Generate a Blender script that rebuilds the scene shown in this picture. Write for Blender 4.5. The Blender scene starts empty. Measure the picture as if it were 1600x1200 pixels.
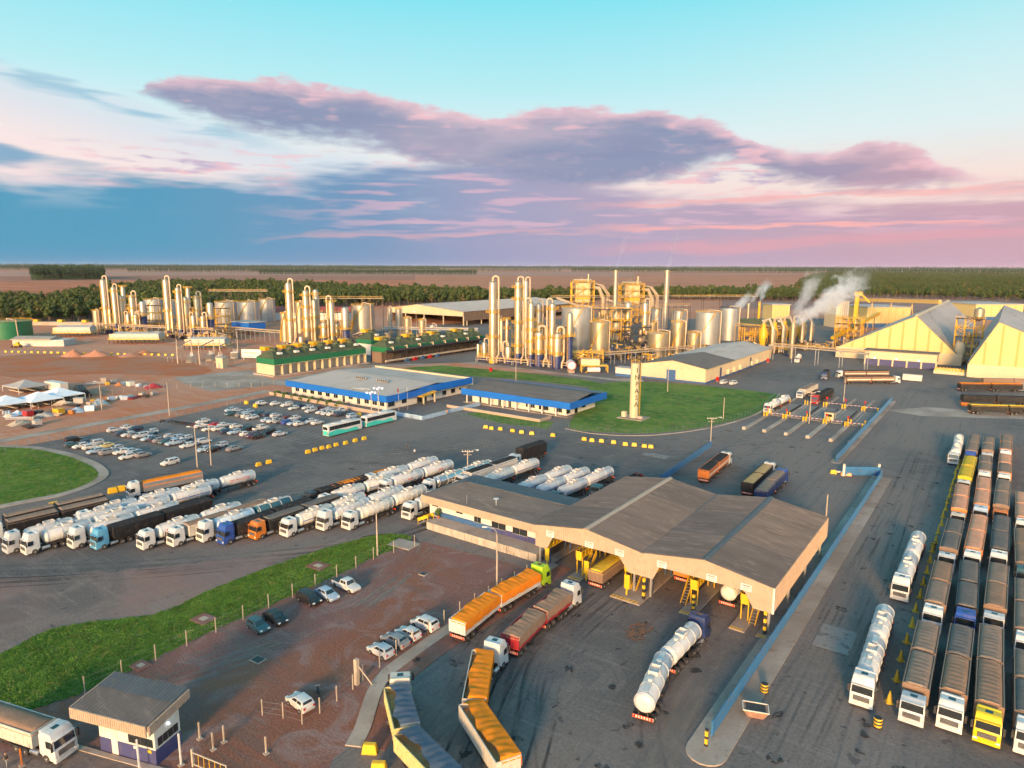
import bpy, bmesh, math, random
from math import sin, cos, pi, radians, atan2, hypot
random.seed(7)
rnd = random.Random(11)
SC = bpy.context.scene
COL = SC.collection

# ------------------------------------------------------------------ camera
# world axes = the plant's own grid (X across, Y along the truck rows), metres
YAW = radians(36.0)
cam_data = bpy.data.cameras.new('camera')
cam_data.sensor_width = 36.0
cam_data.lens = 24.0
cam_data.clip_start = 1.0
cam_data.clip_end = 60000.0
cam = bpy.data.objects.new('camera', cam_data)
COL.objects.link(cam)
cam.location = (0, 0, 50.0)
cam.rotation_mode = 'XYZ'
from mathutils import Matrix, Vector
_m = Matrix.Rotation(YAW, 4, 'Z') @ Matrix.Rotation(radians(90 - 9.732), 4, 'X') @ Matrix.Rotation(radians(0.2), 4, 'Z')
cam.rotation_euler = _m.to_euler('XYZ')
SC.camera = cam

# ------------------------------------------------------------------ node DSL
class V:
    """a shader socket with arithmetic"""
    def __init__(s, nt, sock): s.nt, s.s = nt, sock
    def _m(s, op, *a):
        n = s.nt.nodes.new('ShaderNodeMath'); n.operation = op
        for i, v in enumerate((s,) + a):
            if isinstance(v, V): s.nt.links.new(v.s, n.inputs[i])
            else: n.inputs[i].default_value = v
        return V(s.nt, n.outputs[0])
    def __add__(s, o): return s._m('ADD', o)
    __radd__ = __add__
    def __sub__(s, o): return s._m('SUBTRACT', o)
    def __rsub__(s, o): return (s * -1.0) + o
    def __mul__(s, o): return s._m('MULTIPLY', o)
    __rmul__ = __mul__
    def __truediv__(s, o): return s._m('DIVIDE', o)
    def mn(s, o): return s._m('MINIMUM', o)
    def mx(s, o): return s._m('MAXIMUM', o)
    def pw(s, o): return s._m('POWER', o)
    def ss(s, a, b, lo=0.0, hi=1.0):
        n = s.nt.nodes.new('ShaderNodeMapRange'); n.interpolation_type = 'SMOOTHSTEP'
        s.nt.links.new(s.s, n.inputs[0])
        for i, v in zip((1, 2, 3, 4), (a, b, lo, hi)): n.inputs[i].default_value = v
        return V(s.nt, n.outputs[0])
DIM = ['2D']
def vnoise(nt, vec, scale, detail=4, rough=.55, dist=0.0, out=0):
    n = nt.nodes.new('ShaderNodeTexNoise'); n.noise_dimensions = DIM[0]
    n.inputs['Scale'].default_value = scale; n.inputs['Detail'].default_value = min(detail, 3)
    n.inputs['Roughness'].default_value = rough; n.inputs['Distortion'].default_value = dist
    if vec is not None: nt.links.new(vec.s if isinstance(vec, V) else vec, n.inputs['Vector'])
    return V(nt, n.outputs[out])
def vcomb(nt, x, y, z=0.0):
    n = nt.nodes.new('ShaderNodeCombineXYZ')
    for i, v in enumerate((x, y, z)):
        if isinstance(v, V): nt.links.new(v.s, n.inputs[i])
        else: n.inputs[i].default_value = v
    return V(nt, n.outputs[0])
def vmap(nt, vec, scale=(1, 1, 1), rot=(0, 0, 0), loc=(0, 0, 0)):
    n = nt.nodes.new('ShaderNodeMapping')
    n.inputs['Scale'].default_value = scale; n.inputs['Rotation'].default_value = rot; n.inputs['Location'].default_value = loc
    nt.links.new(vec.s if isinstance(vec, V) else vec, n.inputs['Vector'])
    return V(nt, n.outputs[0])
def cmix(nt, f, a, b, blend='MIX'):
    n = nt.nodes.new('ShaderNodeMix'); n.data_type = 'RGBA'; n.blend_type = blend
    for i, v in ((0, f), (6, a), (7, b)):
        if isinstance(v, V): nt.links.new(v.s, n.inputs[i])
        else: n.inputs[i].default_value = v if i == 0 else (v[0], v[1], v[2], 1.0)
    return V(nt, n.outputs[2])
def ramp(nt, f, stops):
    n = nt.nodes.new('ShaderNodeValToRGB'); e = n.color_ramp.elements
    while len(e) < len(stops): e.new(.5)
    for el, (p, c) in zip(e, stops): el.position = p; el.color = (c[0], c[1], c[2], 1)
    nt.links.new(f.s, n.inputs[0]); return V(nt, n.outputs[0])
def fcurve(nt, x, pts, x0, x1, y0, y1):
    """piecewise curve y(x) through pts"""
    n = nt.nodes.new('ShaderNodeFloatCurve'); c = n.mapping.curves[0]
    q = [((a - x0) / (x1 - x0), (b - y0) / (y1 - y0)) for a, b in pts]
    c.points[0].location = q[0]; c.points[1].location = q[-1]
    for p in q[1:-1]: c.points.new(*p)
    n.mapping.update()
    nt.links.new(((x - x0) / (x1 - x0)).s, n.inputs['Value'])
    return V(nt, n.outputs[0]) * (y1 - y0) + y0
def lin(r, g, b):
    f = lambda v: (v / 255 / 12.92) if v / 255 <= .04045 else ((v / 255 + .055) / 1.055) ** 2.4
    return (f(r), f(g), f(b))

# ------------------------------------------------------------------ sun + sky
SUN_EL, SUN_AZ = radians(12.0), radians(17.0)      # low sun behind the viewer's left shoulder
_sd = Vector((-sin(SUN_AZ) * cos(SUN_EL), -cos(SUN_AZ) * cos(SUN_EL), sin(SUN_EL)))
_sd = Matrix.Rotation(YAW, 3, 'Z') @ _sd
sun_data = bpy.data.lights.new('sun', 'SUN')
sun_data.energy = 3.0; sun_data.angle = radians(9.0); sun_data.color = (1.0, .59, .25)
sun = bpy.data.objects.new('sun', sun_data); COL.objects.link(sun)
sun.rotation_euler = _sd.to_track_quat('Z', 'Y').to_euler(); sun.location = (0, 0, 300)

world = bpy.data.worlds.new('World'); SC.world = world; world.use_nodes = True
nt = world.node_tree; nt.nodes.clear()
_bg = nt.nodes.new('ShaderNodeBackground'); _out = nt.nodes.new('ShaderNodeOutputWorld')
nt.links.new(_bg.outputs[0], _out.inputs[0]); _bg.inputs[1].default_value = 0.1
sky = nt.nodes.new('ShaderNodeTexSky'); sky.sky_type = 'NISHITA'; sky.sun_disc = False
sky.sun_elevation = SUN_EL; sky.sun_rotation = atan2(_sd.x, _sd.y)
sky.altitude = 300; sky.air_density = 1.0; sky.dust_density = 1.0; sky.ozone_density = 1.5
tc = nt.nodes.new('ShaderNodeTexCoord')
dirv = vmap(nt, V(nt, tc.outputs['Generated']), rot=(0, 0, -YAW))
sep = nt.nodes.new('ShaderNodeSeparateXYZ'); nt.links.new(dirv.s, sep.inputs[0])
dx, dy, dz = (V(nt, o) for o in sep.outputs)
az = dx._m('ARCTAN2', dy) * 57.29578              # degrees, 0 = north of the plant grid's diagonal
el = dz._m('ARCSINE') * 57.29578
uv = vcomb(nt, az * .05, el * .05)                  # sky chart
SK = 4.75                                            # sky colours are given as display colours; this undoes strength and exposure
n_big = vnoise(nt, vmap(nt, uv, (.8, 4.0, 1), rot=(0, 0, .06)), 1.0, 2, .5)
n_mid = vnoise(nt, vmap(nt, uv, (2.0, 13.0, 1), rot=(0, 0, .05), loc=(3.1, 1.7, 0)), 1.0, 3, .55)
n_fine = vnoise(nt, vmap(nt, uv, (3.4, 30.0, 1), rot=(0, 0, .04), loc=(7.7, 4.2, 0)), 1.0, 2, .55)
n_puff = vnoise(nt, vmap(nt, uv, (4.5, 9.0, 1), loc=(1.3, 9.2, 0)), 1.0, 2, .6)
n_rag = vnoise(nt, vmap(nt, uv, (11.0, 30.0, 1), rot=(0, 0, .12), loc=(5.3, 2.2, 0)), 1.0, 2, .65, .5)
azc = az.mx(-60).mn(60)
def over(c, f, d): return cmix(nt, f, c, d)
nis = V(nt, sky.outputs[0])
clear = ramp(nt, (el / 40.0).mx(0), [(0.0, lin(238, 212, 214)), (.16, lin(246, 228, 224)), (.24, lin(226, 240, 242)), (.34, lin(186, 237, 244)), (.52, lin(122, 226, 242)), (.8, lin(84, 204, 232))])
clear = over(clear, azc.ss(2, 40) * el.ss(22, 8) * .7, cmix(nt, el.ss(5, 11), lin(252, 224, 212), lin(222, 241, 242)))
col = clear
# pale veil on the left
vtop = fcurve(nt, azc, [(-60, 19), (-45, 17.5), (-35.19, 12.86), (-31.08, 12.07), (-27.51, 11.28), (-22.81, 10.35), (-14.17, 8.97), (-5.21, 7.80), (0, 6), (60, 5)], -60, 60, 0, 30)
vd = (vtop - (el + (n_puff - .5) * 1.6 + (n_mid - .5) * 1.6)).ss(-.5, 1.3) * azc.ss(-4, -16)
vcol = cmix(nt, (vtop - el).ss(.5, 5.5), lin(216, 228, 238), lin(253, 231, 228))
col = over(col, vd * .93, vcol)
edge = (vtop - el + (n_fine - .5) * 1.4)
col = over(col, edge.ss(-.2, .35) * edge.ss(1.3, .6) * n_mid.ss(.42, .58) * azc.ss(-16, -24) * .75, lin(150, 196, 218))
# blue grey patch at the far left
ptop = fcurve(nt, azc, [(-60, 10.8), (-35.70, 7.86), (-33.67, 7.49), (-31.16, 7.05), (-29.66, 6.73), (-24, 6.0), (60, 4)], -60, 60, 0, 30)
pbot = fcurve(nt, azc, [(-60, 8.0), (-35.84, 6.50), (-33.75, 6.67), (-31.18, 6.79), (-29.66, 6.78), (-24, 6.4), (60, 6)], -60, 60, 0, 30)
pe = el + (n_mid - .5) * 1.4 + (n_fine - .5) * .8
col = over(col, (ptop - pe).ss(-.1, .6) * (pe - pbot).ss(-.3, .5) * .9, lin(118, 168, 200))
# small pink tinted wisps
wis = ((n_fine * .4 + n_mid * .3 + n_puff * .15 + n_rag * .15) - .5).ss(.005, .10)
wm = el.ss(4.4, 6.0) * el.ss(9.6, 7.4) * azc.ss(-38, -26) * azc.ss(36, 24)
col = over(col, wis * wm * .85, cmix(nt, n_puff.ss(.36, .6), lin(182, 172, 204), lin(248, 200, 204)))
# low layer
ltop = fcurve(nt, azc, [(-60, 7.5), (-35.89, 6.02), (-31.96, 6.40), (-26.47, 6.51), (-19.01, 6.71), (-12.29, 7.15), (-6.23, 7.97), (0.97, 7.85), (7.17, 6.54), (12.25, 5.29), (19.92, 5.31), (26.53, 4.63), (31.64, 4.93), (35.91, 5.04), (60, 6)], -60, 60, 0, 30)
le = el + (n_mid - .5) * 2.6 + (n_fine - .5) * 1.5
low_d = (ltop - le).ss(-.7, 1.1)
lcol = ramp(nt, (azc + 45) / 90, [(0.0, lin(70, 156, 190)), (.2, lin(74, 154, 190)), (.36, lin(112, 152, 190)), (.48, lin(158, 162, 194)), (.62, lin(180, 166, 192)), (.8, lin(200, 166, 182)), (1.0, lin(212, 166, 180))])
lcol = over(lcol, (n_mid - .5).ss(.0, .2) * azc.ss(8, -22) * el.ss(3.2, 5.4) * .6, lin(176, 196, 214))
lcol = over(lcol, (n_fine * .6 + n_big * .4 - .5).ss(.01, .13) * azc.ss(-24, -6) * el.ss(1.6, 3.6) * .6, lin(236, 190, 204))
lcol = over(lcol, (n_big - .5).ss(.0, .2) * azc.ss(-14, 12) * .3, lin(160, 156, 192))
col = over(col, low_d * .96, lcol)
# thin rose bands low on the right
for pts, th, a in (([(-60, 1.5), (0, 2.6), (6.74, 3.05), (15.31, 3.09), (24.53, 3.13), (36.12, 3.07), (60, 3)], .28, .95), ([(-60, .8), (0, 1.2), (7.30, 1.36), (17.79, 1.79), (26.73, 2.17), (36.16, 2.66), (60, 3)], .75, .62), ([(-60, 2), (-20, 1.9), (-19.26, 2.14), (-5.28, 2.56), (5.19, 2.85), (10, 2.4), (60, 1)], .25, .38), ([(-60, 5), (0, 5.0), (12.76, 4.99), (22.17, 5.33), (29.31, 5.31), (35.90, 5.20), (60, 6)], .32, .7)):
    c_ = fcurve(nt, azc, pts, -60, 60, 0, 30)
    d_ = ((el - c_ + (n_fine - .5) * .9 + (n_mid - .5) * .7)._m('ABSOLUTE')).ss(th, th * .25)
    m_ = azc.ss(3, 14) if pts[2][0] > 4 else azc.ss(-24, -12) * azc.ss(12, 2)
    col = over(col, d_ * m_ * n_mid.ss(.3, .5) * a, lin(250, 184, 182) if th < .7 else lin(232, 168, 178))
# the long slate violet cloud
ctop = fcurve(nt, azc, [(-60, 14.0), (-34, 14.4), (-27.85, 11.98), (-26.60, 12.77), (-22.60, 13.52), (-18.17, 13.65), (-12.08, 13.26), (-5.66, 12.33), (-1.61, 11.84), (3.48, 12.30), (9.51, 12.18), (15.38, 11.03), (18.72, 9.69), (22.83, 8.47), (27.79, 9.01), (31.03, 7.42), (34.77, 6.16), (40, 7), (60, 6)], -60, 60, 0, 30)
cbot = fcurve(nt, azc, [(-60, 16.0), (-34, 14.8), (-27.85, 12.06), (-25.70, 11.30), (-21.51, 10.28), (-16.05, 9.72), (-10.24, 9.12), (-5.21, 7.80), (2.53, 6.67), (9.70, 6.70), (14.58, 7.93), (17.41, 8.38), (20.28, 6.79), (25.19, 5.67), (30.44, 5.68), (34.79, 5.92), (40, 7.4), (60, 8)], -60, 60, 0, 30)
ce = el + (n_puff - .5) * 1.1 + (n_fine - .5) * .7 + (n_rag - .5) * .7
up_ = ctop - ce; dn_ = el + (n_mid - .5) * 1.8 + (n_puff - .5) * 1.0 + (n_rag - .5) * .8 - cbot
cd = up_.ss(-.08, .42) * dn_.ss(-.55, .75)
ccol = cmix(nt, n_big.ss(.3, .68), lin(142, 152, 182), lin(186, 176, 194))
ccol = over(ccol, azc.ss(13, 34) * .75, lin(206, 164, 176))
ccol = over(ccol, (n_mid * .6 + n_rag * .4 - .5).ss(.0, .16) * .45, lin(198, 176, 198))
ccol = over(ccol, (n_puff * .5 + n_fine * .5 - .5).ss(.0, -.14) * .3, lin(132, 138, 176))
ccol = over(ccol, up_.ss(1.5, .1) * .85, lin(240, 200, 208))
ccol = over(ccol, (n_fine * .5 + n_puff * .5 - .5).ss(.06, .17) * up_.ss(3.2, .8) * .7, lin(246, 196, 204))
ccol = over(ccol, dn_.ss(1.7, .2) * azc.ss(16, 0) * .5, lin(138, 150, 184))
col = over(col, cd * .97, ccol)
hz = el.ss(1.7, -.3)
col = over(col, hz * .5, ramp(nt, (azc + 45) / 90, [(0, lin(96, 148, 188)), (.4, lin(134, 154, 196)), (.6, lin(176, 164, 198)), (.8, lin(198, 166, 194)), (1, lin(214, 172, 188))]))
# in front: the painted evening sky; behind the viewer: the sky texture's own sunset glow
front = (dy * 1.0).ss(-.45, .35)
col = cmix(nt, front, cmix(nt, 1.0, nis, (1.7, 1.7, 1.7), 'MULTIPLY'), cmix(nt, 1.0, col, (SK, SK, SK), 'MULTIPLY'))
nt.links.new(col.s, _bg.inputs[0])
# above the clouds and behind the viewer the same sky without the cloud nodes (same colours, faster)
_bg2 = nt.nodes.new('ShaderNodeBackground'); _bg2.inputs[1].default_value = 0.1
nt.links.new(cmix(nt, front, cmix(nt, 1.0, nis, (1.7, 1.7, 1.7), 'MULTIPLY'), cmix(nt, 1.0, clear, (SK, SK, SK), 'MULTIPLY')).s, _bg2.inputs[0])
_mx = nt.nodes.new('ShaderNodeMixShader')
nt.links.new((el._m('LESS_THAN', 26.0) * front._m('GREATER_THAN', 0.0)).s, _mx.inputs[0])
nt.links.new(_bg2.outputs[0], _mx.inputs[1]); nt.links.new(_bg.outputs[0], _mx.inputs[2]); nt.links.new(_mx.outputs[0], _out.inputs[0])

DIM[0] = '3D'
SC.view_settings.view_transform = 'Standard'
SC.view_settings.look = 'None'
SC.view_settings.exposure = 1.08
SC.view_settings.gamma = 1.0
SC.view_settings.use_curve_mapping = False
SC.render.engine = 'CYCLES'
world.cycles.sampling_method = 'NONE'
SC.cycles.use_adaptive_sampling = True
SC.cycles.adaptive_threshold = .045
SC.cycles.use_denoising = True
SC.cycles.denoiser = 'OPENIMAGEDENOISE'
SC.cycles.max_bounces = 4
SC.cycles.diffuse_bounces = 2
SC.cycles.glossy_bounces = 2
SC.cycles.volume_bounces = 4
SC.cycles.transparent_max_bounces = 12

# ------------------------------------------------------------------ materials
MATS = {}
def mat(name, color, rough=.6, metal=0.0, var=.18, vscale=.6, dirt=None, dirt_amt=0.0, bump=0.0, bscale=20.0, emit=None, spec=.5, obj_var=0.0, stretch=(1, 1, 1), fine=0.0):
    if name in MATS: return MATS[name]
    m = bpy.data.materials.new(name); m.use_nodes = True; t = m.node_tree
    b = t.nodes['Principled BSDF']; b.inputs['Roughness'].default_value = rough; b.inputs['Metallic'].default_value = metal
    b.inputs['Specular IOR Level'].default_value = spec
    g = t.nodes.new('ShaderNodeTexCoord'); pos = V(t, g.outputs['Object'])
    geo = t.nodes.new('ShaderNodeNewGeometry'); wpos = V(t, geo.outputs['Position'])
    n1 = vnoise(t, vmap(t, wpos, stretch), vscale, 6, .62)
    f = (n1 - .5) * (var * 2.4) + 1.0
    if fine: f = f + (vnoise(t, vmap(t, wpos, stretch), vscale * 14, 3, .7) - .5) * fine
    c = cmix(t, 1.0, color, f_to_col(t, f), 'MULTIPLY')
    if obj_var:
        oi = t.nodes.new('ShaderNodeObjectInfo'); c = cmix(t, 1.0, c, f_to_col(t, (V(t, oi.outputs['Random']) - .5) * obj_var + 1.0), 'MULTIPLY')
    if dirt:
        d = vnoise(t, vmap(t, wpos, stretch), vscale * 2.7, 7, .7).ss(.5, .72) * dirt_amt
        c = cmix(t, d, c, dirt)
    t.links.new(c.s, b.inputs['Base Color'])
    if bump:
        bn = t.nodes.new('ShaderNodeBump'); bn.inputs['Strength'].default_value = bump; bn.inputs['Distance'].default_value = .05
        t.links.new(vnoise(t, wpos, bscale, 4, .6).s, bn.inputs['Height']); t.links.new(bn.outputs[0], b.inputs['Normal'])
    if emit: b.inputs['Emission Color'].default_value = (*emit[0], 1); b.inputs['Emission Strength'].default_value = emit[1]
    MATS[name] = m; return m
def f_to_col(t, f): return vcomb(t, f, f, f)

DUST = (.20, .12, .085)
paint = {}
for k, c in dict(white=(.56, .56, .545), silver=(.46, .48, .50), grey=(.22, .23, .24), black=(.018, .018, .02), dark_blue=(.03, .055, .10), light_blue=(.34, .44, .54), teal=(.035, .09, .11), red=(.36, .02, .02), maroon=(.10, .02, .03), cream=(.62, .50, .22), orange=(.62, .20, .04), blue=(.02, .07, .30), cab_blue=(.09, .30, .48), green=(.34, .55, .02), yellow=(.72, .48, .01), rust=(.48, .15, .03), beige=(.55, .50, .42), brown=(.24, .15, .10), purple=(.07, .03, .07), crimson=(.30, .02, .03), navy=(.015, .035, .12), bus_teal=(.03, .52, .42), cab_orange=(.55, .16, .02)).items():
    paint[k] = mat('paint_' + k, c, .38, 0, .08, .5, DUST, .30)
M_glass = mat('dark_glass', (.02, .025, .03), .08, 0, .1, 1, spec=.9)
M_tyre = mat('tyre_rubber', (.018, .018, .02), .85, 0, .2, 2, DUST, .5)
M_rim = mat('wheel_rim', (.38, .37, .35), .45, .5, .2, 2, DUST, .5)
M_frame = mat('chassis_steel', (.035, .033, .035), .6, .2, .2, 1, DUST, .6)
M_chrome = mat('bright_steel', (.55, .55, .55), .3, .8, .15, 1)
M_tankw = mat('tank_white', (.54, .55, .55), .33, 0, .08, .5, (.36, .27, .2), .35)
M_tankring = mat('tank_ring', (.62, .60, .57), .4, .1, .1, 1, (.30, .2, .14), .5)
M_lamp_red = mat('red_lens', (.45, .01, .01), .3)
M_lamp_clear = mat('clear_lens', (.75, .74, .68), .2)
M_redwhite = mat('red_panel', (.42, .05, .02), .45, 0, .3, 3)
M_corr = None

# ------------------------------------------------------------------ mesh kit
class MB:
    def __init__(s): s.v, s.f, s.m = [], [], []
    def add(s, vs, fs, m=0):
        o = len(s.v); s.v.extend(vs)
        for f in fs: s.f.append(tuple(i + o for i in f)); s.m.append(m)
        return s
    def box(s, x0, x1, y0, y1, z0, z1, m=0):
        return s.add([(x0, y0, z0), (x1, y0, z0), (x1, y1, z0), (x0, y1, z0), (x0, y0, z1), (x1, y0, z1), (x1, y1, z1), (x0, y1, z1)],
                     [(0, 3, 2, 1), (4, 5, 6, 7), (0, 1, 5, 4), (1, 2, 6, 5), (2, 3, 7, 6), (3, 0, 4, 7)], m)
    def hexa(s, lo, hi, m=0):
        return s.add(list(lo) + list(hi), [(0, 3, 2, 1), (4, 5, 6, 7), (0, 1, 5, 4), (1, 2, 6, 5), (2, 3, 7, 6), (3, 0, 4, 7)], m)
    def bar(s, a, b, w, h=None, m=0):
        """square bar between two points"""
        h = h or w; a, b = Vector(a), Vector(b); d = (b - a).normalized()
        u = d.cross(Vector((0, 0, 1)))
        if u.length < 1e-4: u = Vector((1, 0, 0))
        u.normalize(); n = u.cross(d).normalized(); u *= w / 2; n *= h / 2
        return s.hexa([a - u - n, a + u - n, a + u + n, a - u + n], [b - u - n, b + u - n, b + u + n, b - u + n], m)
    def cyl(s, a, b, r0, r1=None, n=12, m=0, caps=True):
        r1 = r0 if r1 is None else r1; a, b = Vector(a), Vector(b); d = (b - a).normalized()
        u = d.cross(Vector((0, 0, 1)))
        if u.length < 1e-4: u = Vector((1, 0, 0))
        u.normalize(); w = d.cross(u)
        vs = []
        for p, r in ((a, r0), (b, r1)):
            for i in range(n):
                t = 2 * pi * i / n; vs.append(tuple(p + u * (r * cos(t)) + w * (r * sin(t))))
        fs = [(i, (i + 1) % n, n + (i + 1) % n, n + i) for i in range(n)]
        if caps: fs += [tuple(range(n - 1, -1, -1)), tuple(range(n, 2 * n))]
        return s.add(vs, fs, m)
    def tube(s, pts, r, n=8, m=0):
        pts = [Vector(p) for p in pts]; rings = []
        up = Vector((0, 0, 1)); vs = []
        prev = None
        for i, p in enumerate(pts):
            d = ((pts[min(i + 1, len(pts) - 1)] - p).normalized() + (p - pts[max(i - 1, 0)]).normalized())
            if d.length < 1e-5: d = up.copy()
            d.normalize()
            if prev is None:
                u = d.cross(up)
                if u.length < 1e-3: u = Vector((1, 0, 0))
            else: u = prev - d * prev.dot(d)
            u.normalize(); prev = u; w = d.cross(u)
            for k in range(n):
                t = 2 * pi * k / n; vs.append(tuple(p + u * (r * cos(t)) + w * (r * sin(t))))
        fs = []
        for i in range(len(pts) - 1):
            for k in range(n): fs.append((i * n + k, i * n + (k + 1) % n, (i + 1) * n + (k + 1) % n, (i + 1) * n + k))
        fs += [tuple(range(n - 1, -1, -1)), tuple(range(len(vs) - n, len(vs)))]
        return s.add(vs, fs, m)
    def lathe(s, prof, n=24, c=(0, 0, 0), m=0, axis='z'):
        vs = []
        for r, z in prof:
            for i in range(n):
                t = 2 * pi * i / n
                if axis == 'z': vs.append((c[0] + r * cos(t), c[1] + r * sin(t), c[2] + z))
                else: vs.append((c[0] + r * cos(t), c[1] + z, c[2] + r * sin(t)))
        fs = [(j * n + i, j * n + (i + 1) % n, (j + 1) * n + (i + 1) % n, (j + 1) * n + i) for j in range(len(prof) - 1) for i in range(n)]
        fs += [tuple(range(n)), tuple(range(len(vs) - n, len(vs)))]
        return s.add(vs, fs, m)
    def prism(s, pts, z0, z1, m=0):
        n = len(pts)
        return s.add([(x, y, z0) for x, y in pts] + [(x, y, z1) for x, y in pts],
                     [tuple(range(n - 1, -1, -1)), tuple(range(n, 2 * n))] + [(i, (i + 1) % n, n + (i + 1) % n, n + i) for i in range(n)], m)
    def exx(s, yz, x0, x1, m=0):
        n = len(yz)
        return s.add([(x0, y, z) for y, z in yz] + [(x1, y, z) for y, z in yz],
                     [tuple(range(n)), tuple(range(2 * n - 1, n - 1, -1))] + [(i, n + i, n + (i + 1) % n, (i + 1) % n) for i in range(n)], m)
    def exy(s, xz, y0, y1, m=0):
        n = len(xz)
        return s.add([(x, y0, z) for x, z in xz] + [(x, y1, z) for x, z in xz],
                     [tuple(range(n - 1, -1, -1)), tuple(range(n, 2 * n))] + [(i, (i + 1) % n, n + (i + 1) % n, n + i) for i in range(n)], m)
    def quad(s, a, b, c, d, m=0): return s.add([a, b, c, d], [(0, 1, 2, 3)], m)
    def mesh(s, name, mats, bevel=0, seg=1, smooth=True, ang=.6):
        me = bpy.data.meshes.new(name)
        me.from_pydata([tuple(v) for v in s.v], [], s.f)
        if not isinstance(mats, (list, tuple)): mats = [mats]
        for m in mats: me.materials.append(m)
        me.polygons.foreach_set('material_index', s.m)
        bm = bmesh.new(); bm.from_mesh(me)
        bmesh.ops.recalc_face_normals(bm, faces=bm.faces)
        if bevel:
            es = [e for e in bm.edges if len(e.link_faces) == 2 and e.calc_face_angle(0) > .5]
            bmesh.ops.bevel(bm, geom=es, offset=bevel, segments=seg, affect='EDGES', profile=.6, clamp_overlap=True)
        bm.to_mesh(me); bm.free()
        if smooth:
            me.polygons.foreach_set('use_smooth', [True] * len(me.polygons)); me.set_sharp_from_angle(angle=ang)
        return me
def ob(name, me, parent=None, loc=(0, 0, 0), rz=0.0, rot=None):
    o = bpy.data.objects.new(name, me); COL.objects.link(o)
    o.location = loc; o.rotation_euler = rot if rot else (0, 0, rz)
    if parent: o.parent = parent
    return o
def thing(name, label, cat, loc=(0, 0, 0), rz=0.0, group=None, me=None):
    o = ob(name, me, None, loc if len(loc) == 3 else (loc[0], loc[1], 0), rz)
    o['label'] = label; o['category'] = cat; o['kind'] = 'thing'
    if group: o['group'] = group
    return o
def part(name, mb, mats, parent, loc=(0, 0, 0), rz=0.0, bevel=0, smooth=True):
    return ob(name, mb.mesh(name, mats, bevel, smooth=smooth), parent, loc, rz)
def struct(name, me, loc=(0, 0, 0), kind='structure', label=None):
    o = ob(name, me, None, loc); o['kind'] = kind
    if label: o['label'] = label
    return o
ORD = ['first', 'second', 'third', 'fourth', 'fifth', 'sixth', 'seventh', 'eighth', 'ninth', 'tenth', 'eleventh', 'twelfth', 'thirteenth', 'fourteenth', 'fifteenth', 'sixteenth', 'seventeenth', 'eighteenth', 'nineteenth', 'twentieth', 'twenty-first', 'twenty-second', 'twenty-third', 'twenty-fourth', 'twenty-fifth', 'twenty-sixth', 'twenty-seventh', 'twenty-eighth', 'twenty-ninth', 'thirtieth']
CACHE = {}
def cached(key, fn):
    if key not in CACHE: CACHE[key] = fn()
    return CACHE[key]

DIM[0] = '2D'
# ------------------------------------------------------------------ ground
def ground_mat(name, build, rough=.9):
    m = bpy.data.materials.new(name); m.use_nodes = True; t = m.node_tree; b = t.nodes['Principled BSDF']
    b.inputs['Roughness'].default_value = rough; b.inputs['Specular IOR Level'].default_value = .25
    geo = t.nodes.new('ShaderNodeNewGeometry'); w = V(t, geo.outputs['Position'])
    c, h, hs = build(t, w)
    t.links.new(c.s, b.inputs['Base Color'])
    if h is not None:
        bn = t.nodes.new('ShaderNodeBump'); bn.inputs['Strength'].default_value = hs; bn.inputs['Distance'].default_value = .15
        t.links.new(h.s, bn.inputs['Height']); t.links.new(bn.outputs[0], b.inputs['Normal'])
    return m
def _asphalt(t, w):
    big = vnoise(t, w, .018, 4, .5); mid = vnoise(t, w, .11, 5, .6, 1.5); fine = vnoise(t, w, 2.5, 4, .75)
    tr1 = vnoise(t, vmap(t, w, (1.1, .035, 1), rot=(0, 0, .12)), 1.0, 4, .6, .6)
    tr2 = vnoise(t, vmap(t, w, (.05, .9, 1), rot=(0, 0, .75)), 1.0, 4, .6, .9)
    c = cmix(t, big.ss(.35, .65), (.118, .106, .102), (.195, .158, .138))
    c = cmix(t, mid.ss(.4, .7) * .55, c, (.195, .162, .148))
    c = cmix(t, tr1.ss(.52, .72) * .5, c, (.095, .092, .10))
    c = cmix(t, tr2.ss(.55, .72) * .4, c, (.22, .188, .172))
    spot = vnoise(t, w, .55, 2, .5, .4).ss(.71, .76)
    c = cmix(t, spot * .6, c, (.05, .045, .05))
    c = cmix(t, 1.0, c, f_to_col(t, (fine - .5) * .9 + 1.0), 'MULTIPLY')
    return c, fine, .25
def _soil(t, w):
    big = vnoise(t, w, .012, 5, .55); mid = vnoise(t, w, .06, 6, .6, 1.2); fine = vnoise(t, w, 1.2, 5, .7)
    tr = vnoise(t, vmap(t, w, (.03, .5, 1), rot=(0, 0, .55)), 1.0, 4, .6, 1.2)
    c = cmix(t, big.ss(.35, .65), (.47, .185, .10), (.48, .245, .155))
    c = cmix(t, mid.ss(.48, .70) * .8, c, (.50, .150, .050))
    c = cmix(t, tr.ss(.5, .7) * .5, c, (.48, .31, .22))
    c = cmix(t, 1.0, c, f_to_col(t, (fine - .5) * .6 + 1.0), 'MULTIPLY')
    return c, fine, .4
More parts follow.
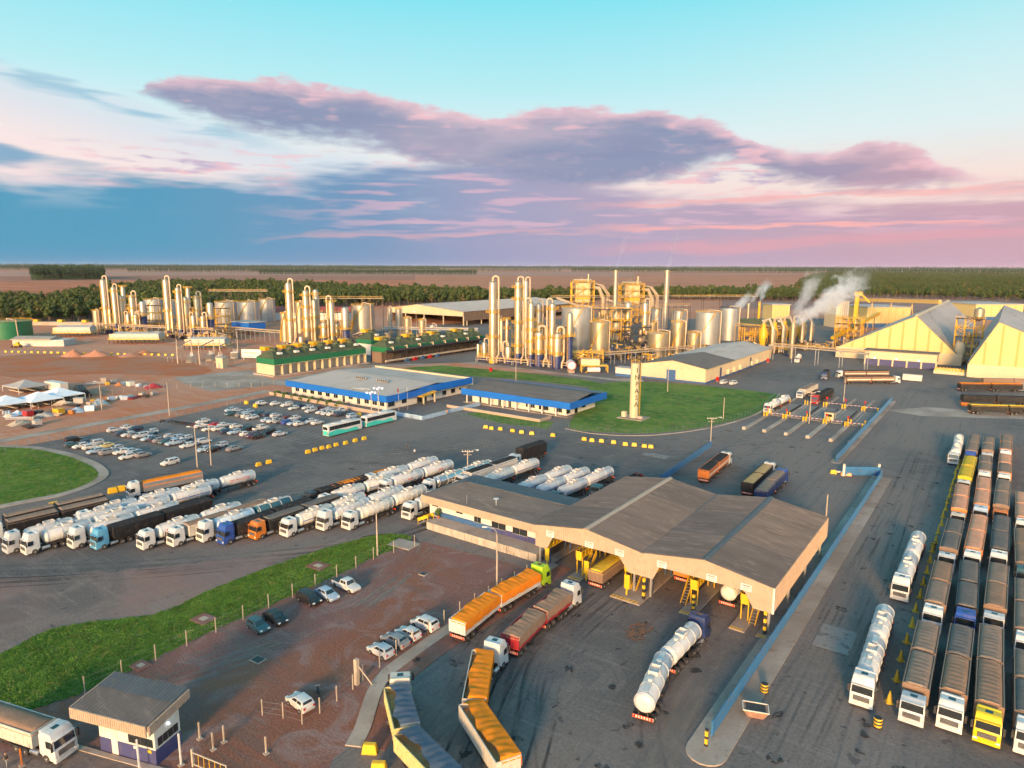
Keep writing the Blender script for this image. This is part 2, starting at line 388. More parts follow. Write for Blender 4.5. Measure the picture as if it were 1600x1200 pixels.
def _gravel(t, w):
    big = vnoise(t, w, .03, 5, .55, .8); mid = vnoise(t, w, .16, 6, .65, 1.4); fine = vnoise(t, w, 3.0, 4, .8)
    tr = vnoise(t, vmap(t, w, (.06, .8, 1), rot=(0, 0, -.5)), 1.0, 4, .6, 1.0)
    c = cmix(t, big.ss(.38, .62), (.225, .108, .088), (.245, .098, .060))
    c = cmix(t, mid.ss(.45, .72) * .75, c, (.27, .18, .165))
    c = cmix(t, tr.ss(.5, .72) * .5, c, (.15, .105, .09))
    c = cmix(t, vnoise(t, w, .05, 3, .5, .5).ss(.58, .7) * .6, c, (.28, .115, .06))
    c = cmix(t, 1.0, c, f_to_col(t, (fine - .5) * .9 + 1.0), 'MULTIPLY')
    return c, fine, .6
def _apron(t, w):
    c, f, _ = _gravel(t, w)
    a, f2, _ = _asphalt(t, w)
    return cmix(t, vnoise(t, w, .04, 4, .6, .5).ss(.36, .62), cmix(t, 1, a, (1.25, 1.12, 1.05), 'MULTIPLY'), cmix(t, .4, c, (.25, .215, .21))), f, .4
def _grass(t, w):
    big = vnoise(t, w, .05, 5, .6); mid = vnoise(t, w, .35, 5, .65, .6); fine = vnoise(t, vmap(t, w, (1, 1.6, 1)), 5.0, 4, .8)
    c = cmix(t, big.ss(.36, .64), (.045, .135, .014), (.105, .205, .026))
    c = cmix(t, mid.ss(.42, .68) * .75, c, (.190, .205, .050))
    c = cmix(t, vnoise(t, w, .12, 4, .6, 1).ss(.62, .74) * .55, c, (.23, .19, .09))
    c = cmix(t, 1.0, c, f_to_col(t, (fine - .5) * 2.2 + 1.0), 'MULTIPLY')
    return c, fine, 1.0
def _concrete(t, w):
    big = vnoise(t, w, .08, 5, .6); fine = vnoise(t, w, 2.2, 5, .75)
    c = cmix(t, big.ss(.3, .7), (.27, .215, .175), (.40, .335, .28))
    c = cmix(t, vnoise(t, w, .5, 5, .7).ss(.55, .75) * .5, c, (.20, .135, .10))
    c = cmix(t, 1.0, c, f_to_col(t, (fine - .5) * .35 + 1.0), 'MULTIPLY')
    return c, fine, .15
def _field(t, w):
    big = vnoise(t, vmap(t, w, (.4, 1, 1)), .0015, 4, .55); st = vnoise(t, vmap(t, w, (.0008, .012, 1), rot=(0, 0, .62)), 1.0, 4, .6, .3)
    c = cmix(t, big.ss(.35, .65), (.40, .145, .075), (.46, .19, .11))
    c = cmix(t, st.ss(.45, .62) * .7, c, (.32, .12, .07))
    c = cmix(t, vnoise(t, vmap(t, w, (.0006, .004, 1), rot=(0, 0, .62)), 1.0, 3).ss(.56, .64) * .6, c, (.46, .31, .24))
    return c, None, 0
MG = dict(asphalt=ground_mat('asphalt', _asphalt, .85), soil=ground_mat('red_soil', _soil), gravel=ground_mat('purple_gravel', _gravel), apron=ground_mat('worn_gravel', _apron), grass=ground_mat('lawn_grass', _grass), concrete=ground_mat('concrete', _concrete), field=ground_mat('ploughed_field', _field))
def sheet(name, pts, m, z, label=None, thick=0.0):
    mb = MB()
    if thick: mb.prism(pts, z - thick, z)
    else: mb.add([(x, y, z) for x, y in pts], [tuple(range(len(pts)))])
    me = mb.mesh(name, MG[m] if isinstance(m, str) else m, smooth=False)
    if not thick and me.polygons[0].normal.z < 0: me.flip_normals()
    return struct(name, me, label=label)
def ragged(pts, step=1.2, amp=.35, seed=1):
    r = random.Random(seed); out = []
    for a, b in zip(pts, pts[1:] + pts[:1]):
        L = hypot(b[0] - a[0], b[1] - a[1]); n = max(1, min(60, int(L / step)))
        for i in range(n): t = i / n; out.append((a[0] + (b[0] - a[0]) * t + r.uniform(-amp, amp), a[1] + (b[1] - a[1]) * t + r.uniform(-amp, amp)))
    return out
def smooth_line(pts, k=6):
    """catmull-rom through the points"""
    out = []
    for i in range(len(pts) - 1):
        p0, p1, p2, p3 = pts[max(i - 1, 0)], pts[i], pts[i + 1], pts[min(i + 2, len(pts) - 1)]
        for j in range(k):
            t = j / k
            out.append(tuple(.5 * (2 * p1[a] + (p2[a] - p0[a]) * t + (2 * p0[a] - 5 * p1[a] + 4 * p2[a] - p3[a]) * t * t + (3 * p1[a] - p0[a] - 3 * p2[a] + p3[a]) * t ** 3) for a in (0, 1)))
    out.append(tuple(pts[-1])); return out
def ribbon(line, w0, w1):
    """polygon strip between two offsets of a polyline"""
    L, Rr = [], []
    for i, p in enumerate(line):
        a, b = line[max(i - 1, 0)], line[min(i + 1, len(line) - 1)]
        d = hypot(b[0] - a[0], b[1] - a[1]) or 1; nx, ny = -(b[1] - a[1]) / d, (b[0] - a[0]) / d
        L.append((p[0] + nx * w0, p[1] + ny * w0)); Rr.append((p[0] + nx * w1, p[1] + ny * w1))
    return L, Rr
def strip(name, line, w0, w1, z0, z1, m, kind='structure', parent=None):
    L, Rr = ribbon(line, w0, w1); mb = MB(); n = len(L)
    vs = [(x, y, z1) for x, y in L] + [(x, y, z1) for x, y in Rr] + [(x, y, z0) for x, y in L] + [(x, y, z0) for x, y in Rr]
    fs = []
    for i in range(n - 1): fs += [(i, i + 1, n + i + 1, n + i), (2 * n + i, i, i + 1, 2 * n + i + 1)[::-1], (n + i, n + i + 1, 3 * n + i + 1, 3 * n + i)[::-1]]
    fs += [(0, n, 3 * n, 2 * n), (n - 1, 2 * n - 1, 4 * n - 1, 3 * n - 1)]
    mb.add(vs, fs)
    o = ob(name, mb.mesh(name, MG[m] if isinstance(m, str) else m, smooth=False), parent)
    if not parent: o['kind'] = kind
    return o

# one sheet to the horizon
def far(r, a): return (r * sin(radians(a) - YAW), r * cos(radians(a) - YAW))
big = MB(); big.add([(-45000, -45000, -.6), (45000, -45000, -.6), (45000, 45000, -.6), (-45000, 45000, -.6)], [(0, 1, 2, 3)])
struct('terrain', big.mesh('terrain', MG['field'], smooth=False))
sheet('plant_soil', [far(900, -75), far(1020, -40), far(1020, -15), far(1300, 5), far(1350, 25), far(1300, 45), far(900, 75), far(500, 120), far(400, 180), far(500, 240)], 'soil', -.05)
sheet('asphalt_yard', [(-170.52, 4.75), (-220.38, 64.35), (-219.76, 97.95), (-230.58, 157.42), (-234.98, 221.08), (-219.67, 258.68), (-148.78, 274.81), (-161.32, 349.35), (-151.21, 547.66), (-81.94, 490.20), (8.94, 480.06), (139.53, 402.51)] + [(90, 60), (60, -10), (-40, -30), (-140, -40)], 'asphalt', 0.0)
# lawn by the entrance road with its concrete border
_bl = smooth_line([(-276.01, 25.30), (-246.47, 49.94), (-221.52, 67.72), (-208.75, 72.20), (-191.97, 73.71), (-177.16, 72.01), (-169.46, 67.56), (-165.57, 59.02), (-167.24, 47.58), (-166.51, 29.12)])
strip('concrete_path', _bl, -1.1, 1.1, 0, .14, 'concrete')
_l, _r = ribbon(_bl, -1.12, 1.1)
sheet('lawn', _l, 'grass', .16, thick=.14)
# grass strip and the gravel lots
_top = smooth_line([(-100.06, 16.33), (-101.99, 26.99), (-103.10, 31.01), (-103.14, 34.94), (-98.67, 40.66), (-95.71, 45.13), (-96.66, 52.11), (-96.66, 61.07), (-95.77, 70.63), (-93.58, 80.45), (-90.84, 85.94), (-86.55, 87.56)])
_bot = smooth_line([(-84.48, 84.60), (-85.41, 77.62), (-84.93, 70.03), (-85.05, 61.20), (-85.15, 51.31), (-85.01, 43.53), (-84.73, 36.62), (-84.45, 32.29), (-84.78, 27.86), (-86.10, 24.43), (-88.17, 22.63), (-89.99, 16.23)])
sheet('grass_strip', ragged(_top + _bot), 'grass', .05, thick=.05)
sheet('gravel_lot', [(-83.42, 86.85), (-58.71, 89.71), (-58.71, 83.07), (-59.02, 73.37), (-59.60, 65.53), (-59.44, 59.06), (-58.87, 53.41), (-57.87, 50.40), (-55.40, 46.99), (-53.11, 43.95), (-51.78, 41.58), (-51.70, 40.00), (-48.31, 35.69), (-52.57, 25.42), (-53.44, 19.48), (-59.58, 13.60), (-82.15, 6.26), (-90.99, 14.86)] + _bot[::-1], 'gravel', .012)
sheet('gravel_apron', ragged(_top + [(-84.10, 86.72), (-92.28, 85.66), (-97.14, 74.50), (-103.36, 63.02), (-111.35, 52.65), (-119.65, 43.20), (-127.54, 35.05), (-140.75, 18.53), (-104.62, 12.25)], 1.5, .8, 2), 'apron', .008)
_kb = smooth_line([(-59.30, 93.00), (-59.05, 81.46), (-59.18, 72.07), (-59.71, 65.66), (-59.44, 59.06), (-58.88, 53.74), (-57.40, 50.27), (-55.22, 47.12), (-53.28, 44.47), (-52.02, 42.13)])
strip('kerb', _kb, -.2, 1.6, 0, .16, 'concrete')
strip('soil_bank', _kb, 1.65, 4.2, 0, .06, 'gravel')
# blue fence kerb on the right
def rounded(x0, x1, y0, y1, r, n=8):
    xc = (x0 + x1) / 2; rr = (x1 - x0) / 2
    return [(xc - rr * cos(pi * i / n), y0 + rr - rr * sin(pi * i / n)) for i in range(n + 1)] + [(x1, y1), (x0, y1)]
sheet('fence_kerb', rounded(-23.1, -18.9, 61.6, 181.5, 2.1), 'concrete', .16, thick=.16)
sheet('gate_kerb', rounded(-34.0, -31.6, 188, 292, 1.2), 'concrete', .14, thick=.14)
# concrete drain along the site fence, work yards, slabs
_dr = smooth_line([(-225.46, 32.12), (-231.01, 67.70), (-232.47, 88.42), (-234.22, 113.16), (-236.33, 135.45), (-240.06, 162.53)])
strip('concrete_drain', _dr, -2.2, 2.6, 0, .10, 'concrete')
sheet('service_road', [(-392.52, 118.67), (-337.76, 213.89), (-353.50, 230.20), (-340.74, 236.29), (-321.69, 222.90), (-343.89, 155.77), (-345.42, 103.81)], 'soil', .0)
sheet('red_earth', ragged(smooth_line([(-451.59, 119.97), (-447.09, 154.41), (-412.35, 170.34), (-381.58, 187.03), (-345.26, 188.88), (-312.06, 180.06), (-300.63, 163.95), (-331.50, 150.00), (-350.83, 130.46), (-360.84, 113.54), (-402.06, 106.22)], 4), 3, 1.5, 5), ground_mat('brick_red_earth', lambda t, w: (cmix(t, vnoise(t, w, .05, 3, .6).ss(.35, .65), (.42, .125, .045), (.36, .17, .10)), vnoise(t, w, 1.0, 3), .4)), .002)
sheet('concrete_slab', [(-303.99, 156.78), (-297.31, 191.32), (-250.34, 175.94), (-257.21, 147.75), (-282.93, 151.21)], 'concrete', .01)
sheet('plant_apron', [(-260.14, 168.51), (-266.99, 225.32), (-253.69, 322.73), (-134.68, 285.53), (-124.78, 271.18), (-240.26, 272.44), (-244.71, 247.99), (-261.91, 229.20), (-244.10, 174.64)], 'concrete', .02)
sheet('process_floor', [(-323.96, 224.49), (-400.80, 351.95), (-403.15, 513.00), (-294.91, 620.49), (-128.17, 753.94), (-78.49, 470.50), (-104.16, 393.23), (-132.32, 287.32), (-142.37, 275.11), (-227.84, 278.82), (-267.08, 233.77)], 'asphalt', .03)
# office lawns
sheet('office_lawn', [(-243.03, 240.85), (-233.32, 259.59), (-206.81, 263.05), (-181.02, 264.63), (-155.14, 265.41), (-139.24, 260.22), (-137.87, 249.27), (-153.66, 249.28), (-179.43, 246.95), (-197.90, 242.12), (-212.39, 240.73)], 'grass', .075, thick=.05)
sheet('totem_lawn', smooth_line([(-143.60, 252.83), (-138.26, 267.25), (-126.96, 275.84), (-102.92, 281.66), (-71.54, 279.32), (-68.95, 260.14), (-68.22, 238.00), (-72.08, 216.56), (-78.36, 199.67), (-87.75, 187.44), (-99.95, 181.39), (-109.41, 181.78), (-120.57, 206.71), (-128.98, 230.81)], 4), 'grass', .06, thick=.05)
sheet('forecourt_lawn', [(-147.96, 176.73), (-144.94, 184.28), (-116.74, 184.21), (-113.68, 175.33), (-130.55, 172.69)], 'grass', .06, thick=.05)
strip('totem_kerb', smooth_line([(-71.52, 281.09), (-68.60, 258.89), (-67.58, 235.87), (-71.14, 213.84), (-77.39, 197.26), (-86.34, 184.49), (-98.34, 178.50), (-109.02, 178.82)]), -.35, .35, 0, .15, 'concrete')
# near pavement beside the guard house
strip('guard_kerb', [(-75.39, 24.97), (-69.80, 26.83), (-63.50, 28.99)], -.3, .3, 0, .12, 'concrete')
sheet('gate_lane', [(-86.66, 13.88), (-75.06, 25.33), (-63.76, 29.13), (-47.21, 29.35), (-72.62, 10.72)], 'asphalt', .016)
# right hand loading ground
sheet('loading_slab', [(-32.20, 271.85), (-20.79, 287.51), (7.49, 292.31), (7.42, 283.41), (-20.99, 268.32)], 'concrete', .006)

DIM[0] = '3D'

# ------------------------------------------------------------------ vehicles
def m_wheel(r=.5, w=.32, key='w'):
    def f():
        mb = MB(); n = 16
        mb.lathe([(r * .55, -w / 2), (r * .94, -w / 2), (r, -w / 2 + .05), (r, w / 2 - .05), (r * .94, w / 2), (r * .55, w / 2)], n, axis='y', m=0)
        mb.lathe([(.01, -w / 2 - .012), (r * .2, -w / 2 - .03), (r * .3, -w / 2 + .02), (r * .56, -w / 2 - .004), (r * .56, w / 2 + .004), (r * .3, w / 2 - .02), (r * .2, w / 2 + .03), (.01, w / 2 + .012)], n, axis='y', m=1)
        me = mb.mesh('wheel', [M_tyre, M_rim]); me.transform(Matrix.Rotation(pi / 2, 4, 'Z')); return me
    return cached(('wheel', r, w), f)
def m_cab(style, pc):
    """tractor cab; front at y=0, runs to y=2.25"""
    def f():
        h = {'high': 3.75, 'mid': 3.35, 'low': 3.0}[style]
        prof = [(.05, .42), (0, .55), (0, 1.62), (.10, 1.75), (.30, 2.72), (.38, 2.86), (.62, h - .12), (.85, h), (2.1, h - .04), (2.25, h - .3), (2.25, .95), (1.95, .85), (1.9, .62), (.95, .42)]
        mb = MB(); n = len(prof)
        hw = [1.22 if z < 2.6 else 1.22 - (z - 2.6) * .13 for y, z in prof]
        mb.add([(-w, y, z) for (y, z), w in zip(prof, hw)] + [(w, y, z) for (y, z), w in zip(prof, hw)],
               [tuple(range(n)), tuple(range(2 * n - 1, n - 1, -1))] + [(i, n + i, n + (i + 1) % n, (i + 1) % n) for i in range(n)])
        mb.box(-1.24, 1.24, -.06, .35, .32, .62)           # bumper
        mb.box(-1.12, 1.12, -.02, .55, 2.74, 2.84)          # visor
        if style != 'low': mb.hexa([(-1.1, 1.9, h - .05), (1.1, 1.9, h - .05), (1.1, 2.3, h - .05), (-1.1, 2.3, h - .05)], [(-1.05, 2.0, h + .06), (1.05, 2.0, h + .06), (1.05, 2.3, h + .06), (-1.05, 2.3, h + .06)])
        return mb.mesh('cab', paint[pc], bevel=.07, seg=2)
    return cached(('cab', style, pc), f)
def slab(pts, t, m):
    """thin panel with thickness t along its normal"""
    a, b, c, d = [Vector(p) for p in pts]; nrm = (b - a).cross(d - a).normalized() * t
    return MB().hexa([a - nrm * .2, b - nrm * .2, c - nrm * .2, d - nrm * .2], [a + nrm, b + nrm, c + nrm, d + nrm])
def cab_kit():
    k = {}
    k['windscreen'] = slab([(-1.1, .125, 1.80), (1.1, .125, 1.80), (1.06, .285, 2.66), (-1.06, .285, 2.66)], .02, 0).mesh('windscreen', M_glass)
    for s in (-1, 1):
        k['side_window', s] = MB().hexa([(s * 1.20, .34, 1.80), (s * 1.20, 1.22, 1.80), (s * 1.20, 1.22, 2.56), (s * 1.20, .46, 2.56)], [(s * 1.235, .34, 1.80), (s * 1.235, 1.22, 1.80), (s * 1.232, 1.22, 2.56), (s * 1.232, .46, 2.56)]).mesh('side_window', M_glass)
        k['headlight', s] = MB().box(s * 1.0 - .2, s * 1.0 + .2, -.085, -.03, .66, .86).mesh('headlight', M_lamp_clear)
        mm = MB().box(s * 1.42 - .1, s * 1.42 + .1, .02, .14, 1.75, 2.6); mm.bar((s * 1.2, .2, 2.6), (s * 1.42, .1, 2.62), .05); mm.bar((s * 1.2, .2, 1.85), (s * 1.42, .1, 1.8), .05)
        k['mirror', s] = mm.mesh('mirror', M_frame)
    g = MB().box(-.85, .85, -.035, .01, .95, 1.55, 0)
    for i in range(4): g.box(-.83, .83, -.055, -.03, 1.0 + i * .14, 1.06 + i * .14, 1)
    k['grille'] = g.mesh('grille', [M_frame, M_chrome])
    k['roof_hatch'] = MB().box(-.35, .35, 0, .55, 0, .07).mesh('roof_hatch', M_glass, bevel=.02)
    c = MB()
    for s in (-1, 1): c.box(s * .42 - .06, s * .42 + .06, .9, 6.4, .72, .95)
    c.box(-.9, .9, 2.3, 2.42, .5, 1.2); c.box(-.6, .6, 4.2, 5.8, .95, 1.12)
    k['chassis'] = c.mesh('chassis', M_frame)
    for s in (-1, 1):
        k['fuel_tank', s] = MB().cyl((s * .98, 2.5, .72), (s * .98, 3.75, .72), .3, n=14).mesh('fuel_tank', M_chrome)
        k['mudguard', s] = MB().exx([(3.75, .95), (3.85, 1.14), (6.45, 1.14), (6.55, .95), (6.42, 1.06), (3.9, 1.06)], s * 1.23 - .2, s * 1.23 + .02).mesh('mudguard', M_frame)
    return k
KIT = cab_kit()
def add_wheels(parent, axles, dual=True):
    me = m_wheel(.5, .56 if dual else .33)
    for y in axles:
        for s in (-1, 1): ob('wheel', me, parent, (s * (1.24 - (.28 if dual else .165)), y, .5))
def tractor(root, style, pc):
    cab = ob('cab', m_cab(style, pc), root)
    for k in ('windscreen', 'grille'): ob(k, KIT[k], cab)
    for s in (-1, 1):
        for k in ('side_window', 'headlight', 'mirror'): ob(k, KIT[k, s], cab)
        for k in ('fuel_tank', 'mudguard'): ob(k, KIT[k, s], root)
    h = {'high': 3.75, 'mid': 3.35, 'low': 3.0}[style]
    ob('roof_hatch', KIT['roof_hatch'], cab, (0, 1.1, h - .05))
    ob('chassis', KIT['chassis'], root)
    add_wheels(root, (1.35,), False); add_wheels(root, (4.5, 5.8))
M_tarps = {k: mat('tarp_' + k, c, .9, 0, .22, .8, (.25, .17, .12), .35, bump=.25, bscale=6, spec=.1) for k, c in dict(grey=(.15, .135, .122), brown=(.29, .18, .12), black=(.03, .03, .033), orange=(.80, .23, .015), peach=(.62, .31, .19), yellow=(.66, .42, .04), blue_grey=(.10, .13, .17), taupe=(.255, .185, .14)).items()}
M_grain = mat('grain_load', (.50, .30, .12), .95, 0, .3, 2, (.30, .15, .05), .5, bump=.8, bscale=8)
M_stripe = mat('cream_stripe', (.68, .60, .48), .5)
def m_under(L, ov, n_ax):
    def f():
        mb = MB()
        for s in (-1, 1): mb.box(s * .5 - .08, s * .5 + .08, -ov + .1, L - ov - .1, 1.0, 1.28)
        y0 = L - ov - .9 - 1.3 * (n_ax - 1)
        for i in range(n_ax): mb.box(-1.0, 1.0, y0 + 1.3 * i - .08, y0 + 1.3 * i + .08, .42, .6)
        for i in range(n_ax):
            for s in (-1, 1): mb.box(s * .5 - .05, s * .5 + .05, y0 + 1.3 * i - .5, y0 + 1.3 * i + .5, .6, .78)
        mb.box(-1.2, 1.2, L - ov - .15, L - ov - .05, .55, .72)
        for s in (-1, 1):
            mb.bar((s * 1.15, 1.6 if ov > 1 else .6, .95), (s * 1.15, y0 - .8, .95), .06, .1); mb.bar((s * 1.15, 1.6 if ov > 1 else .6, .65), (s * 1.15, y0 - .8, .65), .06, .1)
            mb.box(s * 1.05 - .16, s * 1.05 + .16, y0 - 2.0, y0 - 1.2, .6, 1.05)
            mb.box(s * .85 - .09, s * .85 + .09, 1.2 if ov > 1 else .4, 1.4 if ov > 1 else .6, .2, 1.0)
        return mb.mesh('underframe', M_frame)
    return cached(('under', L, ov, n_ax), f)
def ax_list(L, ov, n): return [L - ov - .9 - 1.3 * (n - 1) + 1.3 * i for i in range(n)]
def m_box_body(L, ov, pc, rib, hb, stripe):
    def f():
        mb = MB(); y0, y1 = -ov, L - ov; z0 = 1.3
        for s in (-1, 1):
            mb.box(s * 1.28 - .04, s * 1.28 + .04, y0, y1, z0, hb)
            nr = max(4, int(L / .62))
            for i in range(nr + 1):
                y = y0 + .06 + (L - .12) * i / nr
                if rib: mb.box(s * 1.32 - .02, s * 1.32 + .035, y - .05, y + .05, z0 + .1, hb - .08)
            mb.box(s * 1.31 - .03, s * 1.31 + .05, y0, y1, hb - .1, hb + .01); mb.box(s * 1.31 - .03, s * 1.31 + .05, y0, y1, z0, z0 + .1)
            if stripe: mb.box(s * 1.31, s * 1.31 + s * .062, y0 + .1, y1 - .1, 1.85, 2.25, 1)
        mb.box(-1.24, 1.24, y0, y0 + .08, z0, hb + .04); mb.box(-1.24, 1.24, y1 - .08, y1, z0, hb); mb.box(-1.24, 1.24, y0 + .08, y1 - .08, z0, z0 + .12)
        for i in (-.8, 0, .8): mb.box(i - .06, i + .06, y1, y1 + .05, z0, hb - .05)
        return mb.mesh('trailer', [paint[pc], M_stripe])
    return cached(('box', L, ov, pc, rib, hb, stripe), f)
def m_tarp(L, ov, tk, hb, seed, openw=0.0, arch=.18, hang=.35):
    """rippled tarpaulin over the trailer top; openw>0 leaves the left part of the load uncovered with a ragged edge"""
    def f():
        r = random.Random(seed); mb = MB(); ny, nx = max(14, int(L * 4.2)), 7
        vs = []; ph = r.uniform(0, 6)
        for j in range(ny + 1):
            y = -ov - .05 + (L + .1) * j / ny
            edge = -1.36 + (openw * 2.6 * (.9 + .45 * sin(y * .9 + ph) + .15 * sin(y * 2.6 + 1.3 * ph) + .08 * r.uniform(-1, 1)) if openw else 0)
            for i in range(nx + 1):
                t = i / nx; x = edge + (1.37 - edge) * t
                z = hb + .06 + arch * (1 - (x / 1.37) ** 2) + .035 * cos(2 * pi * y / .95 + ph) * (1 - abs(x) / 1.7) + r.uniform(-.03, .03) - .05 * sin(y * .5 + ph) ** 2
                if openw: z += .07 * math.exp(-t * 4) * (1 + sin(y * 2.9 + ph)) + .012 * sin(x * 3.1 + y * 1.3) + .1 * (1 - t)
                if i == nx or (i == 0 and not openw): z = hb - (hang if not openw else 1.15 + .06 * sin(y * 3.0))
                if openw and i == nx: x = 1.44
                if openw and i == nx - 1: x, z = 1.42, hb + .12
                if (j == 0 or j == ny) : z = min(z, hb - .28 + .02 * r.uniform(-1, 1))
                vs.append((-x if openw else x, y, z))
        fs = [(j * (nx + 1) + i, j * (nx + 1) + i + 1, (j + 1) * (nx + 1) + i + 1, (j + 1) * (nx + 1) + i) for j in range(ny) for i in range(nx)]
        mb.add(vs, fs)
        me = mb.mesh('tarpaulin', M_tarps[tk], ang=.9)
        return me
    return cached(('tarp', L, ov, tk, hb, seed, openw, hang), f)
def m_load(L, ov, hb):
    def f():
        r = random.Random(5); mb = MB(); ny, nx = 18, 8; vs = []
        for j in range(ny + 1):
            for i in range(nx + 1):
                x = -1.22 + 2.44 * i / nx; y = -ov + .1 + (L - .2) * j / ny
                vs.append((x, y, hb - .18 + .22 * (1 - (x / 1.22) ** 2) + r.uniform(-.05, .05)))
        mb.add(vs, [(j * (nx + 1) + i, j * (nx + 1) + i + 1, (j + 1) * (nx + 1) + i + 1, (j + 1) * (nx + 1) + i) for j in range(ny) for i in range(nx)])
        return mb.mesh('grain_load', M_grain, ang=1.2)
    return cached(('load', L, ov, hb), f)
def m_tank(L, ov, R, tm):
    def f():
        y0, y1 = -ov, L - ov; e = .42
        pr = [(.02, y0), (R * .55, y0 + .05), (R * .86, y0 + .18), (R, y0 + e), (R, y1 - e), (R * .86, y1 - .18), (R * .55, y1 - .05), (.02, y1)]
        me = MB().lathe(pr, 28, (0, 0, 1.18 + R), axis='y').mesh('tank', tm, ang=1.0)
        return me
    return cached(('tank', L, ov, R, tm.name), f)
def m_ring(R):
    return cached(('ring', R), lambda: MB().lathe([(R - .03, -.07), (R + .05, -.07), (R + .05, .07), (R - .03, .07)], 28, axis='y').mesh('ring', M_tankring))
def m_walk(L):
    def f():
        mb = MB(); n = 2
        mb.box(-.28, .28, .8, L - .8, 0, .05)
        for s in (-1, 1):
            mb.bar((s * .3, .8, .1), (s * .3, L - .8, .1), .05)
        for i in range(n):
            y = L * (i + .75) / (n + .5)
            mb.cyl((0, y, 0), (0, y, .26), .28, n=12); mb.cyl((0, y, .26), (0, y, .32), .33, n=12)
        return mb.mesh('walkway', M_tankring)
    return cached(('walk', L), f)
def m_hatchbox(R):
    def f():
        mb = MB()
        for s in (-1, 1):
            mb.box(s * .55 - .03, s * .55 + .03, -.8, .8, -.1, .42)
        for y in (-.8, .8): mb.box(-.55, .55, y - .03, y + .03, -.1, .42)
        mb.box(-.5, .5, -.78, .78, .0, .06)
        mb.bar((-.9, .0, -.9), (-.55, 0, .4), .05); mb.bar((-.9, .4, -.9), (-.55, .4, .4), .05)
        for i in range(5): mb.bar((-.86 + .07 * i, 0, -.8 + .25 * i), (-.86 + .07 * i, .4, -.8 + .25 * i), .04)
        return mb.mesh('manhole_box', M_tankring)
    return cached(('hatch', R), f)
def m_tail():
    def f():
        mb = MB(); mb.box(-1.2, 1.2, -.02, .04, .62, 1.05, 0)
        for i in range(8): mb.box(-1.2 + i * .31, -1.2 + i * .31 + .15, .03, .05, .7, 1.0, 1)
        for s in (-1, 1): mb.box(s * 1.0 - .15, s * 1.0 + .15, .04, .07, .74, .94, 2)
        return mb.mesh('tail_board', [M_redwhite, M_stripe, M_lamp_red])
    return cached('tail', f)
M_blueband = mat('blue_lettering', (.03, .12, .38), .45)
M_redlogo = mat('red_lettering', (.55, .05, .03), .45)
M_greenlogo = mat('green_lettering', (.03, .22, .16), .45)
M_silver_tank = mat('polished_tank', (.56, .55, .54), .22, .85, .12, .8)
M_teal_tank = mat('teal_tank', (.03, .11, .15), .35, 0, .1, .8, DUST, .3)
M_pale_tank = mat('pale_blue_tank', (.50, .62, .70), .35, 0, .08, .8, DUST, .3)
M_cream_tank = mat('cream_tank', (.66, .62, .54), .35, 0, .1, .6, (.34, .24, .17), .5)
TM = dict(white=M_tankw, silver=M_silver_tank, teal=M_teal_tank, pale=M_pale_tank, cream=M_cream_tank)
def text_mesh(s, size, m, ext=.01):
    def f():
        c = bpy.data.curves.new('t', 'FONT'); c.body = s; c.size = size; c.extrude = ext; c.align_x = 'CENTER'; c.align_y = 'CENTER'; c.resolution_u = 2
        o = bpy.data.objects.new('t', c); COL.objects.link(o)
        dg = bpy.context.evaluated_depsgraph_get(); dg.update()
        me = bpy.data.meshes.new_from_object(o.evaluated_get(dg)); bpy.data.objects.remove(o)
        me.materials.clear(); me.materials.append(m); return me
    return cached(('txt', s, size, m.name, ext), f)
def stroke_mesh(sz, m):
    """a line of small marks, as lettering too fine to read"""
    def f():
        r = random.Random(3); mb = MB(); x = -1.5 * sz
        while x < 1.5 * sz:
            w = r.uniform(.12, .3) * sz; h = r.uniform(.5, .8) * sz; mb.box(x, x + w, -.35 * sz, -.35 * sz + h, -.01, .01); x += w + .1 * sz
        return mb.mesh('lettering', m)
    return cached(('stroke', sz, m.name), f)
M_whitelogo = mat('white_lettering', (.6, .6, .6), .5)
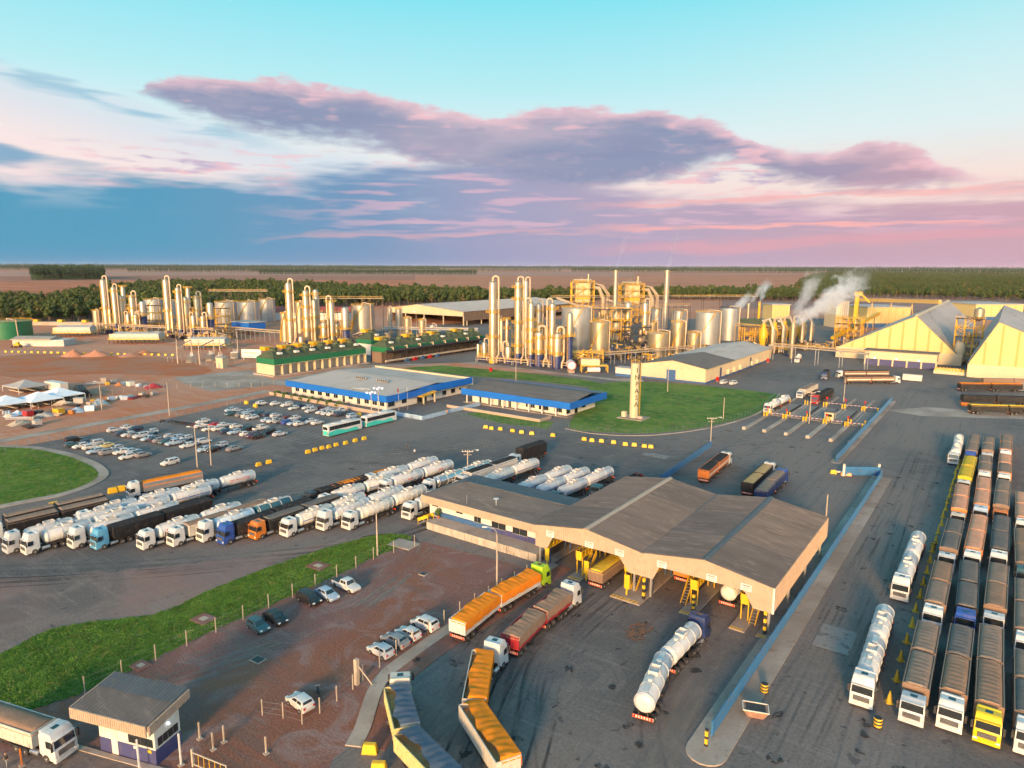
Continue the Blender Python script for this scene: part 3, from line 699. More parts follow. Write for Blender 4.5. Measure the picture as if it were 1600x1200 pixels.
def trailer(root, kind, L, ov, loc, rz, p, idx):
    """one trailer with its own running gear, hinged at loc"""
    n_ax = p.get('ax', 2)
    ax = ax_list(L, ov, n_ax)
    if kind == 'tank':
        R = p.get('R', 1.16)
        t = ob('tank', m_tank(L, ov, R, TM[(p.get('tanks') or [p.get('tank', 'white')] * 2)[idx]]), root, loc, rz)
        nring = p.get('rings', 4)
        for i in range(nring): ob('ring', m_ring(R), t, (0, -ov + .55 + (L - 1.1) * i / (nring - 1), 1.18 + R))
        ob('walkway', m_walk(L), t, (0, -ov, 1.18 + 2 * R))
        ob('manhole_box', m_hatchbox(R), t, (0, -ov + L * .5, 1.18 + 2 * R + .02))
        if p.get('logo'):
            tx, mm, sz = p['logo']; lme = text_mesh(tx, sz, mm) if tx else stroke_mesh(sz, mm)
            for s in (-1, 1):
                ob('lettering', lme, t, (s * (R + .012), -ov + L * .5, 1.22 + R), rot=(pi / 2, 0, s * pi / 2))
        if p.get('spots'):
            for s in (-1, 1): ob('painted_disc', cached(('disc', R), lambda: MB().cyl((-.02, 0, 0), (.02, 0, 0), .55, n=20).mesh('painted_disc', M_redlogo)), t, (s * (R + .0), -ov + L * .22, 1.18 + R))
        if p.get('band'):
            for s in (-1, 1): ob('side_band', cached(('band', L, R), lambda: MB().box(-.015, .015, .5, L - .5, -.08, .08).mesh('side_band', M_blueband)), t, (s * (R + .005), -ov, 1.18 + R - .1))
    elif kind == 'chassis':
        t = ob('trailer', m_under(L, ov, n_ax), root, loc, rz)
    else:
        hb = p.get('hb', 3.25)
        bc = p.get('body', 'black'); bc = bc[idx] if isinstance(bc, (list, tuple)) else bc
        t = ob('trailer', m_box_body(L, ov, bc, p.get('rib', True), hb, p.get('stripe', False)), root, loc, rz)
        tk = p.get('tarp', 'grey'); tk = tk[idx] if isinstance(tk, (list, tuple)) else tk
        if p.get('load') or p.get('open'): ob('grain_load', m_load(L, ov, hb - (.5 if p.get('open') else 0)), t)
        if tk: ob('tarpaulin', m_tarp(L, ov, tk, hb, (idx * 3 + int(p.get('seed', 0))) % 5, p.get('open', 0.0), hang=p.get('hang', .35)), t)
    if kind != 'chassis': ob('underframe', m_under(L, ov, n_ax), t)
    ob('tail_board', m_tail(), t, (0, L - ov + .02, 0))
    add_wheels(t, ax)
    return t
COUNT = {}
def truck(label, pos, ang=0.0, kind='box', cab=('mid', 'white'), L=(8.0, 8.0), bend=(0, 0), group=None, **p):
    """front bumper at pos; ang turns the heading (0 = facing -Y), degrees counter-clockwise"""
    nm = {'tank': 'tanker_truck', 'chassis': 'empty_chassis_truck'}.get(kind, 'grain_truck')
    root = thing(nm, label, 'truck', (pos[0], pos[1], 0), radians(ang), group)
    tractor(root, *cab)
    L1 = L[0]; ov = 1.9
    b1 = radians(bend[0]); k = (0, 4.95)
    trailer(root, kind, L1, ov, (k[0], k[1], 0), b1, p, 0)
    if len(L) > 1:
        h = L1 - ov + 1.15; hx, hy = k[0] - sin(b1) * h, k[1] + cos(b1) * h
        trailer(root, p.get('kind2', kind), L[1], .8, (hx, hy, 0), b1 + radians(bend[1]), p, 1)
        mb = MB().bar((0, -1.4, .9), (0, .6, .9), .25, .2)
        ob('drawbar', cached('drawbar', lambda: mb.mesh('drawbar', M_frame)), root, (hx, hy, 0), b1)
    return root

# --- cars
CAR_KINDS = dict(hatch=(3.9, 1.70, 1.48, .95, 3.72, .98, 2.05, 3.25), sedan=(4.4, 1.74, 1.46, 1.05, 3.95, .98, 2.05, 3.25), suv=(4.35, 1.82, 1.64, 1.0, 4.28, 1.06, 1.85, 3.75), pickup=(5.2, 1.85, 1.76, 1.35, 3.25, 1.08, 2.0, 2.85), cabpickup=(5.3, 1.85, 1.78, 1.4, 3.75, 1.08, 2.0, 3.4), van=(4.5, 1.8, 1.85, .7, 4.45, 1.05, 1.35, 4.2))
def car_meshes(kind, pc):
    def f():
        L, W, Ht, c0, c1, belt, r0, r1 = CAR_KINDS[kind]; hw = W / 2
        low = MB()
        if kind in ('pickup', 'cabpickup'): prof = [(.08, .32), (0, .5), (.05, .78), (.3, .92), (c0, 1.04), (c1, 1.06), (L - .04, 1.06), (L, .95), (L - .02, .45), (L - .1, .36)]
        else: prof = [(.08, .24), (0, .42), (.04, .62), (.22, .76), (c0, belt - .04), (c1, belt), (L - .12, belt - .06 if kind != 'sedan' else belt), (L, .72), (L - .03, .36), (L - .12, .26)]
        n = len(prof)
        w = [hw * (.90 if y < .15 or y > L - .15 else 1.0) for y, z in prof]
        low.add([(-a, y, z) for (y, z), a in zip(prof, w)] + [(a, y, z) for (y, z), a in zip(prof, w)],
                [tuple(range(n)), tuple(range(2 * n - 1, n - 1, -1))] + [(i, n + i, n + (i + 1) % n, (i + 1) % n) for i in range(n)])
        wi = hw * .96; wt = hw * .76
        low.hexa([(-wi, c0, belt - .06), (wi, c0, belt - .06), (wi, c1, belt - .02), (-wi, c1, belt - .02)], [(-wt, r0 - .28, Ht), (wt, r0 - .28, Ht), (wt, r1 + .18, Ht), (-wt, r1 + .18, Ht)])
        body = low.mesh('body', paint[pc], bevel=.07, seg=2)
        out = {'body': body}
        B = [Vector(v) for v in ((-wi, c0, belt - .06), (wi, c0, belt - .06), (wi, c1, belt - .02), (-wi, c1, belt - .02))]
        Tp = [Vector(v) for v in ((-wt, r0 - .28, Ht), (wt, r0 - .28, Ht), (wt, r1 + .18, Ht), (-wt, r1 + .18, Ht))]
        def face(a, b, u0, u1, v0, v1):
            q = lambda u, v: (B[a].lerp(B[b], u)).lerp(Tp[a].lerp(Tp[b], u), v)
            return [q(u0, v0), q(u1, v0), q(u1, v1), q(u0, v1)]
        out['windscreen'] = slab(face(0, 1, .07, .93, .16, .9), .018, 0).mesh('windscreen', M_glass)
        out['rear_window'] = slab(face(2, 3, .1, .9, .35, .88), .018, 0).mesh('rear_window', M_glass)
        for nm, a, b in (('r', 1, 2), ('l', 3, 0)):
            sw = MB()
            for u0, u1 in ((.12, .5), (.54, .9)): q = slab(face(a, b, u0, u1, .3, .88), .014, 0); sw.add(q.v, q.f)
            out['side_' + nm] = sw.mesh('side_windows', M_glass)
        fl = MB(); rl = MB()
        for s in (-1, 1):
            fl.box(s * hw * .68 - .17, s * hw * .68 + .17, -.0, .2, .6, .74); rl.box(s * hw * .72 - .14, s * hw * .72 + .14, L - .16, L + .006, .68, .88)
        out['headlights'] = fl.mesh('headlights', M_lamp_clear); out['tail_lights'] = rl.mesh('tail_lights', M_lamp_red)
        if 'pickup' in kind:
            out['cargo_cover'] = MB().box(-hw * .86, hw * .86, c1 + .12, L - .12, 1.07, 1.10).mesh('cargo_cover', paint['black'])
        return out
    return cached(('car', kind, pc), f)
def car(label, pos, ang, kind, pc, group=None):
    """pos = centre of the car; ang 0 faces -Y"""
    L, W = CAR_KINDS[kind][:2]; a = radians(ang)
    o = thing('pickup_truck' if 'pickup' in kind else 'car', label, 'pickup' if 'pickup' in kind else 'car', (pos[0] + sin(a) * L / 2, pos[1] - cos(a) * L / 2, 0.02), a, group)
    ms = car_meshes(kind, pc)
    for k, me in ms.items(): ob('side_windows' if k.startswith('side_') else k, me, o)
    wr = .36 if 'pickup' in kind else .31
    wm = m_wheel(wr, .22)
    for y in (.82, L - .78):
        for s in (-1, 1): ob('wheel', wm, o, (s * (W / 2 - .10), y, wr))
    return o

# ------------------------------------------------------------------ the fleet
# right hand park: rows of covered grain trucks facing the viewer
def row(x, rowname, specs, grp):  # brown trailer bodies are coloured darker to stand for shade between the rows
    n = len(specs)
    for i, (y, yend, cab, body, tarp, txt) in enumerate(specs):
        y += rnd.uniform(-.3, .5); tot = yend - y - 1.8; l2 = (tot - 3.05 - .35) / 2
        truck(f'{txt}, {ORD[i]} in {rowname}', (x + rnd.uniform(-.18, .18), y), rnd.uniform(-.8, .8), 'box', cab, (round(l2, 1), round(l2 - .2, 1)), (rnd.uniform(-.6, .6), rnd.uniform(-.8, .8)), group=grp, body=body, tarp=tarp, hb=3.3, seed=i)
GR = 'covered grain trucks in the right hand rows'
row(-4.3, 'row next to cones', [
    (81.0, 103.2, ('low', 'silver'), 'brown', 'taupe', 'silver cab truck with two taupe covered trailers'),
    (105.0, 127.0, ('mid', 'white'), 'brown', ('taupe', 'brown'), 'white cab truck with torn brown covers'),
    (129.0, 150.5, ('low', 'white'), 'brown', 'grey', 'white cab truck with two grey covered trailers'),
    (153.0, 176.5, ('low', 'beige'), 'orange', 'peach', 'pale cab truck with pinkish covers on orange trailers'),
    (178.5, 205.0, ('low', 'white'), 'yellow', 'yellow', 'white cab truck with yellow trailers and yellow covers'),
    (206.5, 233.0, ('mid', 'blue'), 'brown', 'taupe', 'bright blue cab truck with taupe covers')], GR)
row(-.85, 'second row from cones', [
    (82.2, 105.0, ('mid', 'white'), 'brown', ('brown', 'grey'), 'white cab truck with brown and grey covers'),
    (106.6, 130.0, ('mid', 'blue'), 'black', 'grey', 'deep blue cab truck with slate grey covers'),
    (131.2, 156.0, ('mid', 'white'), 'orange', ('peach', 'peach'), 'white cab truck with pinkish covers over orange trailers'),
    (158.5, 185.5, ('mid', 'light_blue'), 'orange', 'peach', 'pale blue cab truck with pink and orange trailers'),
    (187.5, 208.0, ('mid', 'white'), 'brown', 'taupe', 'white cab truck with dark taupe covers'),
    (209.5, 232.0, ('low', 'white'), 'brown', 'taupe', 'low white cab truck with brown trailers')], GR)
row(2.65, 'third row from cones', [
    (82.3, 107.3, ('mid', 'yellow'), 'brown', ('brown', 'taupe'), 'bright yellow cab truck with brown covers'),
    (109.0, 131.5, ('low', 'white'), 'brown', ('brown', 'taupe'), 'white cab truck with plain brown covers'),
    (133.5, 158.0, ('mid', 'white'), 'black', ('grey', 'grey'), 'white cab truck with dark grey covers'),
    (160.0, 186.0, ('low', 'cab_orange'), 'brown', 'taupe', 'orange cab truck with taupe covers'),
    (187.5, 212.0, ('mid', 'white'), 'orange', ('taupe', 'peach'), 'white cab truck with lilac grey and peach covers'),
    (213.5, 238.0, ('mid', 'white'), 'orange', 'taupe', 'white cab truck with orange edged trailers')], GR)
row(6.2, 'rightmost row', [
    (82.6, 102.5, ('mid', 'white'), 'brown', ('grey', 'taupe'), 'white cab truck with grey covers cut by the picture edge'),
    (104.0, 127.0, ('mid', 'white'), 'brown', 'taupe', 'white cab truck half out of view'),
    (129.0, 152.0, ('mid', 'teal'), 'brown', 'brown', 'dark cab truck partly out of view'),
    (154.0, 178.0, ('mid', 'white'), 'brown', 'peach', 'white cab truck with peach cover at the edge')], GR)
# tankers left of the cones
GT = 'white tankers beside the cone line'
truck('white cab tanker truck with ringed white tanks, front one beside the cones', (-9.3, 81.2), 1.5, 'tank', ('high', 'white'), (9.5, 9.5), (0, .5), GT, rings=5)
truck('white cab tanker with bluish twin tanks, middle one beside the cones', (-9.2, 112.8), 0, 'tank', ('high', 'white'), (10.5, 11.0), (0, 0), GT, rings=3, ax=3)
truck('white tanker truck farthest along the cone line', (-8.0, 204.5), -2, 'tank', ('low', 'white'), (10.5, 10.5), (2, 2), GT, tank='cream')
# the queue at the inspection roof
GQ = 'trucks queueing for the inspection bays'
truck('lime green cab truck with two orange tarped trailers entering the left bay', (-56.0, 86.2), 178, 'box', ('high', 'green'), (9.4, 9.0), (-1.2, 9.0), GQ, body='white', tarp='orange', open=.13, hb=3.1, seed=1)
truck('white cab truck with crimson trailers and half open brown covers', (-48.9, 83.6), 180, 'box', ('high', 'white'), (6.9, 7.6), (1, 6), GQ, body='crimson', tarp='brown', open=.2, hb=3.0, seed=2)
truck('white cab truck turning, cream trailers under crumpled orange covers', (-48.5, 64.3), 190, 'box', ('high', 'white'), (9.8, 9.8), (22.8, 29), GQ, body=('beige', 'beige'), tarp='orange', open=.2, hb=3.1, seed=3)
truck('cream cab truck turning, yellow trailers under black covers', (-53.85, 52.0), 222, 'box', ('mid', 'beige'), (7.4, 9.0), (12.4, 21), GQ, body='cream', tarp='blue_grey', open=.28, hb=3.1, seed=4)
truck('dark blue cab tanker truck with white tanks and red tail board before the bays', (-29.9, 85.9), 180, 'tank', ('high', 'navy'), (8.6, 10.2), (-1.3, 12), GQ, rings=5, ax=3)
truck('brown dusty truck with yellow cover standing inside the left bay', (-48.4, 108.4), 180, 'box', ('mid', 'brown'), (8.0, 8.0), (0, 0), GQ, body='brown', tarp='yellow', hb=3.1)
truck('tanker truck with round cream rear seen inside the rightmost bay', (-29.6, 115.6), 180, 'tank', ('mid', 'white'), (9.0, 8.0), (0, 0), GQ, tank='cream')
truck('orange backed truck parked deep inside the third bay', (-38.2, 118.2), 180, 'box', ('mid', 'white'), (8.0, 8.0), (0, 0), GQ, body='orange', tarp='brown')
truck('white cab truck with beige covered trailer at the guard house', (-73.6, 23.9), 106, 'box', ('mid', 'white'), (9.0,), (0,), None, body='beige', tarp='brown', hb=3.0)
# trucks leaving past the roof
GL_ = 'trucks between the inspection roof and the weighbridge'
truck('white cab truck with black covers and red and cream striped trailers', (-55.36, 171.15), 182, 'box', ('mid', 'white'), (8.2, 8.4), (1, 1), GL_, body='rust', tarp='black', stripe=True)
truck('white cab truck heaped with uncovered grain', (-43.57, 168.18), 181, 'box', ('mid', 'white'), (8.2, 8.8), (1, -1), GL_, body='black', tarp=None, load=True)
truck('dark blue truck with grey covers beside the open grain truck', (-39.63, 164.14), 181, 'box', ('mid', 'blue'), (8.2, 8.8), (0, 2), GL_, body='navy', tarp='taupe')
# left hand park: slanted row of tankers and others
GA = 'trucks in the slanted front row of the left yard'
A = lambda label, pos, ang=0.0, **k: truck(label, pos, k.pop('a', 0.5) + ang, group=GA, **k)
A('pale grey cab tanker truck at the picture edge in the front row', (-138.28, 39.20), kind='tank', cab=('high', 'silver'), L=(8.2, 8.4), rings=4, logo=('', M_greenlogo, .6))
A('white cab tanker truck with green lettering, second in the slanted row', (-135.06, 40.91), kind='tank', cab=('high', 'white'), L=(8.2, 8.4), logo=('', M_greenlogo, .6))
A('white cab tanker truck with blue side band left of the light blue cab', (-131.54, 46.92), kind='tank', cab=('high', 'white'), L=(8.2, 8.4), band=True)
A('light blue cab truck pulling black high sided trailers', (-127.65, 49.11), kind='box', cab=('high', 'cab_blue'), L=(9.2, 9.6), body='black', tarp='black', hb=3.5)
A('white cab tanker truck with blue lettering and red discs', (-120.99, 54.03), kind='tank', cab=('mid', 'white'), L=(8.2, 8.4), spots=True, logo=('larco', M_blueband, 1.1))
A('white cab truck with brown covered trailers beside the red disc tanker', (-118.09, 57.93), kind='box', cab=('mid', 'white'), L=(8.2, 8.4), body='beige', tarp='brown')
A('white and green cab tanker with pale blue and dark teal tanks', (-115.77, 62.17), kind='tank', cab=('high', 'white'), L=(8.2, 8.4), tanks=('pale', 'teal'), logo=('', M_whitelogo, .5))
A('royal blue cab truck with black covered trailers', (-111.68, 63.75), kind='box', cab=('high', 'blue'), L=(8.2, 8.4), body='black', tarp='black')
A('orange cab truck with black covered trailers', (-109.12, 68.57), kind='box', cab=('mid', 'cab_orange'), L=(8.2, 8.4), body='black', tarp=('grey', 'grey'))
A('white cab tanker with dull cream tanks, right of the orange cab', (-105.50, 72.76), kind='tank', cab=('mid', 'white'), L=(8.2, 8.4), tank='cream', band=True)
A('white high roof cab tanker truck with closely ringed white tanks', (-102.58, 78.82), kind='tank', cab=('high', 'white'), L=(9.2, 9.6), rings=7)
A('white cab tanker truck with cream ringed tanks, last but one of the row', (-98.90, 81.95), kind='tank', cab=('mid', 'white'), L=(9.2, 9.6), rings=7, tank='cream')
A('white cab tanker truck standing next to the yellow steps', (-93.46, 92.67), kind='tank', cab=('mid', 'white'), L=(8.2, 8.4))
GB = 'trucks in the back ranks of the left yard'
B = lambda label, pos, ang=0.0, **k: truck(label, pos, k.pop('a', -3.0) + ang, group=GB, **k)
B('white cab truck with bright orange covered trailer', (-150.4, 65.6), kind='box', cab=('high', 'white'), L=(12.5,), a=-9, body='grey', tarp='orange', ax=3, hang=.9)
B('white cab tanker with red lettering behind the orange covered truck', (-139.13, 68.44), kind='tank', cab=('low', 'white'), L=(8.2, 8.4), logo=('TRI PO STOP', M_redlogo, .85))
B('truck with dusty black covers at the left edge of the yard', (-150.4, 40.0), kind='box', cab=('mid', 'white'), L=(8.2, 8.6), body='black', tarp='taupe', a=-4.5)
B('truck with dusty black covers next to the yard edge tankers', (-146.7, 39.2), kind='box', cab=('mid', 'white'), L=(8.2, 8.6), body='black', tarp='taupe', a=-5)
B('tanker with plain white tanks in the middle of the left yard', (-140.48, 51.55), kind='tank', cab=('mid', 'white'), L=(8.2, 8.4))
B('tanker with blue banded tanks in the middle of the left yard', (-137.16, 56.47), kind='tank', cab=('mid', 'white'), L=(8.2, 8.4), band=True)
B('red cab truck with long orange covered trailer', (-114.75, 88.49), kind='box', cab=('low', 'red'), L=(8.5, 9.5), body='orange', tarp='orange', hang=.9)
B('truck with long dark covers left of the grey tanker', (-114.89, 84.98), kind='box', cab=('mid', 'black'), L=(8.2, 8.4), body='black', tarp='black')
B('tanker with dull white tanks behind the orange cab truck', (-111.00, 85.51), kind='tank', cab=('mid', 'white'), L=(8.2, 8.4), tank='cream', band=True)
B('grey cab tanker with blue banded white tanks by the poles', (-113.25, 100.08), kind='tank', cab=('high', 'silver'), L=(9.2, 9.6), band=True)
B('white cab tanker with red lettered white tanks by the poles', (-108.22, 100.02), kind='tank', cab=('mid', 'white'), L=(9.2, 9.6), rings=5, logo=('', M_redlogo, .45))
B('white cab tanker with polished steel tanks', (-100.51, 105.74), kind='tank', cab=('mid', 'white'), L=(9.2, 9.6), tank='silver')
B('white truck with black covers and white trailers behind the low roof', (-97.77, 113.83), kind='box', cab=('low', 'white'), L=(8.2, 8.4), body='white', tarp='black')
B('white cab truck with tall black open container', (-98.36, 135.51), kind='box', cab=('low', 'white'), L=(10,), body='black', tarp='black', hb=4.1)
B('tanker with cream tanks behind the middle of the low roof', (-92.13, 113.58), kind='tank', cab=('low', 'white'), L=(9.2, 9.6), tank='cream', band=True)
B('leftmost of three clean white tankers behind the roof corner', (-82.59, 113.36), kind='tank', cab=('low', 'white'), L=(9.2, 9.6), band=True)
B('middle one of three clean white tankers behind the roof corner', (-78.37, 114.50), kind='tank', cab=('low', 'white'), L=(9.2, 9.6), band=True)
B('rightmost of three clean white tankers behind the roof corner', (-74.23, 116.60), kind='tank', cab=('low', 'teal'), L=(9.5, 11), band=True)
B('dark teal empty chassis truck near the inspection roof', (-69.44, 126.19), kind='chassis', cab=('low', 'teal'), L=(8.2, 8.4))
# far trucks
GF = 'trucks on the far loading yard'
truck('white cab tanker truck leaving the leftmost weighing lane', (-64.99, 240.43), -4, 'tank', ('mid', 'white'), (9, 9.5), (1, 1), GF, tank='white')
truck('white cab truck with pale trailers on the second weighing lane', (-62.71, 275.90), -2, 'box', ('low', 'white'), (9, 9), (0, 0), GF, body='beige', tarp='taupe')
truck('red cab truck with black trailers on the weighing lanes', (-55.44, 267.30), -3, 'box', ('mid', 'red'), (9, 9), (0, 0), GF, body='black', tarp='black')
truck('dark truck coming down the far road', (-65.09, 329.35), 6, 'box', ('mid', 'navy'), (9,), (0,), GF, body='black', tarp='black')
truck('white cab truck with cream striped brown trailers facing left', (-61.97, 340.82), -52, 'box', ('mid', 'white'), (10, 10.5), (0, 0), GF, body='brown', tarp='black', stripe=True)
truck('white cab truck with cream striped brown trailers facing right', (-36.61, 340.16), 130, 'box', ('mid', 'white'), (10, 11), (0, 0), GF, body='brown', tarp='black', stripe=True)
truck('small white tanker truck by the white warehouse', (-89.42, 381.73), 8, 'tank', ('low', 'white'), (9,), (0,), GF, tank='cream')
truck('orange covered truck trailers nearest the loading sheds', (9.20, 349.31), 122, 'box', ('mid', 'white'), (12, 12), (0, 0), GF, body='black', tarp='orange')
truck('black covered truck at the picture edge by the sheds', (11.09, 314.46), 118, 'box', ('mid', 'blue'), (11, 11), (0, 0), GF, body='black', tarp='black')
truck('yellow covered truck trailers at the picture edge', (16.04, 296.15), 118, 'box', ('mid', 'white'), (12, 12), (0, 0), GF, body='black', tarp='yellow')
truck('dark covered truck behind the orange trailers', (16.90, 368.48), 120, 'box', ('mid', 'white'), (12, 12), (0, 0), GF, body='brown', tarp='taupe')
# employees' car park
def cars(rowname, specs, grp='cars in the staff car park', ang=0):
    specs = [s for s in specs]
    for i, ((x, y), kind, c) in enumerate(sorted(specs, key=lambda s: s[0][0] * .81 + s[0][1] * .59)):
        nice = {'hatch': 'hatchback', 'suv': 'sport utility car', 'cabpickup': 'double cab pickup'}.get(kind, kind)
        car(f'{c.replace("_", " ")} {nice}, {ORD[i]} from left in {rowname}', (x, y), ang + rnd.choice((0, 180)) + rnd.uniform(-2, 2), kind, c, grp)
def pick(pts, kinds, cols): return [(p, k, c) for p, k, c in zip(pts, kinds.split(), cols.split())]
CK = lambda n: ' '.join(rnd.choice(('hatch', 'hatch', 'sedan', 'sedan', 'suv')) for _ in range(n))
cars('car park row nearest lawn', pick([(-214.22, 80.26), (-208.31, 77.59), (-204.97, 78.37), (-207.90, 81.39), (-204.67, 82.05), (-201.41, 79.35), (-195.94, 78.51), (-199.46, 82.49), (-191.98, 79.87), (-194.40, 82.92), (-189.64, 82.42), (-187.96, 84.47), (-183.41, 80.86), (-184.04, 83.45), (-181.92, 84.25), (-169.24, 84.81)], 'suv ' + CK(15), 'black teal white dark_blue silver white light_blue cream grey silver white light_blue white dark_blue grey white'))
cars('second car park row from lawn', pick([(-217.11, 92.58), (-217.28, 96.61), (-213.69, 97.21), (-210.79, 92.30), (-207.82, 92.57), (-205.67, 93.21), (-203.39, 93.96), (-205.70, 98.10), (-198.41, 93.92), (-196.20, 94.66), (-193.57, 94.80), (-190.69, 95.15), (-187.41, 95.82), (-195.60, 98.84), (-192.63, 99.18), (-189.99, 100.23), (-181.85, 96.50), (-182.40, 101.34), (-174.35, 97.07), (-171.93, 98.06), (-174.59, 101.93), (-168.53, 102.24)], CK(12) + ' cabpickup ' + CK(9), 'silver white dark_blue dark_blue white grey silver white light_blue dark_blue grey teal light_blue silver light_blue white white silver light_blue black silver grey'))
cars('third car park row from lawn', pick([(-207.00, 115.31), (-201.44, 111.69), (-201.18, 115.17), (-199.39, 115.41), (-195.55, 110.80), (-196.65, 116.37), (-193.36, 112.44), (-188.32, 112.12), (-192.04, 117.66), (-185.74, 113.05), (-186.15, 117.84), (-180.69, 113.86), (-177.79, 114.08), (-175.23, 114.08), (-183.59, 120.81), (-177.42, 119.27), (-172.77, 119.78)], CK(14) + ' cabpickup suv sedan', 'white silver black red white white white dark_blue white light_blue black white purple black white black silver'))
cars('fourth car park row from lawn', pick([(-216.17, 130.69), (-213.08, 131.68), (-210.31, 127.29), (-208.57, 132.45), (-205.74, 128.20), (-202.27, 128.34), (-199.35, 128.10), (-202.71, 133.00), (-198.72, 133.48), (-195.64, 134.56), (-192.01, 128.87), (-189.72, 129.43), (-187.45, 129.99), (-189.75, 135.32), (-187.42, 135.86), (-183.60, 130.59), (-181.54, 131.02), (-179.17, 131.68), (-181.95, 135.26), (-179.37, 136.04), (-176.08, 136.24)], CK(21), 'light_blue silver teal light_blue grey white silver teal dark_blue silver light_blue white grey maroon white blue light_blue white dark_blue silver white'))
cars('car park row nearest blue trimmed office', pick([(-217.27, 143.85), (-213.20, 146.92), (-208.08, 147.87), (-201.35, 145.91), (-202.51, 149.22), (-198.30, 149.59), (-192.95, 146.82), (-193.44, 150.49), (-188.25, 147.73), (-185.19, 147.45), (-189.35, 152.21), (-182.81, 147.96), (-183.98, 152.25), (-180.11, 148.72), (-174.35, 149.32)], 'suv ' + CK(11) + ' cabpickup ' + CK(2), 'white white white white dark_blue silver silver maroon white silver silver white white dark_blue light_blue'))
# cars in the gravel lot
GC = 'cars in the gravel lot'
car('white single cab pickup with black bed cover in the gravel lot', (-80.02, 65.98), 88, 'pickup', 'white', GC)
car('silver blue sedan beside the white pickup', (-80.08, 62.27), 86, 'sedan', 'light_blue', GC)
car('black sport utility car beside the silver blue sedan', (-81.12, 59.74), 88, 'suv', 'black', GC)
car('black sedan parked right of the dark green hatchback', (-80.34, 53.28), 86, 'sedan', 'black', GC)
car('dark green hatchback alone at the grass strip fence', (-80.32, 50.48), 87, 'hatch', 'teal', GC)
car('white sport utility car with sunroof, farthest along the kerb fence', (-61.94, 64.66), -92, 'suv', 'white', GC)
car('white hatchback second along the kerb fence', (-62.03, 61.46), -92, 'hatch', 'white', GC)
car('grey sedan between white and silver hatchbacks at the kerb fence', (-62.16, 59.17), -91, 'sedan', 'grey', GC)
car('silver hatchback nearest along the kerb fence', (-61.93, 56.29), -92, 'hatch', 'silver', GC)
car('small white hatchback parked by the corner fence posts', (-61.50, 43.36), -95, 'hatch', 'white', GC)
car('white van facing the white warehouse', (-97.77, 291.67), 170, 'van', 'white', 'vans by the white warehouse')
car('white van right of the other van by the warehouse', (-93.87, 292.57), 170, 'van', 'white', 'vans by the white warehouse')

# ------------------------------------------------------------------ near buildings
M_tan = mat('ribbed_tan_cladding', (.44, .33, .245), .6, .1, .1, .4, (.28, .19, .13), .4)
M_white = mat('white_render', (.62, .57, .49), .8, 0, .1, .4, (.40, .28, .18), .35)
M_bluep = mat('blue_wall_paint', (.03, .10, .24), .6, 0, .15, .6, DUST, .3)
M_navyp = mat('navy_wall_paint', (.045, .05, .15), .6, 0, .15, .6, DUST, .3)
M_blue = mat('bright_blue_fascia', (.008, .125, .50), .45, 0, .06, .4)
M_fence = mat('blue_fence_paint', (.03, .15, .33), .55, 0, .22, .5, DUST, .5)
M_yel = mat('safety_yellow', (.72, .42, .015), .5, 0, .12, 1, (.2, .12, .03), .3)
M_blk = mat('safety_black', (.02, .02, .02), .6)
M_roofg = mat('weathered_grey_roof', (.125, .105, .094), .7, .05, .40, .22, (.23, .185, .155), .7, stretch=(.35, 1.6, 1), fine=.3)
M_roofd = mat('dark_blue_grey_roof', (.085, .095, .105), .6, .1, .3, .3, (.16, .13, .11), .5, fine=.25)
M_roofg2 = mat('darker_grey_roof', (.098, .088, .083), .7, .05, .40, .22, (.19, .155, .135), .7, stretch=(.35, 1.6, 1), fine=.3)
M_roofl = mat('pale_grey_roof', (.42, .37, .33), .65, .05, .18, .12, (.22, .17, .14), .5, stretch=(1, .3, 1), fine=.15)
M_conc = MG['concrete']
M_concw = mat('stained_concrete', (.42, .36, .29), .9, 0, .35, .7, (.16, .12, .09), .7, stretch=(1, 1, .25))
M_steel = mat('galvanised_steel', (.40, .39, .38), .45, .5, .15, 1, (.25, .17, .12), .3)
M_pole = mat('concrete_pole', (.42, .34, .26), .85, 0, .15, 1)
M_sign = mat('white_sign', (.62, .61, .58), .5)
M_signtxt = mat('sign_print', (.30, .10, .10), .6)
M_win = M_glass
def corr_sheet(p0, p1, p2, p3, n, amp=.06, nseg=1):
    """corrugated slope: p0->p1 eave edge, p3->p2 ridge edge; ribs run eave to ridge"""
    p0, p1, p2, p3 = map(Vector, (p0, p1, p2, p3)); mb = MB(); vs = []
    nrm = (p1 - p0).cross(p3 - p0).normalized()
    if nrm.z < 0: nrm = -nrm
    m = n * 4
    for j in range(nseg + 1):
        for i in range(m + 1):
            t = i / m; a = p0.lerp(p1, t); b = p3.lerp(p2, t)
            vs.append(tuple(a.lerp(b, j / nseg) + nrm * (amp if i % 4 in (1, 2) else 0)))
    fs = [(j * (m + 1) + i, j * (m + 1) + i + 1, (j + 1) * (m + 1) + i + 1, (j + 1) * (m + 1) + i) for j in range(nseg) for i in range(m)]
    mb.add(vs, fs); return mb
def ribbed_wall(mb, a, b, z0, z1, n, d=.05, m=0):
    """vertical ribs standing proud on a wall from a to b (xy)"""
    a, b = Vector((a[0], a[1], 0)), Vector((b[0], b[1], 0)); u = (b - a).normalized(); nr = Vector((u.y, -u.x, 0))
    L = (b - a).length
    for i in range(n):
        p = a + u * (L * (i + .5) / n)
        q = [p - u * .06, p + u * .06, p + u * .06 + nr * d, p - u * .06 + nr * d]
        mb.hexa([(v.x, v.y, z0) for v in q], [(v.x, v.y, z1) for v in q], m)
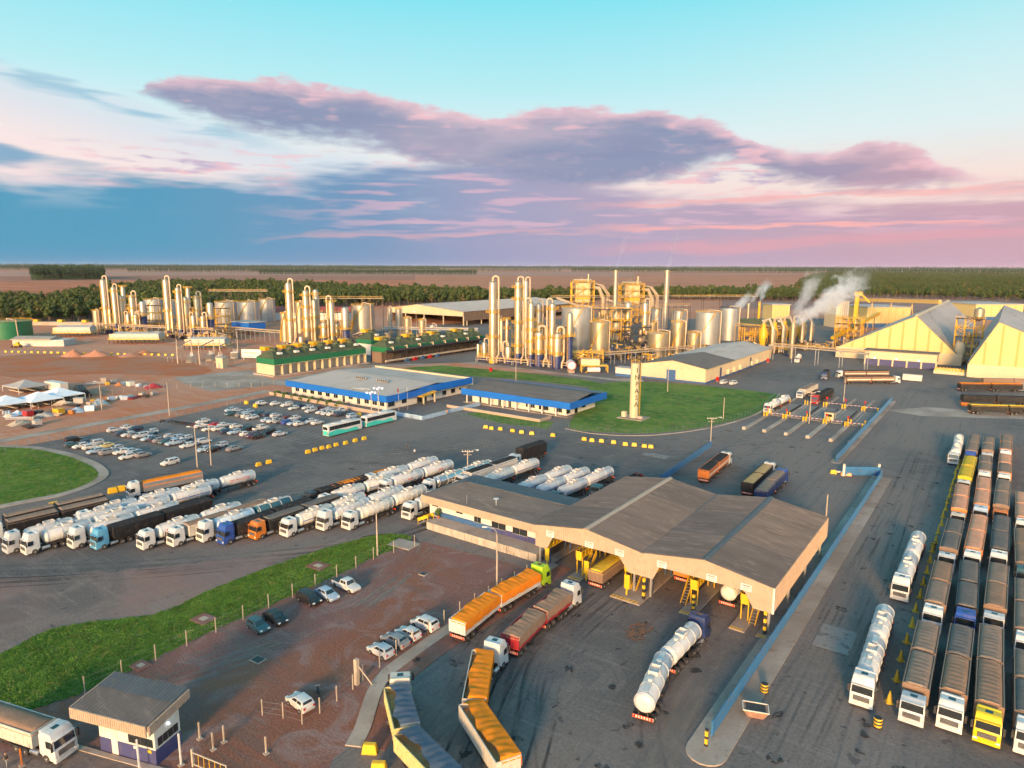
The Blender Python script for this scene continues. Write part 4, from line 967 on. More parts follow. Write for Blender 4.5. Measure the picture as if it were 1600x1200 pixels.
# --- inspection roof
st = thing('truck_inspection_roof', 'large double gabled grey roof over the truck inspection bays', 'canopy', (-41.5, 91, 0))
X0, X1, D, EV, RG, FB = -19.5, 19.5, 33.0, 7.2, 8.7, 3.5
roof_pts = [(X0, EV), (-9.75, RG), (0, EV + .05), (9.75, RG), (X1, EV)]
for i in range(4):
    (xa, za), (xb, zb) = roof_pts[i], roof_pts[i + 1]
    lo, hi = ((xa, za), (xb, zb)) if za < zb else ((xb, zb), (xa, za))
    for k in range(3):                      # three bands of sheets from front to back
        y0, y1 = -.35 + k * 11.2 - (.12 if k else 0), -.35 + (k + 1) * 11.2
        dz = -.03 * k
        p = part('roof_sheets', corr_sheet((lo[0], y0, lo[1] + dz + .06), (lo[0], y1, lo[1] + dz + .06), (hi[0], y1, hi[1] + dz + .06), (hi[0], y0, hi[1] + dz + .06), 24, .13), M_roofg if (i + k) % 3 else M_roofg2, st, smooth=False)
for x in (-9.75, 9.75):
    part('ridge_cap', MB().exy([(x - .5, RG + .03), (x, RG + .2), (x + .5, RG + .03), (x + .5, RG + .1), (x, RG + .27), (x - .5, RG + .1)], -.36, D + .3), M_tan if x < 0 else M_roofd, st)
part('valley_gutter', MB().exy([(-.35, EV + .17), (.35, EV + .17), (.3, EV + .02), (-.3, EV + .02)], -.3, D), M_roofd, st)
prof = roof_pts + [(X1, FB), (X1 - 2.6, FB), (X1 - 4.0, 5.75), (2.9, 5.75), (1.9, FB), (-2.1, FB), (-3.9, 5.75), (X0 + 3.4, 5.75), (X0 + 2.3, FB), (X0, FB)]
fm = MB().exy(prof[::-1], -.12, .0)
def fb_at(x):
    for a, b in zip(prof[4:], prof[5:]):
        if min(a[0], b[0]) - 1e-6 <= x <= max(a[0], b[0]) + 1e-6 and abs(a[0] - b[0]) > 1e-6: return a[1] + (b[1] - a[1]) * (x - a[0]) / (b[0] - a[0])
    return FB
def top_at(x):
    for a, b in zip(roof_pts, roof_pts[1:]):
        if a[0] <= x <= b[0]: return a[1] + (b[1] - a[1]) * (x - a[0]) / (b[0] - a[0])
for i in range(96):
    x = X0 + .2 + i * .406
    fm.box(x - .06, x + .06, -.17, -.115, fb_at(x) + .02, top_at(x) - .02)
part('front_fascia', fm, M_tan, st, smooth=False)
sm = MB().box(X1 - .005, X1 + .1, .05, D, FB + .2, EV - .02)
ribbed_wall(sm, (X1 + .1, .1), (X1 + .1, D), FB + .2, EV - .02, 82)
part('side_fascia', sm, M_tan, st, smooth=False)
part('left_fascia', MB().box(X0 - .1, X0, .05, D, 5.9, EV - .02), M_tan, st)
part('back_fascia', MB().exy(roof_pts[::-1] + [(X0, 5.9), (X1, 5.9)], D, D + .1), M_tan, st)
part('corner_flashing', MB().box(X1 - .12, X1 + .16, -.2, .1, FB - .04, EV + .02), M_white, st)
for x in (-19.2, -1.6, 1.2, 18.8):
    for y in (1.0, 11.3, 21.6, 32.2):
        c = MB().box(x - .16, x + .16, y - .16, y + .16, 0, EV - .2)
        part('column', c, M_steel, st)
for y in (1.0, 11.3, 21.6, 32.2):
    b = MB()
    for (xa, za), (xb, zb) in zip(roof_pts, roof_pts[1:]):
        b.bar((xa, y, za - .25), (xb, y, zb - .25), .2, .35); b.bar((xa, y, min(za, zb) - 1.0), (xb, y, min(za, zb) - 1.0), .12)
        for t in (.25, .5, .75): b.bar((xa + (xb - xa) * t, y, min(za, zb) - 1.0), (xa + (xb - xa) * t, y, za + (zb - za) * t - .3), .08)
    part('roof_truss', b, M_steel, st)
for x in (-58, -50.6, -45.2, -38.2, -30.6, -25.7):
    sg = part('sign_board', MB().box(-.75, .75, -.04, .04, -.5, .5), M_sign, st, (x + 41.5, -.22, 6.3))
    for k in range(3): part('sign_line', MB().box(-.55 + .1 * (k % 2), .55 - .12 * (k == 2), -.06, -.03, -.06, .06), M_signtxt if k == 0 else M_steel, sg, (0, 0, .28 - k * .27))
# islands, stairs and platforms belong to the inspection bays
def stripes(parent, x0, x1, y, z=.2, n=7):
    w = (x1 - x0) / n
    for i in range(0, n, 1):
        part('stripe', MB().hexa([(x0 + w * i, y - .62, z), (x0 + w * (i + .55), y - .62, z), (x0 + w * (i + .85), y + .1, z), (x0 + w * (i + .3), y + .1, z)], [(x0 + w * i, y - .62, z + .012), (x0 + w * (i + .55), y - .62, z + .012), (x0 + w * (i + .85), y + .1, z + .012), (x0 + w * (i + .3), y + .1, z + .012)]), M_yel, parent)
ISL = [(-60.6, -58.8), (-54.0, -51.6), (-45.4, -40.4), (-34.9, -32.5), (-27.5, -25.3), (-23.8, -22.2)]
names = ['leftmost', 'second from left', 'wide middle', 'fourth from left', 'fifth from left', 'rightmost narrow']
for (xa, xb), nmx in zip(ISL, names):
    isl = thing('concrete_island', f'{nmx} concrete island with yellow striped end between inspection lanes', 'traffic island', ((xa + xb) / 2, 90.4, 0), group='islands under the inspection roof')
    h = (xb - xa) / 2
    part('slab', MB().box(-h, h, -.6 if h < 1.5 else -2.2, 33.5, 0, .2), M_conc, isl, bevel=.04)
    stripes(isl, -h + .05, h - .3, 0 if h < 1.5 else -1.5)
def platform(label, x, y0, y1, h, dirn):
    """inspection gantry: deck on legs, railings, a stair going down towards -Y"""
    g = thing('inspection_gantry', label, 'gantry', (x, y0, .2), group='yellow gantries under the inspection roof')
    L = y1 - y0
    part('deck', MB().box(-.6, .6, 0, L, h - .12, h), M_yel, g)
    for s in (-1, 1):
        r = MB(); r.bar((s * .58, 0, h + 1.05), (s * .58, L, h + 1.05), .07); r.bar((s * .58, 0, h + .55), (s * .58, L, h + .55), .05)
        for i in range(int(L / 1.1) + 1): r.bar((s * .58, i * 1.1, h), (s * .58, i * 1.1, h + 1.05), .06)
        part('railing', r, M_yel, g)
        for y in (.3, L / 2, L - .3): part('leg', MB().box(s * .5 - .07, s * .5 + .07, y - .07, y + .07, 0, h - .12), M_yel if dirn else M_bluep, g)
    part('end_panel', MB().box(-.5, .5, -.1, -.02, h - .5, h + 1.0), M_yel, g)
    sx = 1.35 * dirn
    if dirn:
        for s in (-.42, .42):
            st_ = MB().hexa([(sx + s - .03, -.8, .05), (sx + s + .03, -.8, .05), (sx + s + .03, -.3, .0), (sx + s - .03, -.3, .0)], [(sx + s - .03, 2.6, h + .9), (sx + s + .03, 2.6, h + .9), (sx + s + .03, 2.9, h - .1), (sx + s - .03, 2.9, h - .1)])
            part('stair_side', st_, M_yel, g)
        for i in range(9):
            t = (i + .5) / 9; part('tread', MB().box(sx - .4, sx + .4, -.5 + 3.2 * t - .12, -.5 + 3.2 * t + .12, h * t - .02, h * t + .02), M_steel, g)
platform('yellow gantry with railing at the left end of the roof', -59.6, 92.4, 106, 2.9, 0)
platform('yellow gantry with steep stairs left of the brown truck', -53.0, 91.8, 108, 3.0, 1)
platform('yellow gantry with stairs right of the brown truck', -44.6, 92.6, 108, 3.0, 1)
platform('yellow gantry without stairs behind the middle pier', -41.0, 92.6, 108, 3.0, 0)
platform('yellow gantry with stairs behind the dark blue cab', -33.9, 93.0, 108, 3.0, -1)
platform('yellow gantry with stairs nearest the right side wall', -26.4, 93.0, 108, 3.0, 1)
def stripe_post(label, x, y, h=3.4):
    p = thing('striped_post', label, 'post', (x, y, .2), group='yellow and black posts at the roof front')
    for i in range(6): part('band', MB().box(-.2, .2, -.2, .2, i * h / 6, (i + 1) * h / 6 - .002), M_yel if i % 2 else M_blk, p)
stripe_post('yellow and black banded post below the middle pier', -40.7, 90.3)
stripe_post('yellow and black banded post below the right corner', -22.9, 91.0)
stripe_post('yellow and black banded post behind the dark blue cab', -33.2, 91.2, 2.6)
for x, y, w, nmx in ((-58.9, 91.3, .8, 'above the lime green cab'), (-50.9, 90.6, .9, 'beside the brown truck'), (-43.4, 90.0, .9, 'under the middle pier')):
    bd = thing('yellow_notice_board', f'tall plain yellow board {nmx}', 'board', (x, y, .2), group='yellow boards at the inspection bays')
    part('board', MB().box(-w / 2, w / 2, -.06, .06, 1.0, 3.3), M_yel, bd, bevel=.02); part('post', MB().box(-.12, .12, -.05, .05, 0, 1.0), M_yel, bd)
# --- low office wing left of the roof
lw = thing('scale_office', 'low office wing with tan fascia, white wall and blue band', 'building', (-91, 94.6, 0))
wx0, wx1 = 1.6, 29.8
part('wall', MB().box(wx0, wx1, .8, 15.2, 1.2, 4.6), M_white, lw)
part('blue_band', MB().box(wx0 + 1.4, wx0 + 15.5, 0.72, 0.798, 1.46, 2.5), M_bluep, lw)
part('navy_band', MB().box(wx0 + 15.5, wx1, 0.72, 0.798, 1.46, 2.5), M_navyp, lw)
for x, w, z0, z1 in ((2.3, 1.5, 3.4, 4.2), (8.6, 1.5, 3.3, 4.1), (13.0, 1.6, 2.5, 3.9), (17.2, 3.2, 2.4, 3.8), (22.0, 3.2, 2.4, 3.8), (27.8, 1.8, 2.4, 3.9)):
    wn = part('window', MB().box(x, x + w, 0.70, 0.79, z0, z1), M_win, lw)
    part('window_frame', MB().box(x - .08, x + w + .08, 0.66, 0.74, z0 - .1, z0).box(x - .08, x + w + .08, 0.66, 0.74, z1, z1 + .08).box(x + w / 2 - .03, x + w / 2 + .03, 0.67, 0.71, z0, z1), M_steel, wn)
fl = MB().box(0, 30, 0, .15, 3.9, 5.35)
ribbed_wall(fl, (0, 0), (30, 0), 3.9, 5.35, 62)
part('front_fascia', fl, M_tan, lw, smooth=False)
fs_ = MB().box(0, .15, .15, 16.6, 3.9, 5.3); ribbed_wall(fs_, (0, 16.6), (0, .2), 3.9, 5.3, 34)
part('end_fascia', fs_, M_tan, lw, smooth=False)
RZ = 6.7
part('roof_sheets', corr_sheet((.1, .1, 5.3), (30, .1, 5.3), (30, 8.6, RZ), (5.2, 8.6, RZ), 46, .06), M_roofg, lw, smooth=False)
part('roof_sheets', corr_sheet((30, 16.7, 5.3), (.1, 16.7, 5.3), (5.2, 8.6, RZ), (30, 8.6, RZ), 46, .06), M_roofd, lw, smooth=False)
part('hip_sheets', corr_sheet((.1, 16.7, 5.3), (.1, .1, 5.3), (5.2, 8.58, RZ), (5.2, 8.62, RZ), 24, .05), M_roofd, lw, smooth=False)
part('ridge_cap', MB().bar((5.2, 8.6, RZ + .08), (30, 8.6, RZ + .08), .5, .1), M_roofd, lw)
part('roof_ladder_post', MB().bar((11, 1.0, 5.4), (11, 1.0, 7.3), .07), M_steel, lw)
an = part('antenna', MB().bar((16.5, 3.0, 5.8), (16.5, 3.0, 6.9), .07).lathe([(.02, 0), (.5, .12), (.55, .2)], 14, (16.5, 3.0, 6.9)), M_sign, lw)
dk = thing('loading_dock', 'raised concrete walkway with stained panel wall before the scale office', 'dock', (-87, 91.8, 0))
part('deck', MB().box(0, 25.6, .1, 3.55, 0, 1.45), M_conc, dk)
for i in range(16):
    w = 25.6 / 16; dd = .02 * (i % 3)
    part('wall_panel', MB().box(w * i + .03, w * (i + 1) - .03, -.02 - dd, .1, 0.02, 1.47), M_concw, dk)
stp = thing('steel_steps', 'yellow steel steps at the left end of the raised walkway', 'steps', (-88.2, 92.6, 0))
for s in (0, 1.6):
    part('rail', MB().bar((-1.8, s, 1.0), (.8, s, 2.2), .12, .6).bar((-1.8, s, 0), (-1.8, s, 1.1), .1).bar((.8, s, 0), (.8, s, 2.3), .1), M_yel, stp)
for i in range(5): part('tread', MB().box(-1.7 + i * .45, -1.3 + i * .45, .05, 1.55, .2 + i * .22, .25 + i * .22), M_steel, stp)
pt_ = thing('potted_shrub', 'small potted shrub at the left corner of the scale office', 'plant', (-86.4, 94.6, 1.45))
part('pot', MB().lathe([(.22, 0), (.32, .5), (.3, .5)], 12), mat('terracotta', (.32, .12, .06), .8), pt_)
def leafy(n, rx, rz, cz, seed, m, parent, size=.35, name='crown', core=True):
    r = random.Random(seed); mb = MB()
    for i in range(n):
        u = r.uniform(-1, 1); t = r.uniform(0, 2 * pi); q = (1 - u * u) ** .5; k = r.uniform(.55, 1.0)
        c = Vector((rx * k * q * cos(t), rx * k * q * sin(t), cz + rz * k * u))
        a = Vector((r.uniform(-1, 1), r.uniform(-1, 1), r.uniform(-1, 1))).normalized(); b = a.cross(Vector((r.uniform(-1, 1), r.uniform(-1, 1), r.uniform(-1, 1)))).normalized()
        s = size * r.uniform(.6, 1.2)
        mb.quad(c - a * s - b * s * .6, c + a * s - b * s * .6, c + a * s * .8 + b * s * .6, c - a * s * .8 + b * s * .6)
    return part(name, mb, m, parent, smooth=False)
M_leaf = mat('shrub_leaf', (.06, .115, .025), .7, 0, .5, .8)
leafy(90, .5, .8, 1.3, 3, M_leaf, pt_, .22, 'foliage')
# --- guard house, turned a little
gh = thing('guard_house', 'small guard house with mono pitch roof, navy base and cream walls', 'building', (-72.19, 26.5, 0), radians(18.4))
part('lower_wall', MB().box(0, 7.3, 0, 3.3, 0, 1.7), M_navyp, gh)
part('upper_wall', MB().exx([(0, 1.7), (3.3, 1.7), (3.3, 5.1), (0, 4.75)], 0, 7.3), M_white, gh)
for k in range(4):
    part('window', MB().box(3.9 + k * .8, 4.64 + k * .8, -.05, .02, 1.95, 2.85), M_win, gh)
    part('window', MB().box(7.28, 7.35, .35 + k * .68, .95 + k * .68, 1.95, 2.85), M_win, gh)
part('door', MB().box(1.6, 2.4, -.05, .02, .1, 2.7), M_white, gh)
part('door', MB().box(-.04, .02, 1.0, 1.9, .1, 2.2), M_navyp, gh)
part('roof_sheets', corr_sheet((-2.75, -.75, 4.92), (7.2, -.75, 4.92), (7.2, 4.8, 5.55), (-2.75, 4.8, 5.55), 22, .07), M_roofg, gh, smooth=False)
part('roof_sheets', corr_sheet((-2.73, 2.5, 5.33), (7.18, 2.5, 5.33), (7.18, 4.82, 5.60), (-2.73, 4.82, 5.60), 22, .07), M_roofd, gh, smooth=False)
gf = MB().box(-2.75, 7.2, -.87, -.75, 3.75, 4.95); ribbed_wall(gf, (-2.75, -.87), (7.2, -.87), 3.75, 4.95, 34)
part('front_fascia', gf, M_tan, gh, smooth=False)
ge = MB().exx([(-.75, 3.8), (4.8, 4.6), (4.8, 5.55), (-.75, 4.92)], 7.36, 7.46)
for k in range(18): y = -.6 + k * .3; ge.box(7.46, 7.51, y - .05, y + .05, 3.8 + (y + .75) * .144, 4.9 + (y + .75) * .113)
part('end_fascia', ge, M_tan, gh, smooth=False)
part('end_fascia', MB().exx([(-.75, 3.8), (4.8, 4.6), (4.8, 5.55), (-.75, 4.92)], -2.85, -2.75), M_tan, gh)
M_lampon = mat('lit_lamp', (.9, .9, 1.0), .4, emit=((.75, .8, 1.0), 2.0))
part('wall_lamp', MB().lathe([(.05, 0), (.14, .1), (.12, .24), (.02, .26)], 10, (7.5, 1.7, 3.5)), M_lampon, gh)
part('wall_lamp', MB().lathe([(.05, 0), (.12, .1), (.1, .22), (.02, .24)], 10, (1.0, -.2, 2.9)), M_sign, gh)
part('notice', MB().box(4.5, 5.0, -.06, -.03, 1.35, 1.65), M_sign, gh); part('notice', MB().box(6.3, 6.8, -.06, -.03, 1.3, 1.6), M_yel, gh)
# --- blue fences
def blue_fence(label, x0, y0, x1, y1, z=.16, h=1.9, step=3.0, grp='blue sheet fences'):
    L = hypot(x1 - x0, y1 - y0); f = thing('sheet_fence', label, 'fence', (x0, y0, z), atan2(y1 - y0, x1 - x0), grp)
    n = max(1, round(L / step)); w = L / n
    pm = MB().box(0, w - .06, -.03, .03, .06, h)
    for k in range(8): pm.box(w * (k + .5) / 8 - .05, w * (k + .5) / 8 + .05, -.06, -.03, .1, h - .04)
    me = pm.mesh('panel', M_fence, smooth=False); po = MB().box(-.05, .05, .03, .13, 0, h + .08).mesh('post', M_fence)
    for i in range(n): ob('panel', me, f, (w * i + .03, 0, 0))
    for i in range(n + 1): ob('post', po, f, (w * i, 0, 0))
    return f
blue_fence('long blue fence on the kerb beside the inspection roof', -21.3, 66.2, -21.0, 181.3)
blue_fence('blue fence beside the rightmost weighing lane', -32.7, 189, -32.9, 291)
blue_fence('blue fence at the gap before the weighbridge', -28.6, 177.6, -21.6, 182.2, h=2.2)
blue_fence('blue fence leading from the roof towards the staff gate', -61.8, 136, -64.2, 184, z=.1)
sp = thing('striped_post', 'yellow banded post at the near end of the long blue fence', 'post', (-21.3, 64.4, .16), group='yellow and black posts at the roof front')
for i in range(7): part('band', MB().box(-.16, .16, -.1, .1, i * .3, i * .3 + .29), M_yel if i % 3 else M_blk, sp)
for x, y, nmx in ((-28.8, 177.4, 'left'), (-21.9, 182.4, 'right')):
    g_ = thing('gate_post', f'{nmx} cream gate post of the short blue fence', 'post', (x, y, 0), group='cream gate posts'); part('shaft', MB().box(-.25, .25, -.25, .25, 0, 3.0), M_white, g_, bevel=.03); part('cap', MB().box(-.3, .3, -.3, .3, 3.0, 3.12), M_conc, g_)

# ------------------------------------------------------------------ offices, warehouses
M_ss = mat('stainless_cladding', (.47, .385, .27), .34, .7, .10, .35, (.45, .33, .2), .25)
M_ss2 = mat('dull_steel_cladding', (.42, .37, .31), .4, .6, .15, .3, (.34, .26, .19), .35)
M_silo = mat('galvanised_silo', (.40, .40, .39), .42, .5, .14, .2, (.30, .24, .2), .35)
M_navysteel = mat('navy_steel', (.012, .028, .12), .5, .1, .15, .5, DUST, .25)
M_yelst = mat('yellow_steel', (.66, .36, .012), .5, .05, .15, .6, (.22, .12, .04), .35)
M_pipe = mat('cream_pipe', (.50, .38, .27), .45, .2, .12, .8)
M_cream = mat('cream_cladding', (.56, .46, .30), .65, .05, .08, .15, (.40, .28, .16), .3)
M_yclad = mat('yellow_cream_cladding', (.62, .48, .20), .6, .05, .08, .12, (.45, .32, .14), .3)
M_yrib = mat('ochre_rib', (.52, .34, .10), .6, 0, .1, .3)
M_greenc = mat('green_frp_cladding', (.012, .14, .06), .5, 0, .12, .4)
M_greenr = mat('mossy_green_roof', (.05, .075, .038), .7, 0, .25, .3, (.20, .13, .06), .6)
M_brownw = mat('brown_shed_wall', (.17, .115, .08), .7, 0, .2, .1)
M_rail = mat('fence_rail', (.20, .24, .30), .5, .3)
def off_roof(parent, x0, x1, y0, y1, z, m):
    xm = (x0 + x1) / 2
def office(label, x0, x1, y0, y1, wall_in, wins_front, wins_side, z0=3.0, z1=5.3, step=None, roof_m=None, parapet=True):
    o = thing('office_building', label, 'building', (x0, y0, 0)); W, Dp = x1 - x0, y1 - y0; wi = wall_in
    part('wall', MB().box(wi, W - wi, wi, Dp - wi, 0, z0 + .3), M_white, o)
    f = [(0, z0), (W, z0), (W, z1), (0, z1)]
    part('blue_fascia', MB().box(0, W, 0, .25, z0, z1), M_blue, o)
    sy = step or 0
    sd = MB().box(W - .25, W, .25, sy if sy else Dp, z0, z1)
    if sy: sd.exx([(sy, z0), (sy + 4, z0 + .5), (Dp, z0 + .5), (Dp, z1 + .8), (sy + 4, z1 + .8), (sy, z1)], W - .25, W)
    part('blue_fascia', sd, M_blue, o)
    part('soffit', MB().box(.25, W - .25, .25, Dp, z0 + .05, z0 + .15), M_white, o)
    # low gable with standing-seam sheets
    ry = Dp / 2 + 2; zt = z1 + 1.2
    part('roof_sheets', corr_sheet((.3, .3, z1 - .5), (W - .3, .3, z1 - .5), (W - .3, ry, zt), (.3, ry, zt), 40, .12), roof_m, o, smooth=False)
    part('roof_sheets', corr_sheet((W - .3, Dp, z1 - .3), (.3, Dp, z1 - .3), (.3, ry, zt), (W - .3, ry, zt), 40, .12), roof_m, o, smooth=False)
    if parapet: part('parapet', MB().box(0, W, Dp, Dp + .3, z0, z1 + .5).box(-.3, 0, .3, Dp, z0, z1 - .2), M_cream, o)
    for x, w, a, b in wins_front:
        wn = part('window', MB().box(x, x + w, wi - .06, wi + .02, a, b), M_win, o)
        part('window_frame', MB().box(x - .1, x + w + .1, wi - .1, wi - .04, a - .12, a).box(x + w / 2 - .05, x + w / 2 + .05, wi - .09, wi - .05, a, b), M_steel, wn)
    for y, w, a, b in wins_side:
        wn = part('window', MB().box(W - wi - .02, W - wi + .06, y, y + w, a, b), M_win, o)
        part('window_frame', MB().box(W - wi + .04, W - wi + .1, y - .1, y + w + .1, a - .12, a), M_steel, wn)
    return o
wf = [(4 + i * 4.6, 2.3, 1.3, 2.75) for i in range(6)] + [(32, 1.3, .1, 2.5), (35.5, 2.2, 1.8, 2.8), (40, 1.6, .5, 2.5), (44, 2.3, 1.2, 2.7), (48.2, 2.3, 1.2, 2.7), (52, 2.2, 1.2, 2.7)]
o1 = office('large office with bright blue fascia and grey roof beside the car park', -230, -173, 163.5, 211, 1.6, wf, [(2.2, 3.2, 1.0, 2.7), (9, 2.4, 1.2, 2.6), (17, 5, .1, 2.8), (25, 2, 1.2, 2.6), (31, 2.2, 1.0, 2.7), (36, 2.4, 1.0, 2.7), (41, 1.0, 1.6, 2.4)], step=15, roof_m=M_roofl)
part('entrance_canopy', MB().bar((57.5, 16, 2.9), (57.5, 24, 3.9), 3.0, .35), M_yelst, o1)
for y in (17, 23): part('canopy_column', MB().box(58.2, 58.7, y, y + .5, 0, 3.2), M_cream, o1)
part('skylight', MB().box(35, 41, 4.0, 4.6, 5.35, 5.45), M_sign, o1); part('skylight', MB().box(37, 43, 5.2, 5.8, 5.5, 5.6), M_sign, o1)
for cx in (22, 34):
    ac = part('roof_plant', MB().box(cx, cx + 5.5, 17, 18.2, 6.1, 7.0), M_steel, o1)
    for k in range(5): part('fan_unit', MB().cyl((cx + .6 + k * 1.08, 16.98, 6.6), (cx + .6 + k * 1.08, 16.9, 6.6), .36, n=10), M_frame, ac)
wf2 = [(6 + i * 4.6, 1.2, .1, 2.3) for i in range(4)] + [(27.5, 1.6, 1.2, 2.5), (29.6, 1.6, 1.2, 2.5), (33, 4, 1.0, 2.5), (39.5, 3, 1.0, 2.5)]
o2 = office('smaller office with bright blue fascia and open veranda', -163, -115.5, 192, 217.5, 3.0, wf2, [(2.6, 2.4, .8, 2.6), (8, 2, .1, 2.6), (13, 2.5, 1.2, 2.5)], roof_m=M_roofg, parapet=False)
for i in range(8): part('veranda_column', MB().box(2 + i * 5.6, 2.4 + i * 5.6, .6, 1.0, 0, 3.0), M_white, o2)
part('veranda_floor', MB().box(.5, 46.5, .3, 3.0, .0, .14), M_conc, o2)
part('roof_edge', MB().box(0, 47.5, 25.5, 25.7, 3.0, 5.2), M_blue, o2)
for x in (28, 30.2, 33): part('bicycle_rack', MB().tube([(x, .8, .15), (x, .8, .9), (x + .8, .8, .9), (x + .8, .8, .15)], .05, 6), M_steel, o2)
# low planted wall before the offices
rw = thing('retaining_wall', 'low tan retaining wall with hedge mounds along the car park', 'wall', (-233, 157.8, 0))
part('wall', MB().box(0, 62, 0, .4, 0, 1.2), M_tan, rw)
fr = MB()
for i in range(32): fr.bar((i * 2, 1.6, 0), (i * 2, 1.6, 2.0), .06)
fr.bar((0, 1.6, 2.0), (62, 1.6, 2.0), .06); fr.bar((0, 1.6, 1.2), (62, 1.6, 1.2), .04)
part('railing', fr, M_rail, rw)
for i in range(8):
    hd = thing('hedge_mound', f'{ORD[i]} rounded hedge mound from left on the tan wall', 'hedge', (-229 + i * 5.2, 158.8, .0), group='hedge mounds before the blue trimmed office')
    leafy(150, 1.5, 1.2, .7, i, M_leaf, hd, .4, 'foliage')
fw = thing('retaining_wall', 'low tan wall around the strip of lawn before the smaller office', 'wall', (-161, 181.5, 0))
part('wall', MB().box(0, 40, 0, .4, 0, 1.0), M_tan, fw); part('end_wall', MB().box(40, 40.4, 0, 7, 0, 1.0), M_tan, fw)
plz = thing('glass_railing', 'pale blue railing around the office forecourt', 'railing', (-172, 160.5, 0))
for i in range(10): part('pane', MB().box(i * 1.9, i * 1.9 + 1.8, -.02, .02, .1, 1.5), mat('blue_rail_pane', (.30, .42, .55), .3), plz)
for i in range(16): part('pane', MB().box(19, 19.04, i * 1.9, i * 1.9 + 1.8, .1, 1.5), MATS['blue_rail_pane'], plz)
for i, (x, y) in enumerate(((-169.5, 166), (-168.6, 169.5))):
    fp = thing('flagpole', ['left', 'right'][i] + ' flagpole before the office entrance', 'flagpole', (x, y, 0), group='flagpoles'); part('pole', MB().cyl((0, 0, 0), (0, 0, 8.5), .09, .06, 8), M_steel, fp); part('flag', MB().box(.05, .09, -.6, .0, 6.9, 8.2), paint['red'] if i == 0 else paint['white'], fp)
# totem tower with vertical lettering
tt = thing('water_tower_totem', 'slender cream tower with vertical black letters on the lawn', 'tower', (-98.96, 205.96))
TH = 18.5
part('shaft', MB().lathe([(1.45, 0), (1.45, TH), (1.35, TH + .1), (.02, TH + .3)], 28), M_cream, tt)
part('railing', MB().lathe([(1.5, TH), (1.5, TH + .06), (1.42, TH + .06)], 20).tube([(1.45 * cos(2 * pi * i / 20), 1.45 * sin(2 * pi * i / 20), TH + 1.1) for i in range(21)], .05, 6), M_yelst, tt)
for i in range(10): a = 2 * pi * i / 10; part('rail_post', MB().bar((1.45 * cos(a), 1.45 * sin(a), TH), (1.45 * cos(a), 1.45 * sin(a), TH + 1.1), .06), M_yelst, tt)
_fa = -pi / 2 + YAW - .18
for i, ch in enumerate('INPASA'):
    z = TH - 2.2 - i * 2.3; a = radians(-90) + radians(54) - .0
    ax, ay = cos(a), sin(a)
    ob('letter', text_mesh(ch, 2.3, M_blk, .06), tt, (ax * 1.47, ay * 1.47, z), rot=(pi / 2, 0, a + pi / 2))
ld = MB()
for s in (-.25, .25): ld.bar((1.6, .9 + s, 1), (1.6, .9 + s, TH + .5), .07)
for i in range(34): ld.bar((1.6, .65, 1.2 + i * .5), (1.6, 1.15, 1.2 + i * .5), .05)
part('ladder', ld, M_yelst, tt)
part('base_slab', MB().box(-4.5, 4.5, -3.5, 3.5, 0, .25), M_conc, tt); part('pump_box', MB().box(-3.8, -2.4, -1.5, 0, .25, 2.0), M_cream, tt); part('pump', MB().cyl((2.4, -2, .9), (4.2, -2, .9), .5, n=10), M_pipe, tt)
# white warehouse
wh = thing('white_warehouse', 'long cream gabled warehouse with blue door and two tone roof', 'warehouse', (-134.5, 286, 0))
W, Lw, ez, rz_ = 30.5, 100, 6.6, 9.2
part('front_wall', MB().exy([(0, .8), (W, .8), (W, ez), (W / 2, rz_), (0, ez)], 0, .3), M_cream, wh)
sw = MB().box(W - .3, W, .3, Lw, .8, ez); ribbed_wall(sw, (W, .3), (W, Lw), .8, ez, 70, .08)
part('side_wall', sw, M_cream, wh, smooth=False)
part('back_wall', MB().exy([(0, 0), (W, 0), (W, ez), (W / 2, rz_), (0, ez)], Lw - .3, Lw), M_cream, wh); part('side_wall', MB().box(0, .3, .3, Lw - .3, 0, ez), M_cream, wh)
part('blue_plinth', MB().box(-.05, W + .05, -.06, .3, 0, .82).box(W - .3, W + .06, .3, Lw, 0, .82), M_bluep, wh)
part('door', MB().box(12.5, 16.8, -.12, .02, 0, 5.0), M_bluep, wh)
for y in (18, 62): part('door', MB().box(W - .02, W + .14, y, y + 2.0, .2, 5.2), M_navyp, wh)
for k in range(5): part('vent_hood', MB().lathe([(1.3, 0), (1.1, .5), (.5, .9), (.02, 1)], 12, (W + .2, 28 + k * 9 + (9 if k > 2 else 0), 2.6)).box(W, W + 1.2, 27 + k * 9 + (9 if k > 2 else 0), 29 + k * 9 + (9 if k > 2 else 0), 1.2, 2.7), M_cream, wh)
for y0, y1, m in ((-.6, 38, M_roofg), (37.9, Lw + .6, M_roofl)):
    part('roof_sheets', corr_sheet((-.7, y0, ez + .0), (-.7, y1, ez + .0), (W / 2, y1, rz_ + .12), (W / 2, y0, rz_ + .12), 30, .08), m, wh, smooth=False)
    part('roof_sheets', corr_sheet((W + .7, y0, ez + .0), (W + .7, y1, ez + .0), (W / 2, y1, rz_ + .12), (W / 2, y0, rz_ + .12), 30, .08), m, wh, smooth=False)
bt = thing('blue_white_kiosk', 'small white and blue kiosk left of the cream warehouse', 'kiosk', (-146, 283, 0)); part('wall', MB().box(0, 8, 0, 5, 1.4, 4.0), M_white, bt); part('lower_wall', MB().box(-.03, 8.03, -.03, 5.03, 0, 1.4), M_bluep, bt); part('roof', MB().box(-.4, 8.4, -.4, 5.4, 4.0, 4.25), M_roofl, bt)
